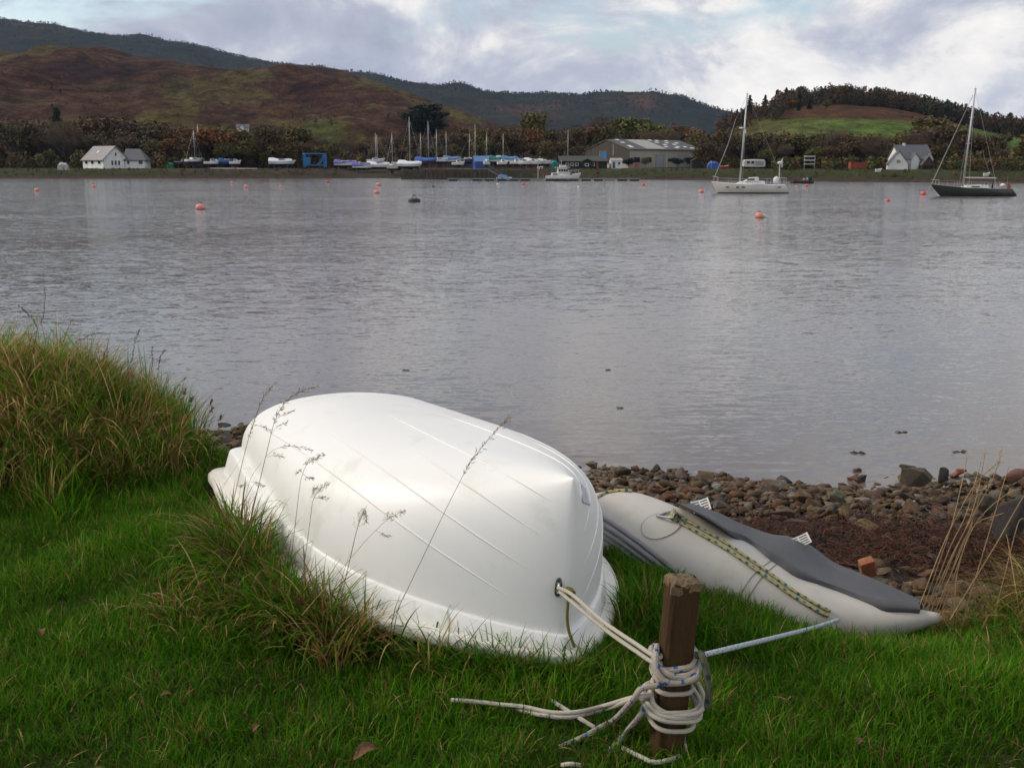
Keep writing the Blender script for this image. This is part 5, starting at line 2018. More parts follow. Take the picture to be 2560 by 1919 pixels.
# moulded strakes: raised beads along the shell that die out before the stem
Z1 = lambda x, y: (460 + x / 2.011, 940 + y / 2.011)
DI = DM.inverted()
for line in ([(362, 242), (480, 310), (600, 386), (700, 455), (850, 566), (1000, 678), (1240, 850), (1500, 1022), (1700, 1150)], [(720, 282), (860, 372), (1000, 468), (1300, 680), (1500, 818), (1740, 975)],
             [(1120, 350), (1290, 462), (1420, 548), (1560, 640), (1790, 800)], [(1020, 190), (1300, 330), (1500, 430), (1700, 540), (1850, 630)]):
    pts = []
    for v in catmull([(*Z1(x, y), 0) for x, y in line], 8):
        loc, nn = cast(DBVH, v.x, v.y)
        if loc is not None:
            pts.append(DI @ loc)
    n_p = len(pts)
    for side in (1, -1):
        m = MB()
        m.tube([Vector((p.x, p.y * side, p.z)) for p in pts], [.0036 * min(1, i / n_p * 10 + .05, (1 - i / n_p) * 5) for i in range(n_p)], 6)
        m.build('strake', gel, dinghy, True)
EYE, EN = cast(DBVH, 1396, 1466)
if EYE is None:
    EYE, EN = DM @ d_pt(.97, .5, -1), Vector((0, -1, 0))
if EN.dot(ray(1396, 1466)) > 0:
    EN = -EN
pad = bpy.data.objects.new('pad_eye', None)
# pad eye built in dinghy space
Di = DM.inverted()


def to_d(v):
    return Di @ v


upv = (Vector((0.12, 0, 1)) - EN * Vector((0.12, 0, 1)).dot(EN)).normalized()
sv = EN.cross(upv).normalized()
m = MB()
rr = []
for k in range(13):
    t = (k / 12 - .5) * 2
    w_ = .011 * math.sqrt(max(.05, 1 - abs(t) ** 4))
    c = EYE + upv * t * .032
    rr.append([to_d(c - sv * w_ + EN * .001), to_d(c - sv * w_ + EN * .006), to_d(c + sv * w_ + EN * .006), to_d(c + sv * w_ + EN * .001)])
m.loft(rr, True, True, True)
padp = m.build('pad_eye', steel, dinghy)
m = MB()
m.tube([to_d(EYE + upv * (.018 * math.cos(a)) + EN * (.005 + .022 * math.sin(a))) for a in np.linspace(0, math.pi, 9)], .0035, 7)
m.build('eye_loop', steel, padp, True)
for s in (-1, 1):
    m = MB()
    m.tube([to_d(EYE + upv * s * .024 + EN * .005), to_d(EYE + upv * s * .024 + EN * .010)], .006, 8)
    m.build('screw', M('screw_dark', (.08, .075, .07), .5, metal=.6), padp)
# grey registration decal on the bow shoulder
pts = [cast(DBVH, px, py) for px, py in ((1446, 1205), (1462, 1222), (1474, 1262), (1455, 1255))]
if all(p[0] is not None for p in pts):
    m = MB()
    m.add([to_d(p + ((n if n.dot(ray(1450, 1230)) < 0 else -n) * .004)) for p, n in pts], [(0, 1, 2, 3)])
    m.build('decal', M('grey_decal', (.36, .38, .44), .4, (.55, .57, .6), 60), dinghy)

# ================================================================== INFLATABLE
tube_grey = M('inflatable_fabric', (0.50, 0.475, 0.43), .55, (.455, .43, .39), 3.0, .12, 300, dirt=((.33, .29, .23), 6.0, .58, .9))
floor_grey = M('dark_hull_fabric', (0.068, 0.068, 0.075), .6, (.05, .05, .056), 4.0, .25, 12, dirt=((.11, .105, .10), 5.0, .58, .85))
strake_grey = M('rub_strake', (0.24, 0.235, 0.25), .45, (.19, .185, .2), 6, .2, 80)
TP = [(1475, 1352, 4.62, 112), (1560, 1346, 4.42, 119), (1680, 1388, 4.28, 115), (1800, 1442, 4.18, 108), (1920, 1498, 4.10, 100), (2030, 1535, 4.03, 86), (2140, 1548, 3.97, 58), (2250, 1550, 3.92, 36), (2350, 1543, 3.90, 10)]
near_c = [at(a, b, c) for a, b, c, r_ in TP]
near_r = [r_ * p.length / FPX * .985 for p, (a, b, c, r_) in zip([p - Vector((0, 0, CH)) for p in near_c], TP)]
axis = (near_c[4] - near_c[1]).normalized()
lat = Vector((-axis.y, axis.x, 0)).normalized()
if lat.y < 0:
    lat = -lat
WID = .92
# bow arc to the far tube, then the far tube back
b0 = near_c[0]
arc = []
for k in range(1, 8):
    a = math.pi * k / 8
    arc.append(b0 + lat * (WID / 2) * (1 - math.cos(a)) + (-axis * Vector((1, 1, .2))) * .40 * math.sin(a) - Vector((0, 0, .44 * min(1, k / 6.5))))
far_c = [c + lat * WID * (1 - .0 * i) - Vector((0, 0, .46)) for i, c in enumerate(near_c)]
boat = thing('inflatable_boat', 'upturned pale grey inflatable boat with dark grey floor on the bank', 'inflatable', Vector((1.1, 4.3, 1.75)))
path = list(reversed(near_c)) + arc + far_c
rad = list(reversed(near_r)) + [near_r[0]] * len(arc) + near_r
pp = catmull(path, 6)
rs = []
for i in range(len(pp)):
    f = i / 6
    a = min(int(f), len(rad) - 1)
    b = min(a + 1, len(rad) - 1)
    rs.append(rad[a] + (rad[b] - rad[a]) * (f - a))
m = MB()
m.tube(pp, rs, 32)
TB = BVHTree.FromPolygons([Vector(v) for v in m.v], m.f)
m.build('tube', tube_grey, boat, True, world=True)


def on_tube(px, py, lift=0.0):
    loc, n = cast(TB, px, py)
    if loc is None:
        return None
    if n.dot(ray(px, py)) > 0:
        n = -n
    return loc + n * lift


# rub strake: three ribs on a band along the outside of the tube
for k, (dx, dy, r_, mt) in enumerate(((0, -13, .010, strake_grey), (-4, 1, .013, strake_grey), (-8, 16, .010, strake_grey), (-12, 29, .008, strake_grey))):
    pts = []
    for px, py in catmull([(1506, 1306, 0), (1545, 1330, 0), (1590, 1362, 0), (1640, 1400, 0), (1690, 1441, 0), (1730, 1470, 0), (1764, 1492, 0), (1800, 1516, 0)], 4) and [(v.x, v.y) for v in catmull([(1506, 1306, 0), (1545, 1330, 0), (1590, 1362, 0), (1640, 1400, 0), (1690, 1441, 0), (1730, 1470, 0), (1764, 1492, 0), (1800, 1516, 0)], 4)]:
        p = on_tube(px + dx, py + dy, .002)
        if p is not None:
            pts.append(p)
    if len(pts) > 3:
        m = MB()
        m.tube(pts, r_, 8)
        m.build('rub_strake', mt, boat, True, world=True)
# seams across the tube
for base in ((1930, 1398, 1880, 1440, 1850, 1490), (1948, 1404, 1905, 1442, 1866, 1500)):
    pts = [on_tube(v.x, v.y, .001) for v in catmull([(base[0], base[1], 0), (base[2], base[3], 0), (base[4], base[5], 0)], 6)]
    pts = [p for p in pts if p is not None]
    if len(pts) > 3:
        m = MB()
        m.tube(pts, .0016, 5)
        m.build('seam', M('seam_brown', (.2, .17, .14), .7), boat, world=True)
# dark floor
NB = [(1690, 1252), (1732, 1272), (1770, 1292), (1807, 1316), (1860, 1348), (1913, 1386), (1945, 1408), (1993, 1439), (2073, 1466), (2130, 1488), (2180, 1508), (2217, 1523), (2297, 1528)]
CR = [(1712, 1259), (1745, 1269), (1790, 1286), (1839, 1310), (1885, 1327), (1924, 1339), (1962, 1343), (2013, 1364), (2075, 1408), (2135, 1433), (2185, 1455), (2228, 1473), (2297, 1506)]
rows = [[] for k in range(10)]
for (a, b), (c, d_) in zip(NB, CR):
    p = on_tube(a, b + 4)
    if p is None:
        p = at(a, b, 4.1)
    r_ = at(c, d_, p.y + .36)
    far = r_ + lat * .5 - Vector((0, 0, .42))
    rows[0].append(p + Vector((0, 0, -.012)))
    for k in range(7):
        f = k / 6
        px, py = a + (c - a) * f, b + 3 + (d_ - b - 3) * f
        q_ = at(px, py, p.y + (r_.y - p.y) * f)
        h_ = on_tube(px, py, .02)
        if h_ is not None and h_.y < q_.y + .03:
            q_ = h_
        rows[1 + k].append(q_)
    rows[8].append(r_ + lat * .08 - Vector((0, 0, .02)))
    rows[9].append(far)
fl = MB()
fl.loft([catmull(r_, 4) for r_ in rows], False)
flo = fl.build('floor', floor_grey, boat, True, world=True)
FB = BVHTree.FromPolygons([Vector(v) for v in fl.v] if False else [Vector(v) + boat.location for v in fl.v], fl.f)
# folded edge tuck where the floor fabric is lashed, with shell-encrusted rope end
# white slotted plates
for (px, py, w_, h_, tilt, Yp) in ((1752, 1264, 44, 30, 16, 4.62), (1999, 1353, 50, 26, 24, 4.42)):
    c = at(px, py, Yp)
    u = (c - Vector((0, 0, CH))).length / FPX
    W_, H_ = w_ * u, h_ * u
    rot = Matrix.Rotation(R(-tilt), 3, 'Y') @ Matrix.Rotation(R(-35), 3, 'X')
    m = MB()

    def bx(x0, x1, z0, z1, m=m, c=c, rot=rot):
        def pt(x, z, d):
            return c + rot @ Vector((x, d - .5 * x * x / max(W_, .01), z))
        m.add([pt(x, z, d) for d in (-.004, .004) for z in (z0, z1) for x in (x0, x1)], [(0, 2, 3, 1), (4, 5, 7, 6), (0, 1, 5, 4), (2, 6, 7, 3), (0, 4, 6, 2), (1, 3, 7, 5)])
    bx(-W_ / 2, -W_ * .42, -H_ / 2, H_ / 2)
    bx(W_ * .42, W_ / 2, -H_ / 2, H_ / 2)
    bx(-W_ * .04, W_ * .04, -H_ / 2, H_ / 2)
    for k in range(5):
        z0 = -H_ / 2 + H_ * k / 4.6
        for sx in (-1, 1):
            xa, xb = (W_ * .04, W_ * .42) if sx > 0 else (-W_ * .42, -W_ * .04)
            bx(xa, xb, z0, z0 + H_ * .11)
    m.build('slotted_plate', M('white_plastic', (.72, .72, .70), .4, (.6, .6, .57), 8), boat, world=True)
# D-ring and patch
dc = on_tube(1650, 1305)
loc, n_ = cast(TB, 1650, 1305)
if n_.dot(ray(1650, 1305)) > 0:
    n_ = -n_
ax1 = (on_tube(1690, 1296) - on_tube(1630, 1310)).normalized()
ax2 = n_.cross(ax1).normalized()
rr = []
m = MB()
cen_ = on_tube(1652, 1312)
ring_o = []
for a in np.linspace(0, 2 * math.pi, 25)[:-1]:
    q_ = cen_ + (ax1 * math.cos(a) * .085 + ax2 * math.sin(a) * .06)
    l2, n2, i2, d2 = TB.ray_cast(q_ + n_ * .2, -n_)
    ring_o.append((l2 + n_ * .0045) if l2 is not None else q_)
m.add([cen_ + n_ * .006] + ring_o, [(0, k + 1, (k + 1) % 24 + 1) for k in range(24)])
patch = m.build('patch', M('patch_fabric', (.49, .465, .42), .6, (.45, .425, .385), 5), boat, True, world=True)
m = MB()
m.tube(ring_o + ring_o[:1], .0009, 5, False)
m.build('patch_edge', M('seam_pale', (.3, .27, .23), .7), boat, world=True)
RA, RB = on_tube(1642, 1293, .012), on_tube(1684, 1280, .014)
RC = on_tube(1682, 1304, .03)
m = MB()
m.tube(catmull([RA, RA.lerp(RB, .5), RB, RB.lerp(RC, .5) + n_ * .006, RC, RC.lerp(RA, .5) + n_ * .004 - Vector((0, 0, .006)), RA], 6), .0055, 8, False)
m.build('d_ring', steel, boat, True, world=True)


# ================================================================== POST
wood_post = M('post_wood', (0.085, 0.048, 0.019), .9, (.036, .02, .009), 14.0, .8, 90, spec=.15, stretch=(1, 1, .12), dirt=((.13, .085, .04), 9.0, .58, .8))
wood_top = M('post_end_grain', (0.24, 0.17, 0.09), .9, (.13, .085, .045), 40, .9, 120)
PB = on_ground(1663, 1884)
PT = at(1709, 1436, PB.y + .03)
post = thing('mooring_post', 'short square wooden post with a worn top driven into the grass', 'post', PB)
pax = (PT - PB).normalized()
PH = (PT - PB).length
prx = (Vector((math.cos(R(10)), math.sin(R(10)), 0)))
prx = (prx - pax * prx.dot(pax)).normalized()
pry = pax.cross(prx).normalized()
HX, HY = .0405, .036


def post_pt(x, y, z):
    return PB + prx * x + pry * y + pax * z


rn = random.Random(12)
# body: beveled square section, slightly uneven
m = MB()
rr = []
for k in range(13):
    z = -.18 + (PH - .012 + .18) * k / 12
    sx, sy = HX * (1 + rn.uniform(-.012, .012)), HY * (1 + rn.uniform(-.012, .012))
    bv = .008
    ring = []
    for x, y in ((-sx + bv, -sy), (0, -sy - .0008), (sx - bv, -sy), (sx, -sy + bv), (sx, 0), (sx, sy - bv), (sx - bv, sy), (0, sy), (-sx + bv, sy), (-sx, sy - bv), (-sx, 0), (-sx, -sy + bv)):
        zz = z
        if k == 12:
            zz = z - .014 * max(0, -x / sx) * .4 + rn.uniform(-.006, .004) + (-.018 if abs(x) < .01 and y < 0 else 0)
        ring.append(post_pt(x + rn.uniform(-.0007, .0007), y + rn.uniform(-.0007, .0007), zz))
    rr.append(ring)
m.loft(rr, True)
m.build('shaft', wood_post, post, world=True)
top_ring = rr[-1]
m = MB()
N_ = 9
grid = []
for j in range(N_):
    row = []
    for i in range(N_):
        x = (i / (N_ - 1) * 2 - 1) * HX * 1.03
        y = (j / (N_ - 1) * 2 - 1) * HY * 1.03
        edge = i in (0, N_ - 1) or j in (0, N_ - 1)
        z = PH - .008 + rn.uniform(-.003, .005) + (-.005 if edge else .001) - .01 * (1 if (i < 4 and j < 2) else 0)
        row.append(post_pt(x + (rn.uniform(-.004, .003) if edge else 0), y, z))
    grid.append(row)
m.loft(grid, False)
m.loft([[p - pax * .022 for p in grid[0]], grid[0]], False)
m.loft([[g_[-1] - pax * .02 for g_ in grid], [g_[-1] for g_ in grid]], False)
m.loft([[g_[0] for g_ in grid], [g_[0] - pax * .02 for g_ in grid]], False)
m.build('worn_top', wood_top, post, world=True)

# ================================================================== ROPES
def ropemat(name, base, fleck=None, per=.03, fl=.4, twist=0.0, fu=.5, dark=.7, dirt=None):
    m, t, b = newmat(name)
    L = t.links
    uv = N(t, 'ShaderNodeUVMap', uv_map='UVMap')
    sep = N(t, 'ShaderNodeSeparateXYZ')
    L.new(uv.outputs[0], sep.inputs[0])
    U, Vv = sep.outputs[0], sep.outputs[1]       # metres along, turns around
    a1 = mathn(t, 'SINE', mathn(t, 'ADD', mathn(t, 'MULTIPLY', U, 900.0), mathn(t, 'MULTIPLY', Vv, 6.2832 * 4)))
    a2 = mathn(t, 'SINE', mathn(t, 'SUBTRACT', mathn(t, 'MULTIPLY', U, 900.0), mathn(t, 'MULTIPLY', Vv, 6.2832 * 4)))
    braid = mathn(t, 'MULTIPLY', a1, a2)
    h = mathn(t, 'ADD', mathn(t, 'MULTIPLY', braid, .5), .5)
    nz = N(t, 'ShaderNodeTexNoise', i_Scale=60.0, i_Detail=3.0)
    tc = N(t, 'ShaderNodeTexCoord')
    L.new(tc.outputs['Object'], nz.inputs['Vector'])
    c = mixc(t, h, tuple(x * dark for x in base), base)
    c = mixc(t, mathn(t, 'MULTIPLY', ramp(t, nz.outputs[0], [(.4, 0.0), (.7, 1.0)]), .45), c, dirt or tuple(x * .55 for x in base))
    if fleck:
        fu_ = mathn(t, 'FRACT', mathn(t, 'ADD', mathn(t, 'DIVIDE', U, per), mathn(t, 'MULTIPLY', Vv, twist)))
        fv = mathn(t, 'FRACT', mathn(t, 'ADD', mathn(t, 'MULTIPLY', Vv, 2.0), mathn(t, 'MULTIPLY', mathn(t, 'FLOOR', mathn(t, 'DIVIDE', U, per)), .37)))
        k = mathn(t, 'MULTIPLY', mathn(t, 'LESS_THAN', fu_, fl), mathn(t, 'LESS_THAN', fv, fu))
        c = mixc(t, k, c, fleck)
    L.new(c, b.inputs['Base Color'])
    b.inputs['Roughness'].default_value = .85
    b.inputs['Specular IOR Level'].default_value = .2
    bp = N(t, 'ShaderNodeBump', i_Strength=.8, i_Distance=.0015)
    L.new(h, bp.inputs['Height'])
    L.new(bp.outputs[0], b.inputs['Normal'])
    return m


def rope(name, pts, r, mat, parent, n=5, sides=12, raw=False):
    P = [Vector(p) for p in pts] if raw else catmull(pts, n)
    mb = MB()
    mb.tube(P, r, sides)
    o = parent.location
    mb.v = [(p[0] - o.x, p[1] - o.y, p[2] - o.z) for p in mb.v]
    me = mb.mesh(name, True)
    ul = me.uv_layers.new(name='UVMap')
    acc = [0.0]
    for i in range(1, len(P)):
        acc.append(acc[-1] + (P[i] - P[i - 1]).length)
    vals = []
    for poly in me.polygons:
        ks = [v % sides for v in poly.vertices]
        wrap = (0 in ks and sides - 1 in ks and len(ks) == 4)
        for v in poly.vertices:
            k = v % sides
            vals += [acc[min(v // sides, len(acc) - 1)], (k + (sides if wrap and k == 0 else 0)) / sides]
    ul.data.foreach_set('uv', vals)
    return link(name, me, mat, parent)


r_white = ropemat('white_braid', (0.56, 0.515, 0.44), dark=.62, dirt=(.38, .33, .25))
r_blue = ropemat('blue_fleck_braid', (0.44, 0.38, 0.31), (.025, .11, .33), .046, .26, .35, .42, .7, (.27, .23, .18))
r_bluet = ropemat('blue_fleck_line', (0.56, 0.58, 0.60), (.08, .22, .38), .017, .35, .3, .4, .75)
r_green = ropemat('yellow_green_braid', (0.50, 0.42, 0.17), (.012, .11, .12), .030, .42, 0, .6, .7, (.36, .33, .18))
r_olive = ropemat('olive_braid', (0.25, 0.21, 0.06), None, dark=.6)

gl = lambda px, py, lift=.02: on_ground(px, py, lift) 
zf = lambda py: (PB, )


def wrap(z_of, ex, ey, turns, ph0, n=26, pw=.62):
    """path round the post; z_of(f) height, ex/ey clearance beyond the faces"""
    out = []
    for i in range(int(n * turns) + 1):
        f = i / n
        a = ph0 + 2 * math.pi * f
        c, s = math.cos(a), math.sin(a)
        x = (HX + ex) * math.copysign(abs(c) ** pw, c)
        y = (HY + ey) * math.copysign(abs(s) ** pw, s)
        out.append(post_pt(x, y, z_of(f, a)))
    return out


def z_at(py):
    """height on the post seen at image row py"""
    return PH * (1884 - py) / (1884 - 1436)


# white rope: made fast to the dinghy, coiled loosely round the post, tails in the grass
wr = thing('white_rope', 'off-white braided rope from the dinghy, coiled low round the post', 'rope', PB)
rw = .0066
z0 = z_at(1700)
for k, (zc, sag, ex, ey, ph) in enumerate(((1708, .006, .010, .009, .3), (1738, .022, .034, .028, .9), (1746, .026, .028, .034, 1.4), (1757, .016, .037, .036, .1), (1784, .014, .022, .024, .6))):
    zb = z_at(zc)
    rope('coil', wrap(lambda f, a, zb=zb, sag=sag, k=k: zb + sag * math.sin(a) + .35 * sag * math.cos(a + k), ex, ey, 1.0, ph), rw, r_white, wr, raw=True)
# slack that drops from the turns at the right, front of the post
rope('coil', [post_pt(HX + .012, .02, z_at(1690)), post_pt(HX + .03, -.02, z_at(1705)), post_pt(HX + .034, -HY - .02, z_at(1728)), post_pt(HX + .012, -HY - .035, z_at(1748)), post_pt(-.01, -HY - .03, z_at(1756)), post_pt(-HX - .02, -HY - .012, z_at(1740)),
              post_pt(-HX - .022, 0, z_at(1715))], rw, r_white, wr, 7)
lp = post_pt(-HX - .015, -HY * .3, z_at(1640))
eye_p = EYE + EN * .024
for k, (o1, o2, s) in enumerate(((Vector((0, 0, .006)), Vector((0, -.004, .008)), -.012), (Vector((.004, -.004, -.006)), Vector((0, -.008, -.010)), -.02))):
    a, b = eye_p + o1, lp + o2
    rope('standing_part', [a, a.lerp(b, .15) + Vector((.006 * (1 - k), 0, .004 - .008 * k)), a.lerp(b, .5) + Vector((0, 0, s * .6)), a.lerp(b, .8) + Vector((0, 0, s * .4)), b, b + prx * .03 + pry * .03], rw * (.95), r_white, wr, 8)
tail = lambda pts, mat, nm, th, r_: rope(nm, [on_ground(px, py, lf) for px, py, lf in pts], r_, mat, th, 6)
sP0 = post_pt(-HX - .02, -HY * .6, z_at(1722))
rope('tail', [sP0, at(1583, 1746, PB.y - .03), on_ground(1523, 1769, .035), on_ground(1449, 1788, .035), on_ground(1400, 1792, .035), on_ground(1366, 1788, .035), on_ground(1335, 1783, .035), on_ground(1290, 1770, .035)], rw, r_white, wr, 6)
rope('tail', [sP0 + Vector((0, .01, -.01)), at(1585, 1742, PB.y), on_ground(1515, 1762, .045), on_ground(1449, 1778, .045), on_ground(1380, 1780, .045), on_ground(1310, 1766, .045), on_ground(1251, 1760, .045), on_ground(1190, 1753, .045), on_ground(1128, 1749, .045)], rw, r_white, wr, 6)
tail([(1368, 1743, .0), (1390, 1757, .03), (1421, 1777, .035), (1455, 1798, .03), (1490, 1820, .01)], r_white, 'tail', wr, rw)
tail([(1556, 1868, .01), (1596, 1888, .03), (1633, 1904, .035), (1668, 1900, .035), (1700, 1890, .02)], r_white, 'tail', wr, rw)
tail([(1706, 1836, .03), (1711, 1858, .035), (1715, 1882, .02)], r_white, 'tail', wr, rw)
tail([(1405, 1912, .02), (1425, 1909, .03), (1450, 1912, .02)], r_white, 'tail', wr, rw)

br = thing('blue_flecked_rope', 'grey rope with blue flecks hitched round the post above the white coils', 'rope', PB)
rb_ = .0088
for k, (zc, sag, tilt, ex, ey, ph) in enumerate(((1640, .012, -.014, .011, .011, 0.3), (1655, .010, -.016, .013, .022, .5), (1672, .012, -.010, .014, .014, .9), (1652, .016, .016, .020, .026, 1.2))):
    zb = z_at(zc)
    rope('hitch', wrap(lambda f, a, zb=zb, sag=sag, tilt=tilt: zb + sag * math.sin(a) - tilt * math.cos(a), ex, ey, 1.0, ph), rb_, r_blue, br, raw=True)
rope('hitch', [post_pt(-HX - .006, .02, z_at(1618)), post_pt(-HX - .022, -.02, z_at(1620)), post_pt(-HX - .03, -HY - .012, z_at(1645)), post_pt(-HX - .016, -HY - .03, z_at(1668)), post_pt(-.02, -HY - .032, z_at(1676)), post_pt(.03, -HY - .03, z_at(1668)),
              post_pt(HX + .01, -HY - .014, z_at(1652)), post_pt(HX + .018, 0, z_at(1630)), post_pt(HX + .012, .03, z_at(1622))], rb_, r_blue, br, 7)
rope('end', [post_pt(HX + .004, -.03, z_at(1622)), post_pt(HX + .02, -HY - .0, z_at(1622)), at(1754, 1634, PB.y - .03), at(1766, 1676, PB.y - .045), at(1772, 1728, PB.y - .05), at(1768, 1768, PB.y - .045)], .0095, ropemat('dull_green_fleck', (.12, .12, .07), (.02, .05, .06), .034, .4), br, 7)
rope('tail', [post_pt(-HX - .012, -HY - .01, z_at(1690)), at(1604, 1720, PB.y - .04), at(1580, 1752, PB.y - .03), on_ground(1537, 1797, 0.03), on_ground(1500, 1818, 0.021), on_ground(1467, 1837, 0.018), on_ground(1435, 1852, 0.012), on_ground(1398, 1868, 0.0)], rb_ * .95, r_blue, br, 6)
rope('tail', [post_pt(-HX - .014, -HY * .4, z_at(1700)), at(1619, 1742, PB.y), at(1601, 1786, PB.y - .02), on_ground(1569, 1825, 0.024), on_ground(1550, 1850, 0.018), on_ground(1520, 1880, 0.0)], rb_ * .92, r_blue, br, 6)
ln = thing('tether_line', 'pale line with fine blue flecks stretched from the post to the inflatable', 'rope', PB)
rope('line', [post_pt(HX + .014, -.01, z_at(1634)), at(1841, 1616, PB.y + .2), at(1940, 1592, PB.y + .55), at(2039, 1567, PB.y + .92), at(2096, 1549, PB.y + 1.08)], .0075, r_bluet, ln, 6)
go = thing('olive_rope', 'olive green cord knotted to the dinghy eye with a hanging tail', 'rope', EYE)
kp = at(1421, 1480, EYE.y - .03)
for k in range(3):
    a0 = k * 2.1
    rope('knot', [kp + Vector((.011 * math.cos(a), .010 * math.sin(a + k), .011 * math.sin(a))) + Vector((.004 * k, 0, -.003 * k)) for a in np.linspace(a0, a0 + 2 * math.pi, 13)], .0052, r_olive, go, 3)
rope('loop', [eye_p + Vector((.002, 0, -.004)), kp + Vector((-.008, 0, .006)), kp], .005, r_olive, go, 6)
rope('tail', [kp, at(1420, 1500, EYE.y - .03), at(1418, 1540, EYE.y - .03), at(1421, 1572, EYE.y - .03), at(1430, 1600, EYE.y - .035), at(1436, 1616, EYE.y - .035)], .0052, r_olive, go, 6)
rope('loop', [kp, kp.lerp(lp, .1) + Vector((0, 0, -.006)), kp.lerp(lp, .22) + Vector((0, 0, -.002))], .0055, r_olive, go, 6)
yr = thing('yellow_green_rope', 'doubled yellow rope with green flecks along the inflatable tube', 'rope', boat.location)
rp = [(1681, 1287), (1700, 1296), (1740, 1318), (1807, 1356), (1850, 1384), (1892, 1413), (1930, 1440), (1967, 1467), (2010, 1494), (2047, 1515), (2075, 1528)]
for dx, dy in ((0, 0), (-5, 11)):
    pts = [on_tube(px + dx, py + dy, .009) for px, py in rp]
    rope('strand', [RB if dy == 0 else RC] + [p for p in pts if p is not None], .0066, r_green, yr, 6)
for k in range(3):
    c = on_tube(1683, 1296, .018)
    rope('knot', [c + Vector((.014 * math.cos(a) * .7, .008 * math.sin(a + k), .016 * math.sin(a))) + Vector((.003 * k, 0, -.003 * k)) for a in np.linspace(k, k + 2 * math.pi, 13)], .0075, r_green, yr, 3)
pts = [on_tube(px, py, .006) for px, py in ((1489, 1250), (1510, 1236), (1535, 1230), (1560, 1229), (1580, 1230))]
pts = [p for p in pts if p is not None]
if len(pts) > 2:
    rope('strand', pts, .0075, r_green, yr, 6)
pts = [on_ground(2083, 1533, 0.024), on_ground(2100, 1540, 0.03), on_ground(2115, 1548, 0.024), on_ground(2135, 1560, 0.012)]
rope('strand', pts, .0078, r_bluet, yr, 6)

# ================================================================== SHINGLE, SEAWEED
def stone_mat(name='stone'):
    m, t, b = newmat(name)
    L = t.links
    oi = N(t, 'ShaderNodeObjectInfo')
    geo = N(t, 'ShaderNodeNewGeometry')
    f = mathn(t, 'FRACT', mathn(t, 'ADD', oi.outputs['Random'], geo.outputs['Random Per Island']))
    c = ramp(t, f, [(0, (.06, .038, .020)), (.14, (.115, .060, .026)), (.28, (.075, .057, .034)), (.4, (.14, .088, .040)), (.5, (.036, .028, .022)), (.62, (.115, .045, .020)), (.74, (.155, .115, .068)),
                    (.84, (.06, .058, .044)), (.93, (.085, .06, .045)), (1, (.22, .19, .155))])
    tc = N(t, 'ShaderNodeTexCoord')
    n1 = N(t, 'ShaderNodeTexNoise', i_Scale=22.0, i_Detail=6.0, i_Roughness=.65)
    L.new(geo.outputs['Position'], n1.inputs['Vector'])
    c = mixc(t, 1.0, c, ramp(t, n1.outputs[0], [(.3, .5), (.7, 1.25)]), 'MULTIPLY')
    L.new(c, b.inputs['Base Color'])
    b.inputs['Roughness'].default_value = .7
    b.inputs['Specular IOR Level'].default_value = .22
    bp = N(t, 'ShaderNodeBump', i_Strength=.7, i_Distance=.012)
    L.new(n1.outputs[0], bp.inputs['Height'])
    L.new(bp.outputs[0], b.inputs['Normal'])
    return m


STONE = stone_mat()


def rock_mesh(seed, n=15, flat=.55, ang=.25, bevel=True):
    rn = random.Random(seed)
    bm = bmesh.new()
    for i in range(n):
        v = Vector((rn.gauss(0, 1), rn.gauss(0, 1), rn.gauss(0, 1))).normalized() * rn.uniform(1 - ang, 1)
        bm.verts.new((v.x * rn.uniform(.9, 1.1), v.y * .72, v.z * flat))
    r_ = bmesh.ops.convex_hull(bm, input=bm.verts)
    bmesh.ops.delete(bm, geom=[v for v in bm.verts if not v.link_faces], context='VERTS')
    if bevel:
        bmesh.ops.bevel(bm, geom=list(bm.edges), offset=.10, segments=1, affect='EDGES', profile=.5, clamp_overlap=True)
    me = bpy.data.meshes.new('stone')
    bm.to_mesh(me)
    bm.free()
    me.materials.append(STONE)
    return me


ROCKS = [rock_mesh(i, 11 + i % 6, .26 + .07 * (i % 5), .35) for i in range(14)]

PEBBLES = [rock_mesh(200 + i, 14 + i % 6, .26 + .07 * (i % 5), .30, False) for i in range(14)]


SR = np.random.default_rng(21)
cand = []
while len(cand) < 9600:
    x = SR.uniform(-1.6, 7.6)
    y = SR.uniform(4.2, 12.9)
    if y < float(edge_y(x)) + .32 or y > float(water_y(x)) + .35:
        continue
    px, py = proj((x, y, g1(x, y)))
    if px < 900 or px > 2900 or py < 1000:
        continue
    weed_z = (px > 1750) and 1295 + (px - 1900) * .06 < py < 1440 + (px - 2000) * .1
    if weed_z and SR.random() < .72:
        continue
    s = float(SR.lognormal(math.log(.045), .5))
    s = min(s, .17)
    cand.append((x, y, s, px, py))
for i in range(520):
    x, y = (SR.uniform(-4.4, -2.3), SR.uniform(8.5, 14.1)) if i < 330 else (SR.uniform(-3.2, -1.0), SR.uniform(6.2, 9.0))
    cand.append((x, y, min(.16, float(SR.lognormal(math.log(.07), .4))), 560, 1080))
order = sorted(range(len(cand)), key=lambda i: -cand[i][2] / cand[i][1] * (1.0 if 1440 < cand[i][3] < 2560 else .2))
pick = set(order[:290])
SV, SF, SO = [], [], 0
arr = []
for me in PEBBLES:
    v = np.zeros(len(me.vertices) * 3)
    me.vertices.foreach_get('co', v)
    arr.append((v.reshape(-1, 3), [list(p.vertices) for p in me.polygons]))
flat_idx, starts, totals = [], [], []
voff = 0
loff = 0
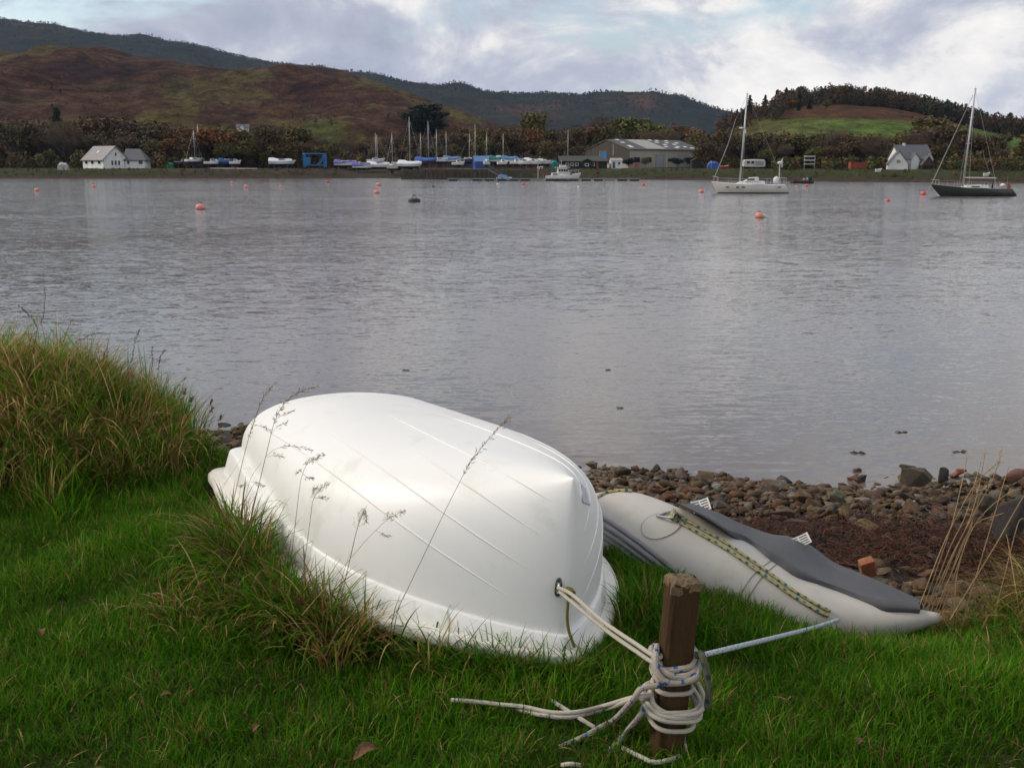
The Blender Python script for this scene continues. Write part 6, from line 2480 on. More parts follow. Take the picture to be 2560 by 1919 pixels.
for i, (x, y, s, px, py) in enumerate(cand):
    k = int(SR.integers(len(ROCKS)))
    z = g1(x, y) + s * SR.uniform(.05, .5)
    rot = Matrix.Rotation(SR.uniform(0, 6.28), 3, 'Z') @ Matrix.Rotation(SR.normal(0, .28), 3, 'X') @ Matrix.Rotation(SR.normal(0, .28), 3, 'Y')
    if i in pick:
        o = bpy.data.objects.new('stone', ROCKS[k])
        COL.objects.link(o)
        o.matrix_world = Matrix.Translation((x, y, z)) @ rot.to_4x4() @ Matrix.Scale(s, 4)
        o.parent = beach
    else:
        v, fs = arr[k]
        SV.append((v * s) @ np.array(rot).T + np.array([x, y, z]))
        for f in fs:
            flat_idx += [a + voff for a in f]
            starts.append(loff)
            totals.append(len(f))
            loff += len(f)
        voff += len(v)
me = mesh_np('pebbles', np.concatenate(SV), flat_idx, starts, totals)
o = link('pebbles', me, STONE, beach)
o['kind'] = 'stuff'

# rocks that stand out
def boulder(name, label, px, py, Y, w, h, seed, mat, rz=0.0, d=.7, flat=.5, tilt=0.0, n=13):
    c = at(px, py, Y)
    me = rock_mesh(seed, n, 1.0, .22).copy()
    me.materials.clear()
    me.materials.append(mat)
    o = bpy.data.objects.new(name, me)
    COL.objects.link(o)
    u = (c - Vector((0, 0, CH))).length / FPX
    o.location = c
    o.scale = (w * u * .5, w * u * .5 * d, h * u * .62)
    o.rotation_euler = (0, R(tilt), rz)
    return tag(o, label, 'rock')


rock_grey = M('grey_brown_rock', (.12, .095, .06), .75, (.065, .052, .036), 5, .9, 22, dirt=((.05, .055, .025), 4, .52, .72))
rock_dark = M('dark_rock', (.055, .045, .04), .75, (.03, .025, .024), 5, .9, 22)
rock_red = M('orange_rock', (.32, .10, .05), .7, (.2, .06, .035), 8, .6, 30)
rock_lich = M('lichen_rock', (.20, .19, .13), .8, (.09, .095, .05), 9, .8, 26, dirt=((.3, .28, .22), 8, .55, .75))
rock_pale = M('pale_rock', (.3, .275, .23), .75, (.2, .18, .15), 9, .6, 30)
boulder('rock', 'long flat grey-brown rock at the water edge on the right', 2285, 1192, 10.6, 130, 42, 101, rock_grey, .1, .6, tilt=3)
boulder('rock', 'thin green slab lying on the long flat rock', 2275, 1170, 10.75, 70, 18, 102, rock_grey, .0, .5, tilt=8)
boulder('rock', 'dark rounded rock at the right end of the flat rock', 2355, 1190, 10.7, 48, 44, 103, rock_dark, .6, .9)
boulder('rock', 'flat orange-red stone right of the dark rock', 2400, 1182, 10.9, 42, 26, 104, rock_red, .3, .7, tilt=-12)
boulder('rock', 'reddish boulder at the right edge of the shingle', 2540, 1192, 10.8, 76, 40, 105, M('rust_rock', (.2, .085, .045), .75, (.1, .05, .035), 6, .8, 22), .2, .7)
boulder('rock', 'brown pointed stone standing in the shallows', 2143, 1180, 11.9, 38, 28, 106, M('rust_rock'), .4, .7, tilt=10)
boulder('rock', 'low dark stone beside the pointed one in the shallows', 2157, 1196, 11.5, 34, 20, 107, rock_dark, .2, .8)
boulder('rock', 'big slanting dark boulder behind the dry stalks', 2530, 1300, 7.6, 130, 120, 108, rock_dark, .5, .7, tilt=22)
boulder('rock', 'grey-brown boulder left of the slanting one', 2465, 1255, 8.4, 80, 60, 109, rock_grey, .2, .8)
boulder('rock', 'lichen-covered oblong stone in the middle of the shingle', 2090, 1240, 9.1, 54, 34, 110, rock_lich, -.3, .7, tilt=14)
boulder('rock', 'pale flat stone above the first slotted plate', 1797, 1216, 9.8, 42, 18, 111, rock_pale, .1, .8)
boulder('rock', 'green-grey block beside the first slotted plate', 1800, 1262, 8.2, 44, 22, 112, M('green_stone', (.14, .16, .12), .7, (.09, .1, .08), 8, .5, 30), .05, .7)
boulder('rock', 'dark flat stone lying on the shore behind the dinghy tussock', 560, 1062, 12.6, 40, 14, 113, rock_dark, .2, .7)
boulder('rock', 'pale round stone between the tussock and the dinghy', 537, 1098, 11.2, 26, 16, 114, rock_pale, .2, .8)
boulder('rock', 'brown tapered stone at the top of the shingle by the dinghy', 1560, 1180, 11.0, 50, 26, 115, rock_grey, .1, .8)
boulder('rock', 'reddish rounded stone at the waterline right of the dinghy', 1590, 1170, 11.4, 40, 18, 116, M('rust_rock'), .1, .8)
boulder('rock', 'dark rounded stone at the waterline beside the reddish one', 1636, 1170, 11.4, 44, 20, 117, rock_dark, .1, .8)
boulder('rock', 'long purple-brown slab above the seaweed', 1965, 1282, 7.5, 78, 20, 118, M('purple_slab', (.11, .06, .05), .7, (.07, .04, .036), 7, .6, 26), 0, .5, tilt=-2)
boulder('rock', 'second purple-brown slab just below the long one', 1990, 1305, 7.2, 74, 16, 119, M('purple_slab'), .05, .5, tilt=2)
# the brick among the weed
bc = at(2168, 1418, 5.75)
bo = thing('broken_brick', 'broken orange brick lying on the red seaweed', 'brick', bc)
me = rock_mesh(333, 8, .6, .1)
mb = MB()
mb.box((0, 0, 0), (.085, .055, .12), rot=Matrix.Rotation(R(-18), 3, 'Y') @ Matrix.Rotation(R(20), 3, 'X'))
bob = mb.build('brick_body', M('brick_orange', (.36, .13, .05), .85, (.24, .085, .036), 26, .6, 60), bo)
bmod = bob.modifiers.new('bevel', 'BEVEL')
bmod.width = .006
bmod.segments = 2

# seaweed: ribbons and strands in a drift line
def ribbons(name, roots, dirs, length, width, cols, mat, segs=4, wob=.5, rng=RNG, rise=.35):
    n = len(roots)
    P = roots.copy()
    d = dirs.copy()
    rows = []
    up = np.array([0, 0, 1.0])
    for k in range(segs + 1):
        side = np.cross(d, up + rng.normal(0, .4, (n, 3)))
        side /= np.linalg.norm(side, axis=1)[:, None] + 1e-9
        w = width * (1 - (k / segs) ** 2 * .8) * .5
        rows.append(np.stack([P - side * w[:, None], P + side * w[:, None]], 1))
        P = P + d * (length / segs)[:, None]
        d = d + rng.normal(0, wob, (n, 3)) * np.array([1, 1, rise])
        d[:, 2] -= .12
        d /= np.linalg.norm(d, axis=1)[:, None]
    V = np.stack(rows, 1).reshape(n, -1, 3)        # n, (segs+1)*2
    m_ = (segs + 1) * 2
    base = (np.arange(n) * m_)[:, None, None]
    qd = np.array([[2 * k, 2 * k + 1, 2 * k + 3, 2 * k + 2] for k in range(segs)])[None]
    F = (base + qd).reshape(-1, 4)
    C = np.repeat(cols, m_, 0)
    me = mesh_np(name, V.reshape(-1, 3), F.ravel(), np.arange(len(F)) * 4, np.full(len(F), 4), C)
    return link(name, me, mat)


ws = []
while len(ws) < 9000:
    px = SR.uniform(1850, 2720)
    py = SR.normal(1362 + (px - 2100) * .05, 36)
    if not (1298 + max(0, (2150 - px)) * .02 < py < 1520):
        continue
    p = on_z(px, py, .9)
    y = p.y
    for it in range(4):
        p = on_z(px, py, g1(p.x, p.y))
    if p.y < float(edge_y(p.x)) + .4 or p.y > 9:
        continue
    ws.append((p.x, p.y, g1(p.x, p.y) + abs(SR.normal(0, .035)) + .07 * max(0, mnoise.noise(Vector((p.x * 3, p.y * 5, 1)))) + .012))
ws = np.array(ws)
a = SR.uniform(0, 6.28, len(ws))
dirs = np.stack([np.cos(a), np.sin(a), SR.uniform(.0, .5, len(ws))], 1)
pal = np.array([(.050, .016, .008), (.028, .010, .006), (.075, .026, .009), (.014, .008, .006), (.10, .024, .009), (.05, .026, .010)])
cols = pal[SR.integers(0, len(pal), len(ws))] * SR.uniform(.6, 1.25, (len(ws), 1))
sw = ribbons('seaweed', ws, dirs, SR.uniform(.06, .2, len(ws)), SR.uniform(.004, .013, len(ws)), cols, attrmat('seaweed_fronds', .5, .0, .12), 4, .55, SR)
tag(sw, 'drift line of dark red-brown seaweed along the beach', 'seaweed', None, 'stuff')

# ================================================================== GRASS
GM = attrmat('grass_blades', .6, .38, .06)
GR = np.random.default_rng(77)


def blades(name, xy, h, w, lean, curl, az, cols, segs=4, label=None, lift=0.0, mat=None):
    n = len(xy)
    P = np.stack([xy[:, 0], xy[:, 1], g(xy[:, 0], xy[:, 1]) - .012 + lift], 1)
    dirh = np.stack([np.cos(az), np.sin(az), np.zeros(n)], 1)
    tw = az + math.pi / 2 + GR.normal(0, .5, n)
    side = np.stack([np.cos(tw), np.sin(tw), np.zeros(n)], 1)
    rows = []
    prof = np.interp(np.linspace(0, 1, segs + 1), [0, .35, .7, 1], [.8, 1, .7, .0])
    for k in range(segs):
        rows.append(np.stack([P - side * (w * prof[k] * .5)[:, None], P + side * (w * prof[k] * .5)[:, None]], 1))
        th = lean + curl * ((k + .5) / segs) ** 1.2
        P = P + (np.sin(th)[:, None] * dirh + np.cos(th)[:, None] * np.array([0, 0, 1])) * (h / segs)[:, None]
    V = np.concatenate([np.stack(rows, 1).reshape(n, -1, 3), P[:, None]], 1)
    m_ = segs * 2 + 1
    base = (np.arange(n) * m_)[:, None]
    q = np.concatenate([base + np.array([[2 * k, 2 * k + 1, 2 * k + 3, 2 * k + 2]]) for k in range(segs - 1)], 1)
    t_ = base + np.array([[m_ - 3, m_ - 2, m_ - 1]])
    flat = np.concatenate([q, t_], 1).ravel()
    per = np.array([4] * (segs - 1) + [3])
    tot = np.tile(per, n)
    st = np.concatenate([[0], np.cumsum(tot)[:-1]])
    C = np.repeat(cols[:, None], m_, 1)
    # straw-coloured tips on some blades
    tip = (GR.random(n) < .25)
    C[tip, -1] = np.array([.13, .13, .03])
    me = mesh_np(name, V.reshape(-1, 3), flat, st, tot, C.reshape(-1, 3))
    o = link(name, me, mat or GM)
    return tag(o, label, 'grass', None, 'stuff')


GREENS = np.array([(.040, .145, .004), (.056, .178, .005), (.086, .205, .008), (.028, .112, .004), (.110, .215, .010), (.046, .130, .006)])
DRY = np.array([(.32, .21, .085), (.23, .135, .05), (.42, .30, .14), (.16, .08, .032), (.26, .175, .055)])


def pick_cols(n, dry, rng=GR):
    d = rng.random(n) < dry
    c = GREENS[rng.integers(0, len(GREENS), n)] * rng.uniform(.7, 1.25, (n, 1))
    e = DRY[rng.integers(0, len(DRY), n)] * rng.uniform(.6, 1.2, (n, 1))
    return np.where(d[:, None], e, c)


Dinv = np.array(DM.inverted())


def in_dinghy(xy, k=1.03):
    n = len(xy)
    P = np.stack([xy[:, 0], xy[:, 1], np.full(n, DP['z']), np.ones(n)], 1) @ Dinv.T
    L, B = DP['L'], DP['B']
    xs_, ys_ = [], []
    for t in np.linspace(0, 1, 80):
        a, b = d_plan(float(t), L, B)
        xs_.append(a)
        ys_.append(b)
    hb = np.interp(P[:, 0], xs_, ys_, left=-1, right=-1) * k
    return (P[:, 0] > -.02) & (P[:, 0] < L * 1.005) & (np.abs(P[:, 1]) < hb)


tube_xy = np.array([[p.x, p.y, r_] for p, r_ in zip(pp, rs)])


def in_tube(xy, k=.7):
    d2 = ((xy[:, None, :] - tube_xy[None, ::2, :2]) ** 2).sum(-1)
    hit = (d2 < (tube_xy[None, ::2, 2] * k) ** 2).any(1)
    # floor of the inflatable
    c0 = np.array([near_c[1].x, near_c[1].y])
    ax_ = np.array([axis.x, axis.y]) / math.hypot(axis.x, axis.y)
    lt_ = np.array([lat.x, lat.y])
    u = (xy - c0) @ ax_
    v = (xy - c0) @ lt_
    return hit | ((u > -.2) & (u < 1.2) & (v > 0) & (v < .72))


def scatter(n, x0, x1, y0, y1, dens=None):
    out = []
    tot = 0
    while tot < n:
        q = np.stack([GR.uniform(x0, x1, n), GR.uniform(y0, y1, n)], 1)
        e = edge_y(q[:, 0])
        ok = (q[:, 1] < e + .32) & ~in_dinghy(q) & ((q[:, 0] > -1.75) | (q[:, 1] < 4.9) | (GR.random(n) < .35)) & ~in_tube(q)
        ok &= ~((np.abs((q - np.array([PB.x, PB.y])) @ np.array([prx.x, prx.y])) < HX) & (np.abs((q - np.array([PB.x, PB.y])) @ np.array([pry.x, pry.y])) < HY))
        if dens is not None:
            ok &= GR.random(n) < dens(q[:, 0], q[:, 1])
        q = q[ok]
        out.append(q)
        tot += len(q)
    return np.concatenate(out)[:n]


def vis(x, y):
    """full density where the photograph looks, thinner beside the frame"""
    w = np.abs(x) / (y * .52 + .12)
    return np.where((w < 1.0) & (y > 2.2), 1.0, np.where(w < 1.5, .65, .2))


def nz2(xy, s, seed):
    return np.array([mnoise.noise(Vector((a * s, b * s, seed))) for a, b in xy])


# lawn
n = 205000
xy = scatter(n, -3.6, 3.8, 1.8, 6.6, lambda x, y: vis(x, y) * np.clip(1.25 - (y - 2.4) * .14, .5, 1))
pn = nz2(xy, 2.2, 1.0)
pn2 = nz2(xy, 6.0, 4.0)
h = GR.uniform(.04, .105, n) * (1 + .5 * pn + .4 * pn2)
az = GR.uniform(0, 6.28, n) + pn * 2
cols = pick_cols(n, np.clip(.06 + .2 * pn2 + .08 * pn, .01, .45)) * (1 + .5 * pn + .2 * pn2)[:, None]
blades('lawn_grass', xy, h, GR.uniform(.0022, .0046, n), np.abs(GR.normal(.18, .22, n)), GR.uniform(.2, 1.5, n), az, cols, 3, 'short green lawn grass in the foreground')


def clump(name, n, cx, cy, sx, sy, h0, h1, dry, lean, curl, w0, w1, label, az0=None, azs=6.28, segs=5, lim=1.0, tint=1.0, shape=None):
    q = []
    tot = 0
    while tot < n:
        a = np.stack([GR.normal(cx, sx, n), GR.normal(cy, sy, n)], 1)
        ok = ~in_dinghy(a, 1.03) & ~in_tube(a, .8) & (a[:, 1] < edge_y(a[:, 0]) + .7)
        if shape is not None:
            ok &= shape(a[:, 0], a[:, 1])
        q.append(a[ok])
        tot += ok.sum()
    xy = np.concatenate(q)[:n]
    r_ = ((xy[:, 0] - cx) / sx) ** 2 + ((xy[:, 1] - cy) / sy) ** 2
    h = GR.uniform(h0, h1, n) * np.clip(1.15 - .18 * r_, .35, 1.1)
    az = (az0 + GR.normal(0, azs, n)) if az0 is not None else GR.uniform(0, 6.28, n)
    return blades(name, xy, h, GR.uniform(w0, w1, n), np.abs(GR.normal(lean, .2, n)), GR.uniform(curl * .4, curl * 1.5, n), az, pick_cols(n, dry) * tint, segs, label)


# big tussock on the left
def tufts(name, nt, per, cx, cy, sx, sy, h0, h1, dry, curl, label, w0=.003, w1=.0065, lim=None, tint=1.0):
    """separate tufts, each with its own lean, length and dryness"""
    XY, Hh, AZ, LE, CU, CC = [], [], [], [], [], []
    while len(XY) < nt:
        c = np.array([GR.normal(cx, sx), GR.normal(cy, sy)])
        if lim is not None and not lim(c[0], c[1]):
            continue
        m_ = int(per * GR.uniform(.6, 1.4))
        q = c + GR.normal(0, .035, (m_, 2)) * np.array([1.2, 1.0])
        q = q[~in_dinghy(q, 1.03)]
        if len(q) == 0:
            continue
        m_ = len(q)
        hh = GR.uniform(h0, h1)
        dr = np.clip(dry + GR.normal(0, .3), .03, .97)
        bias = GR.uniform(0, 6.28)
        XY.append(q)
        Hh.append(hh * GR.uniform(.55, 1.15, m_))
        a = np.arctan2(q[:, 1] - c[1], q[:, 0] - c[0]) + GR.normal(0, .6, m_)
        AZ.append(np.where(GR.random(m_) < .35, bias + GR.normal(0, .5, m_), a))
        LE.append(np.abs(GR.normal(.22, .18, m_)))
        CU.append(GR.uniform(.3, 1.0, m_) * curl * GR.uniform(.7, 1.4))
        CC.append(pick_cols(m_, np.full(m_, dr)) * GR.uniform(.85, 1.35) * tint)
    XY, Hh, AZ, LE, CU, CC = [np.concatenate(a) for a in (XY, Hh, AZ, LE, CU, CC)]
    return blades(name, XY, Hh, GR.uniform(w0, w1, len(XY)), LE, CU, AZ, CC, 6, label)


left_lim = lambda x, y: y < 6.5 and x < -1.72 + .12 * (y - 5)
tufts('tussock_grass', 230, 62, -2.75, 5.45, .55, .38, .24, .48, .80, 2.4, 'tall straw-coloured tussock grass on the left knoll', lim=left_lim, tint=1.45)
tufts('tussock_grass', 120, 55, -2.05, 5.2, .24, .32, .16, .34, .30, 1.4, 'green and brown tussock grass left of the dinghy stern', lim=left_lim, tint=1.2)
tufts('tussock_grass', 130, 50, -2.45, 5.0, .45, .17, .14, .30, .4, 2.2, 'drooping mixed grass below the left knoll', lim=left_lim)
tufts('tussock_grass', 60, 55, -3.9, 5.5, .7, .4, .25, .5, .6, 1.7, 'straw tussock grass at the far left')
# tussock in front of the dinghy
tufts('tussock_grass', 120, 60, -.78, 3.78, .15, .09, .18, .36, .36, 2.0, 'long arching grass in front of the dinghy side', .003, .0078)
tufts('tussock_grass', 105, 60, -.36, 3.44, .20, .10, .16, .33, .34, 1.9, 'long arching grass before the middle of the dinghy', .003, .0078)
tufts('tussock_grass', 90, 50, -.55, 3.48, .26, .10, .12, .24, .42, 2.0, 'matted grass below the dinghy tussock')
clump('tussock_grass', 1900, -.02, 3.10, .22, .08, .09, .2, .2, .3, 1.1, .003, .006, 'grass at the foot of the dinghy bow', segs=5)
# by the post and the inflatable
clump('tussock_grass', 1300, .52, 3.5, .13, .14, .10, .22, .10, .15, .8, .0035, .008, 'tall fresh grass between the dinghy bow and the post', segs=5)
clump('tussock_grass', 1300, 1.0, 3.42, .3, .12, .07, .16, .10, .2, 1.0, .003, .0075, 'fresh grass in front of the inflatable', segs=5)
clump('tussock_grass', 1300, 1.45, 3.5, .25, .1, .07, .15, .14, .3, 1.1, .003, .006, 'grass at the stern of the inflatable', segs=5)
# right-hand bank
clump('tussock_grass', 5200, 2.4, 3.75, .36, .22, .14, .32, .42, .3, 1.4, .003, .006, 'tangled green and straw grass on the right bank', segs=6)
clump('tussock_grass', 2600, 2.05, 3.3, .45, .2, .09, .2, .16, .3, 1.2, .003, .006, 'green grass on the right below the bank', segs=5)
clump('tussock_grass', 1800, 2.3, 4.02, .3, .12, .2, .42, .9, .35, 1.6, .002, .0045, 'dead straw grass hanging over the right bank edge', segs=6)

tufts('tussock_grass', 55, 45, 2.5, 3.95, .22, .14, .22, .42, .88, 1.8, 'dense golden dry tuft at the right edge of the bank', tint=1.25)

# fallen straw on the lawn
n = 1500
xy = scatter(n, -2.2, 2.2, 2.3, 4.6, vis)
blades('dead_straw', xy, GR.uniform(.03, .10, n), GR.uniform(.003, .007, n), GR.uniform(.5, 1.2, n), GR.uniform(.4, 2.2, n), GR.uniform(0, 6.28, n), DRY[GR.integers(0, 5, n)] * GR.uniform(.5, 1.0, (n, 1)), 5, 'scattered dead straw blades on the lawn', .02)

# ================================================================== SINGLE STALKS AND LEAVES
straw_m = M('dry_stem', (.42, .29, .14), .7, (.3, .19, .09), 30)
brown_m = M('brown_stem', (.13, .07, .04), .7, (.08, .045, .03), 30)
green_m = M('green_stem', (.10, .11, .03), .6, (.06, .07, .02), 30)
seed_m = M('seed_head', (.38, .28, .17), .8, (.26, .17, .10), 60)
seed_d = M('dark_seed_head', (.07, .045, .03), .8, (.045, .03, .022), 60)
seed_p = M('pale_panicle', (.50, .42, .30), .8, (.38, .3, .2), 60)


def spikelets(m, p, d, n, l_, w_, spread, rn):
    for k in range(n):
        q = p + Vector((rn.gauss(0, spread), rn.gauss(0, spread), rn.gauss(0, spread)))
        dd = (d + Vector((rn.gauss(0, .5), rn.gauss(0, .3), rn.gauss(0, .4)))).normalized()
        s = dd.orthogonal().normalized()
        t_ = dd.cross(s)
        ll = l_ * rn.uniform(.7, 1.3)
        P = [q, q + dd * ll * .5 + s * w_, q + dd * ll * .5 + t_ * w_, q + dd * ll * .5 - s * w_, q + dd * ll * .5 - t_ * w_, q + dd * ll]
        m.add(P, [(0, 1, 2), (0, 2, 3), (0, 3, 4), (0, 4, 1), (5, 2, 1), (5, 3, 2), (5, 4, 3), (5, 1, 4)])


def stalk(name, label, pts, stem, head=None, style=None, r_=.0011, group=None, seed=0, hmat=None, cat='grass stalk'):
    """pts: (px, py, depth) from the ground up; head: list of (px, py) branches"""
    rn = random.Random(seed + 100)
    P = [at(*p) for p in pts]
    dv = (P[1] - P[0]).normalized()
    P = [P[0] - dv * min(.26, max(.02, (P[0].z - g1(P[0].x, P[0].y)) / max(dv.z, .35)))] + P
    o = thing(name, label, cat, P[0], 0, group)
    c = catmull(P, 6)
    m = MB()
    n = len(c)
    m.tube(c, [r_ * (1 - .55 * i / n) for i in range(n)], 5)
    m.build('stem', stem, o, world=True)
    if style:
        m = MB()
        if style == 'spike':       # one-sided spikelets up the last part of the stem
            for i in range(int(n * .55), n):
                d = (c[min(i + 1, n - 1)] - c[i - 1]).normalized()
                spikelets(m, c[i], d, 3, .016, .0013, .002, rn)
        elif style == 'dots':
            for i in range(int(n * .45), n):
                d = (c[min(i + 1, n - 1)] - c[i - 1]).normalized()
                spikelets(m, c[i], d, 2, .009, .0022, .002, rn)
        elif style == 'club':
            d = (c[-1] - c[-3]).normalized()
            for k in range(14):
                spikelets(m, c[-1] - d * .0022 * k, d, 2, .012, .0022, .0022, rn)
        elif style == 'panicle':
            d = (c[-1] - c[-4]).normalized()
            for k in range(26):
                f = rn.random()
                q = c[-1] - d * (.075 * (1 - f))
                w_ = Vector((rn.gauss(0, 1), rn.gauss(0, .6), rn.gauss(0, .6))).normalized()
                e = q + (w_ * .8 + d).normalized() * rn.uniform(.012, .034) * (1.2 - f)
                m.tube([q, e], .0004, 3)
                spikelets(m, e, d, 3, .007, .0012, .003, rn)
        m.build('seed_head', hmat or seed_m, o, world=True)
    for k, br_ in enumerate(head or []):
        Q = catmull([at(*p) for p in br_], 5)
        m = MB()
        m.tube(Q, .0006, 4)
        nq = len(Q)
        for i in range(int(nq * .4), nq):
            d = (Q[min(i + 1, nq - 1)] - Q[i - 1]).normalized()
            spikelets(m, Q[i], d, 2, .014, .0013, .002, rn)
        m.build('seed_branch', hmat or seed_m, o, world=True)
    return o


D0 = 3.62
Z4 = lambda x, y: (480 + x / 4.145, 960 + y / 4.145)      # zoom window used to trace the stalks


_rim = [DM @ d_level(t / 60, 1.0, 1.0, 1.0, 0.0, -1) for t in range(61)]
_rp = sorted((proj(p)[0], p.y) for p in _rim[8:])


def rim_y(px):
    """depth of the dinghy's near rim in picture column px"""
    return float(np.interp(px, [a for a, b in _rp], [b for a, b in _rp]))


def zz(lst):
    d = min(rim_y(Z4(*lst[0])[0]), rim_y(Z4(*lst[-1])[0])) - .12
    return [(*Z4(x, y), d + .004 * i) for i, (x, y) in enumerate(lst)]


def zp(lst):
    d = min(rim_y(lst[0][0]), rim_y(lst[-1][0])) - .12
    return [(x, y, d + .004 * i) for i, (x, y, c) in enumerate(lst)]


GS = 'seed stalks standing before the dinghy'
stalk('grass_stalk', 'tall plain brown stalk left of the drooping seed stalk', zz([(370, 1480), (450, 1120), (560, 660), (640, 400), (735, 150), (840, 10)]), brown_m, [zz([(640, 415), (720, 440), (800, 480)])], 'spike', .0014, GS, 1)
stalk('grass_stalk', 'tall seed stalk with one-sided drooping heads against the dinghy', zz([(590, 1500), (660, 1180), (740, 850), (830, 480), (880, 330), (960, 200), (1100, 90), (1270, 30)]), brown_m,
      [zz([(860, 370), (940, 320), (1040, 280)]), zz([(835, 500), (890, 440), (985, 395)]), zz([(765, 750), (850, 680), (960, 645), (1100, 650), (1240, 685)]), zz([(770, 760), (850, 735), (935, 745)])], 'spike', .0013, GS, 2)
stalk('grass_stalk', 'bent stalk between the two tall seed stalks', zz([(470, 1500), (530, 1260), (600, 1000), (660, 890), (720, 810)]), brown_m, [zz([(610, 1010), (660, 1020), (740, 1050)]), zz([(590, 1050), (540, 1045), (500, 1050)])], None, .0009, GS, 3)
stalk('grass_stalk', 'stalk with a loose pink-brown panicle in front of the dinghy', zz([(1065, 1500), (1090, 1280), (1115, 1080), (1140, 950), (1200, 820), (1340, 735)]), brown_m, [zz([(1150, 930), (1190, 960), (1235, 975)]), zz([(1150, 920), (1120, 900), (1095, 915)])], 'panicle', .0011, GS, 4)
stalk('grass_stalk', 'stalk with a broad fluffy pale panicle in front of the dinghy', zz([(1215, 1480), (1235, 1330), (1255, 1200), (1310, 1110), (1395, 1040)]), brown_m, [zz([(1260, 1180), (1320, 1180), (1380, 1185)]), zz([(1262, 1170), (1250, 1120), (1280, 1080)])], 'panicle', .0011, GS, 5, seed_p)
stalk('grass_stalk', 'short dark green stalk with a pale plume right of the panicles', zp([(880, 1375, 3.5), (888, 1340, 3.51), (900, 1300, 3.52), (912, 1270, 3.53)]), green_m, [zp([(900, 1300, 0), (910, 1285, 0), (914, 1302, 0)])], 'panicle', .0014, GS, 6, seed_p)
stalk('grass_stalk', 'leaning stalk with a small pale plume over the dinghy side', zp([(885, 1385, 3.48), (915, 1350, 3.49), (945, 1320, 3.5), (975, 1293, 3.51), (1005, 1278, 3.52)]), straw_m, [zp([(940, 1325, 0), (955, 1333, 0), (970, 1338, 0)])], 'panicle', .001, GS, 7, seed_p)
stalk('grass_stalk', 'long thin dark stalk leaning right across the dinghy hull', zp([(1040, 1428, 3.35), (1080, 1345, 3.36), (1120, 1262, 3.37), (1165, 1175, 3.38), (1195, 1130, 3.39), (1248, 1068, 3.4), (1270, 1048, 3.41)]), brown_m, None, 'spike', .0010, GS, 8)
stalk('grass_stalk', 'faint leaning stalk at the left end of the dinghy', zp([(470, 1370, 3.9), (510, 1290, 3.92), (545, 1230, 3.94), (580, 1182, 3.96)]), straw_m, None, None, .0009, GS, 9)
stalk('grass_stalk', 'second faint stalk crossing the dinghy rim', zp([(500, 1335, 3.85), (530, 1270, 3.86), (560, 1215, 3.87), (600, 1150, 3.88)]), straw_m, None, None, .0009, GS, 10)
stalk('grass_stalk', 'curved thin stalk low against the dinghy side', zp([(640, 1290, 3.7), (655, 1262, 3.71), (690, 1250, 3.72), (720, 1262, 3.73)]), straw_m, None, None, .0009, GS, 11)
# dark seed spikes of the left tussock
GD = 'dark seed spikes on the left tussock'
S5 = 620 / 1713.0
for i, (pts, lb, st) in enumerate((
        ([(255, 340), (290, 280), (305, 200), (312, 120), (310, 60)], 'tallest dark seed spike on the left tussock', 'dots'),
        ([(255, 340), (235, 290), (190, 230), (130, 180)], 'dark seed spike leaning left beside the tallest', 'dots'),
        ([(520, 440), (580, 400), (640, 375), (705, 362)], 'dark seed spike arching right over the tussock top', 'dots'),
        ([(905, 590), (920, 500), (935, 410), (965, 350)], 'upright dark seed spike on the middle of the tussock', 'dots'),
        ([(1050, 600), (1052, 540), (1050, 470)], 'left of the two short dark spikes', 'dots'),
        ([(1095, 600), (1105, 540), (1135, 482)], 'right of the two short dark spikes', 'dots'),
        ([(715, 545), (722, 510), (738, 475)], 'short dark spike near the tussock shoulder', 'dots'),
        ([(1200, 780), (1240, 715), (1290, 670)], 'thin dark spike sloping right on the tussock end', 'dots'),
        ([(1260, 930), (1300, 870), (1330, 810)], 'dark club seed head at the right of the tussock', 'club'),
        ([(1270, 830), (1275, 790), (1282, 755)], 'upper dark club seed head right of the tussock', 'club'),
        ([(1420, 920), (1445, 880), (1465, 830)], 'dark club seed head near the water right of the tussock', 'club'),
        ([(1430, 950), (1450, 915), (1468, 885)], 'lower dark club seed head near the water', 'club'),
        ([(1480, 1040), (1505, 990), (1530, 940)], 'dark club seed head beside the shore stones', 'club'))):
    pts = [(x * S5, 700 + y * S5, 5.2 if x < 800 else 5.0) for x, y in pts]
    root = (pts[0][0] - 8, pts[0][1] + 60, pts[0][2])
    stalk('seed_spike', lb, [root] + pts, brown_m, None, st, .0011, GD, 40 + i, seed_d, 'seed stalk')
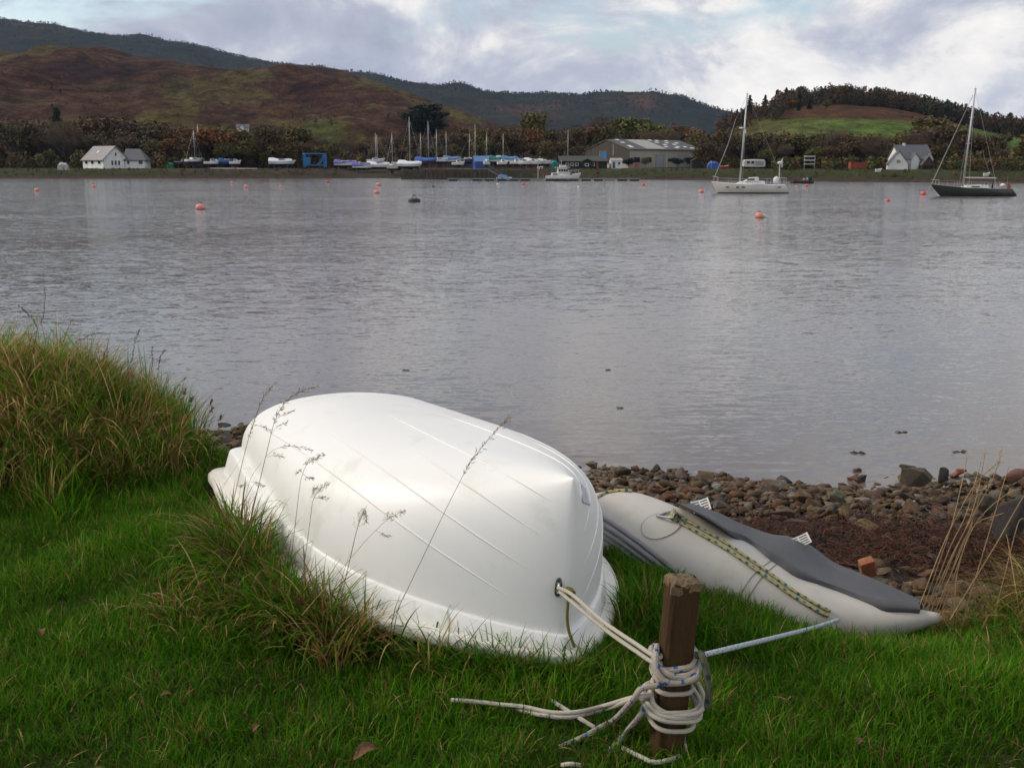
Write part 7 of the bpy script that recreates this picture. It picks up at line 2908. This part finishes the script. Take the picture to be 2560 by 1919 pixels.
# dry stalks on the right
GT = 'tall dry stalks on the right bank'
S6 = 500 / 1884.0
for i, (pts, lb) in enumerate((
        ([(900, 1480), (1100, 960), (1250, 640), (1430, 330), (1640, 130)], 'dry stalk with the boldest lean, left of the stalk fan'),
        ([(930, 1520), (1130, 940), (1220, 660), (1330, 180), (1345, 20)], 'steep dry stalk at the left of the stalk fan'),
        ([(980, 1480), (1180, 950), (1330, 640), (1420, 330), (1480, 120), (1500, 20)], 'second steep dry stalk of the fan'),
        ([(1010, 1440), (1210, 1000), (1360, 700), (1450, 400), (1500, 150), (1520, 10)], 'third dry stalk of the fan'),
        ([(1040, 1450), (1250, 930), (1420, 600), (1570, 330), (1650, 120), (1670, 10)], 'dry stalk reaching highest in the middle of the fan'),
        ([(1060, 1500), (1240, 1080), (1390, 700), (1480, 420), (1560, 350)], 'dry stalk ending in a seed tuft against the stones'),
        ([(1110, 1440), (1290, 920), (1450, 700), (1690, 610)], 'dry stalk bending right over the boulder'),
        ([(1130, 1480), (1350, 860), (1500, 620), (1720, 430), (1860, 380)], 'long dry stalk leaning far right'),
        ([(1230, 1460), (1250, 1200), (1330, 900), (1400, 700)], 'short upright dry stalk in the fan'),
        ([(1500, 1100), (1640, 870), (1780, 620), (1880, 450)], 'thick dry stalk crossing the slanting boulder'),
        ([(1760, 960), (1800, 800), (1840, 680), (1884, 660)], 'bent dry stalk at the right edge of the picture'),
        ([(1740, 920), (1730, 860), (1715, 810)], 'short broken pale stalk at the right edge'),
        ([(1440, 1180), (1600, 640), (1700, 300), (1740, 180)], 'thin dry stalk at the right of the fan'))):
    pts = [(2060 + x * S6, 1120 + y * S6, 3.95 + .01 * k) for k, (x, y) in enumerate(pts)]
    stalk('dry_stalk', lb, pts, straw_m, None, 'panicle' if i in (0, 4, 5) else None, .0028 if i != 9 else .0035, GT, 70 + i, seed_p, 'grass stalk')
# fallen leaves
leaf_m = M('dead_leaf', (.16, .075, .024), .8, (.085, .038, .014), 40, .5, 90)
for i, (px, py, s, rz, lb) in enumerate(((918, 1895, .05, .6, 'large curled brown leaf on the grass at the bottom edge'), (642, 1828, .022, 1.2, 'small brown leaf left of the large curled leaf'), (415, 1745, .02, .3, 'small brown leaf on the dark lawn'),
                                         (105, 1588, .03, 2.0, 'small reddish leaf on the left lawn'), (2150, 1860, .02, 1.0, 'tan leaf on the lawn right of the post'))):
    p = on_ground(px, py, .045)
    o = thing('fallen_leaf', lb, 'leaf', p, rz)
    rows_ = []
    for k in range(9):
        t = k / 8
        w_ = s * .42 * math.sin(math.pi * min(1, t * .95 + .05)) ** .8
        zc = .35 * s * math.sin(t * 3.0) + .01
        rows_.append([(s * (t - .5) * 1.6, -w_, zc + .35 * w_), (s * (t - .5) * 1.6, -w_ * .5, zc + .05 * w_), (s * (t - .5) * 1.6, 0, zc - .06 * w_), (s * (t - .5) * 1.6, w_ * .5, zc + .12 * w_), (s * (t - .5) * 1.6, w_, zc + .6 * w_)])
    m = MB()
    m.loft(rows_, False)
    m.build('blade', leaf_m, o, True)
    m = MB()
    m.tube([(-s * .8, 0, .01), (-s * 1.15, .1 * s, .012)], s * .02, 4)
    m.build('leaf_stalk', leaf_m, o)

# ================================================================== AIR
def make_haze():
    m = bpy.data.materials.new('haze')
    m.use_nodes = True
    t = m.node_tree
    t.nodes.clear()
    v = N(t, 'ShaderNodeVolumePrincipled')
    v.inputs['Color'].default_value = (.58, .72, 1.0, 1)
    v.inputs['Density'].default_value = 0.000055
    v.inputs['Anisotropy'].default_value = 0.2
    o = N(t, 'ShaderNodeOutputMaterial')
    t.links.new(v.outputs[0], o.inputs['Volume'])
    mb = MB()
    mb.box((0, 1900, 158), (6000, 4200, 324))
    ob = mb.build('haze', m)
    ob['kind'] = 'stuff'


make_haze()
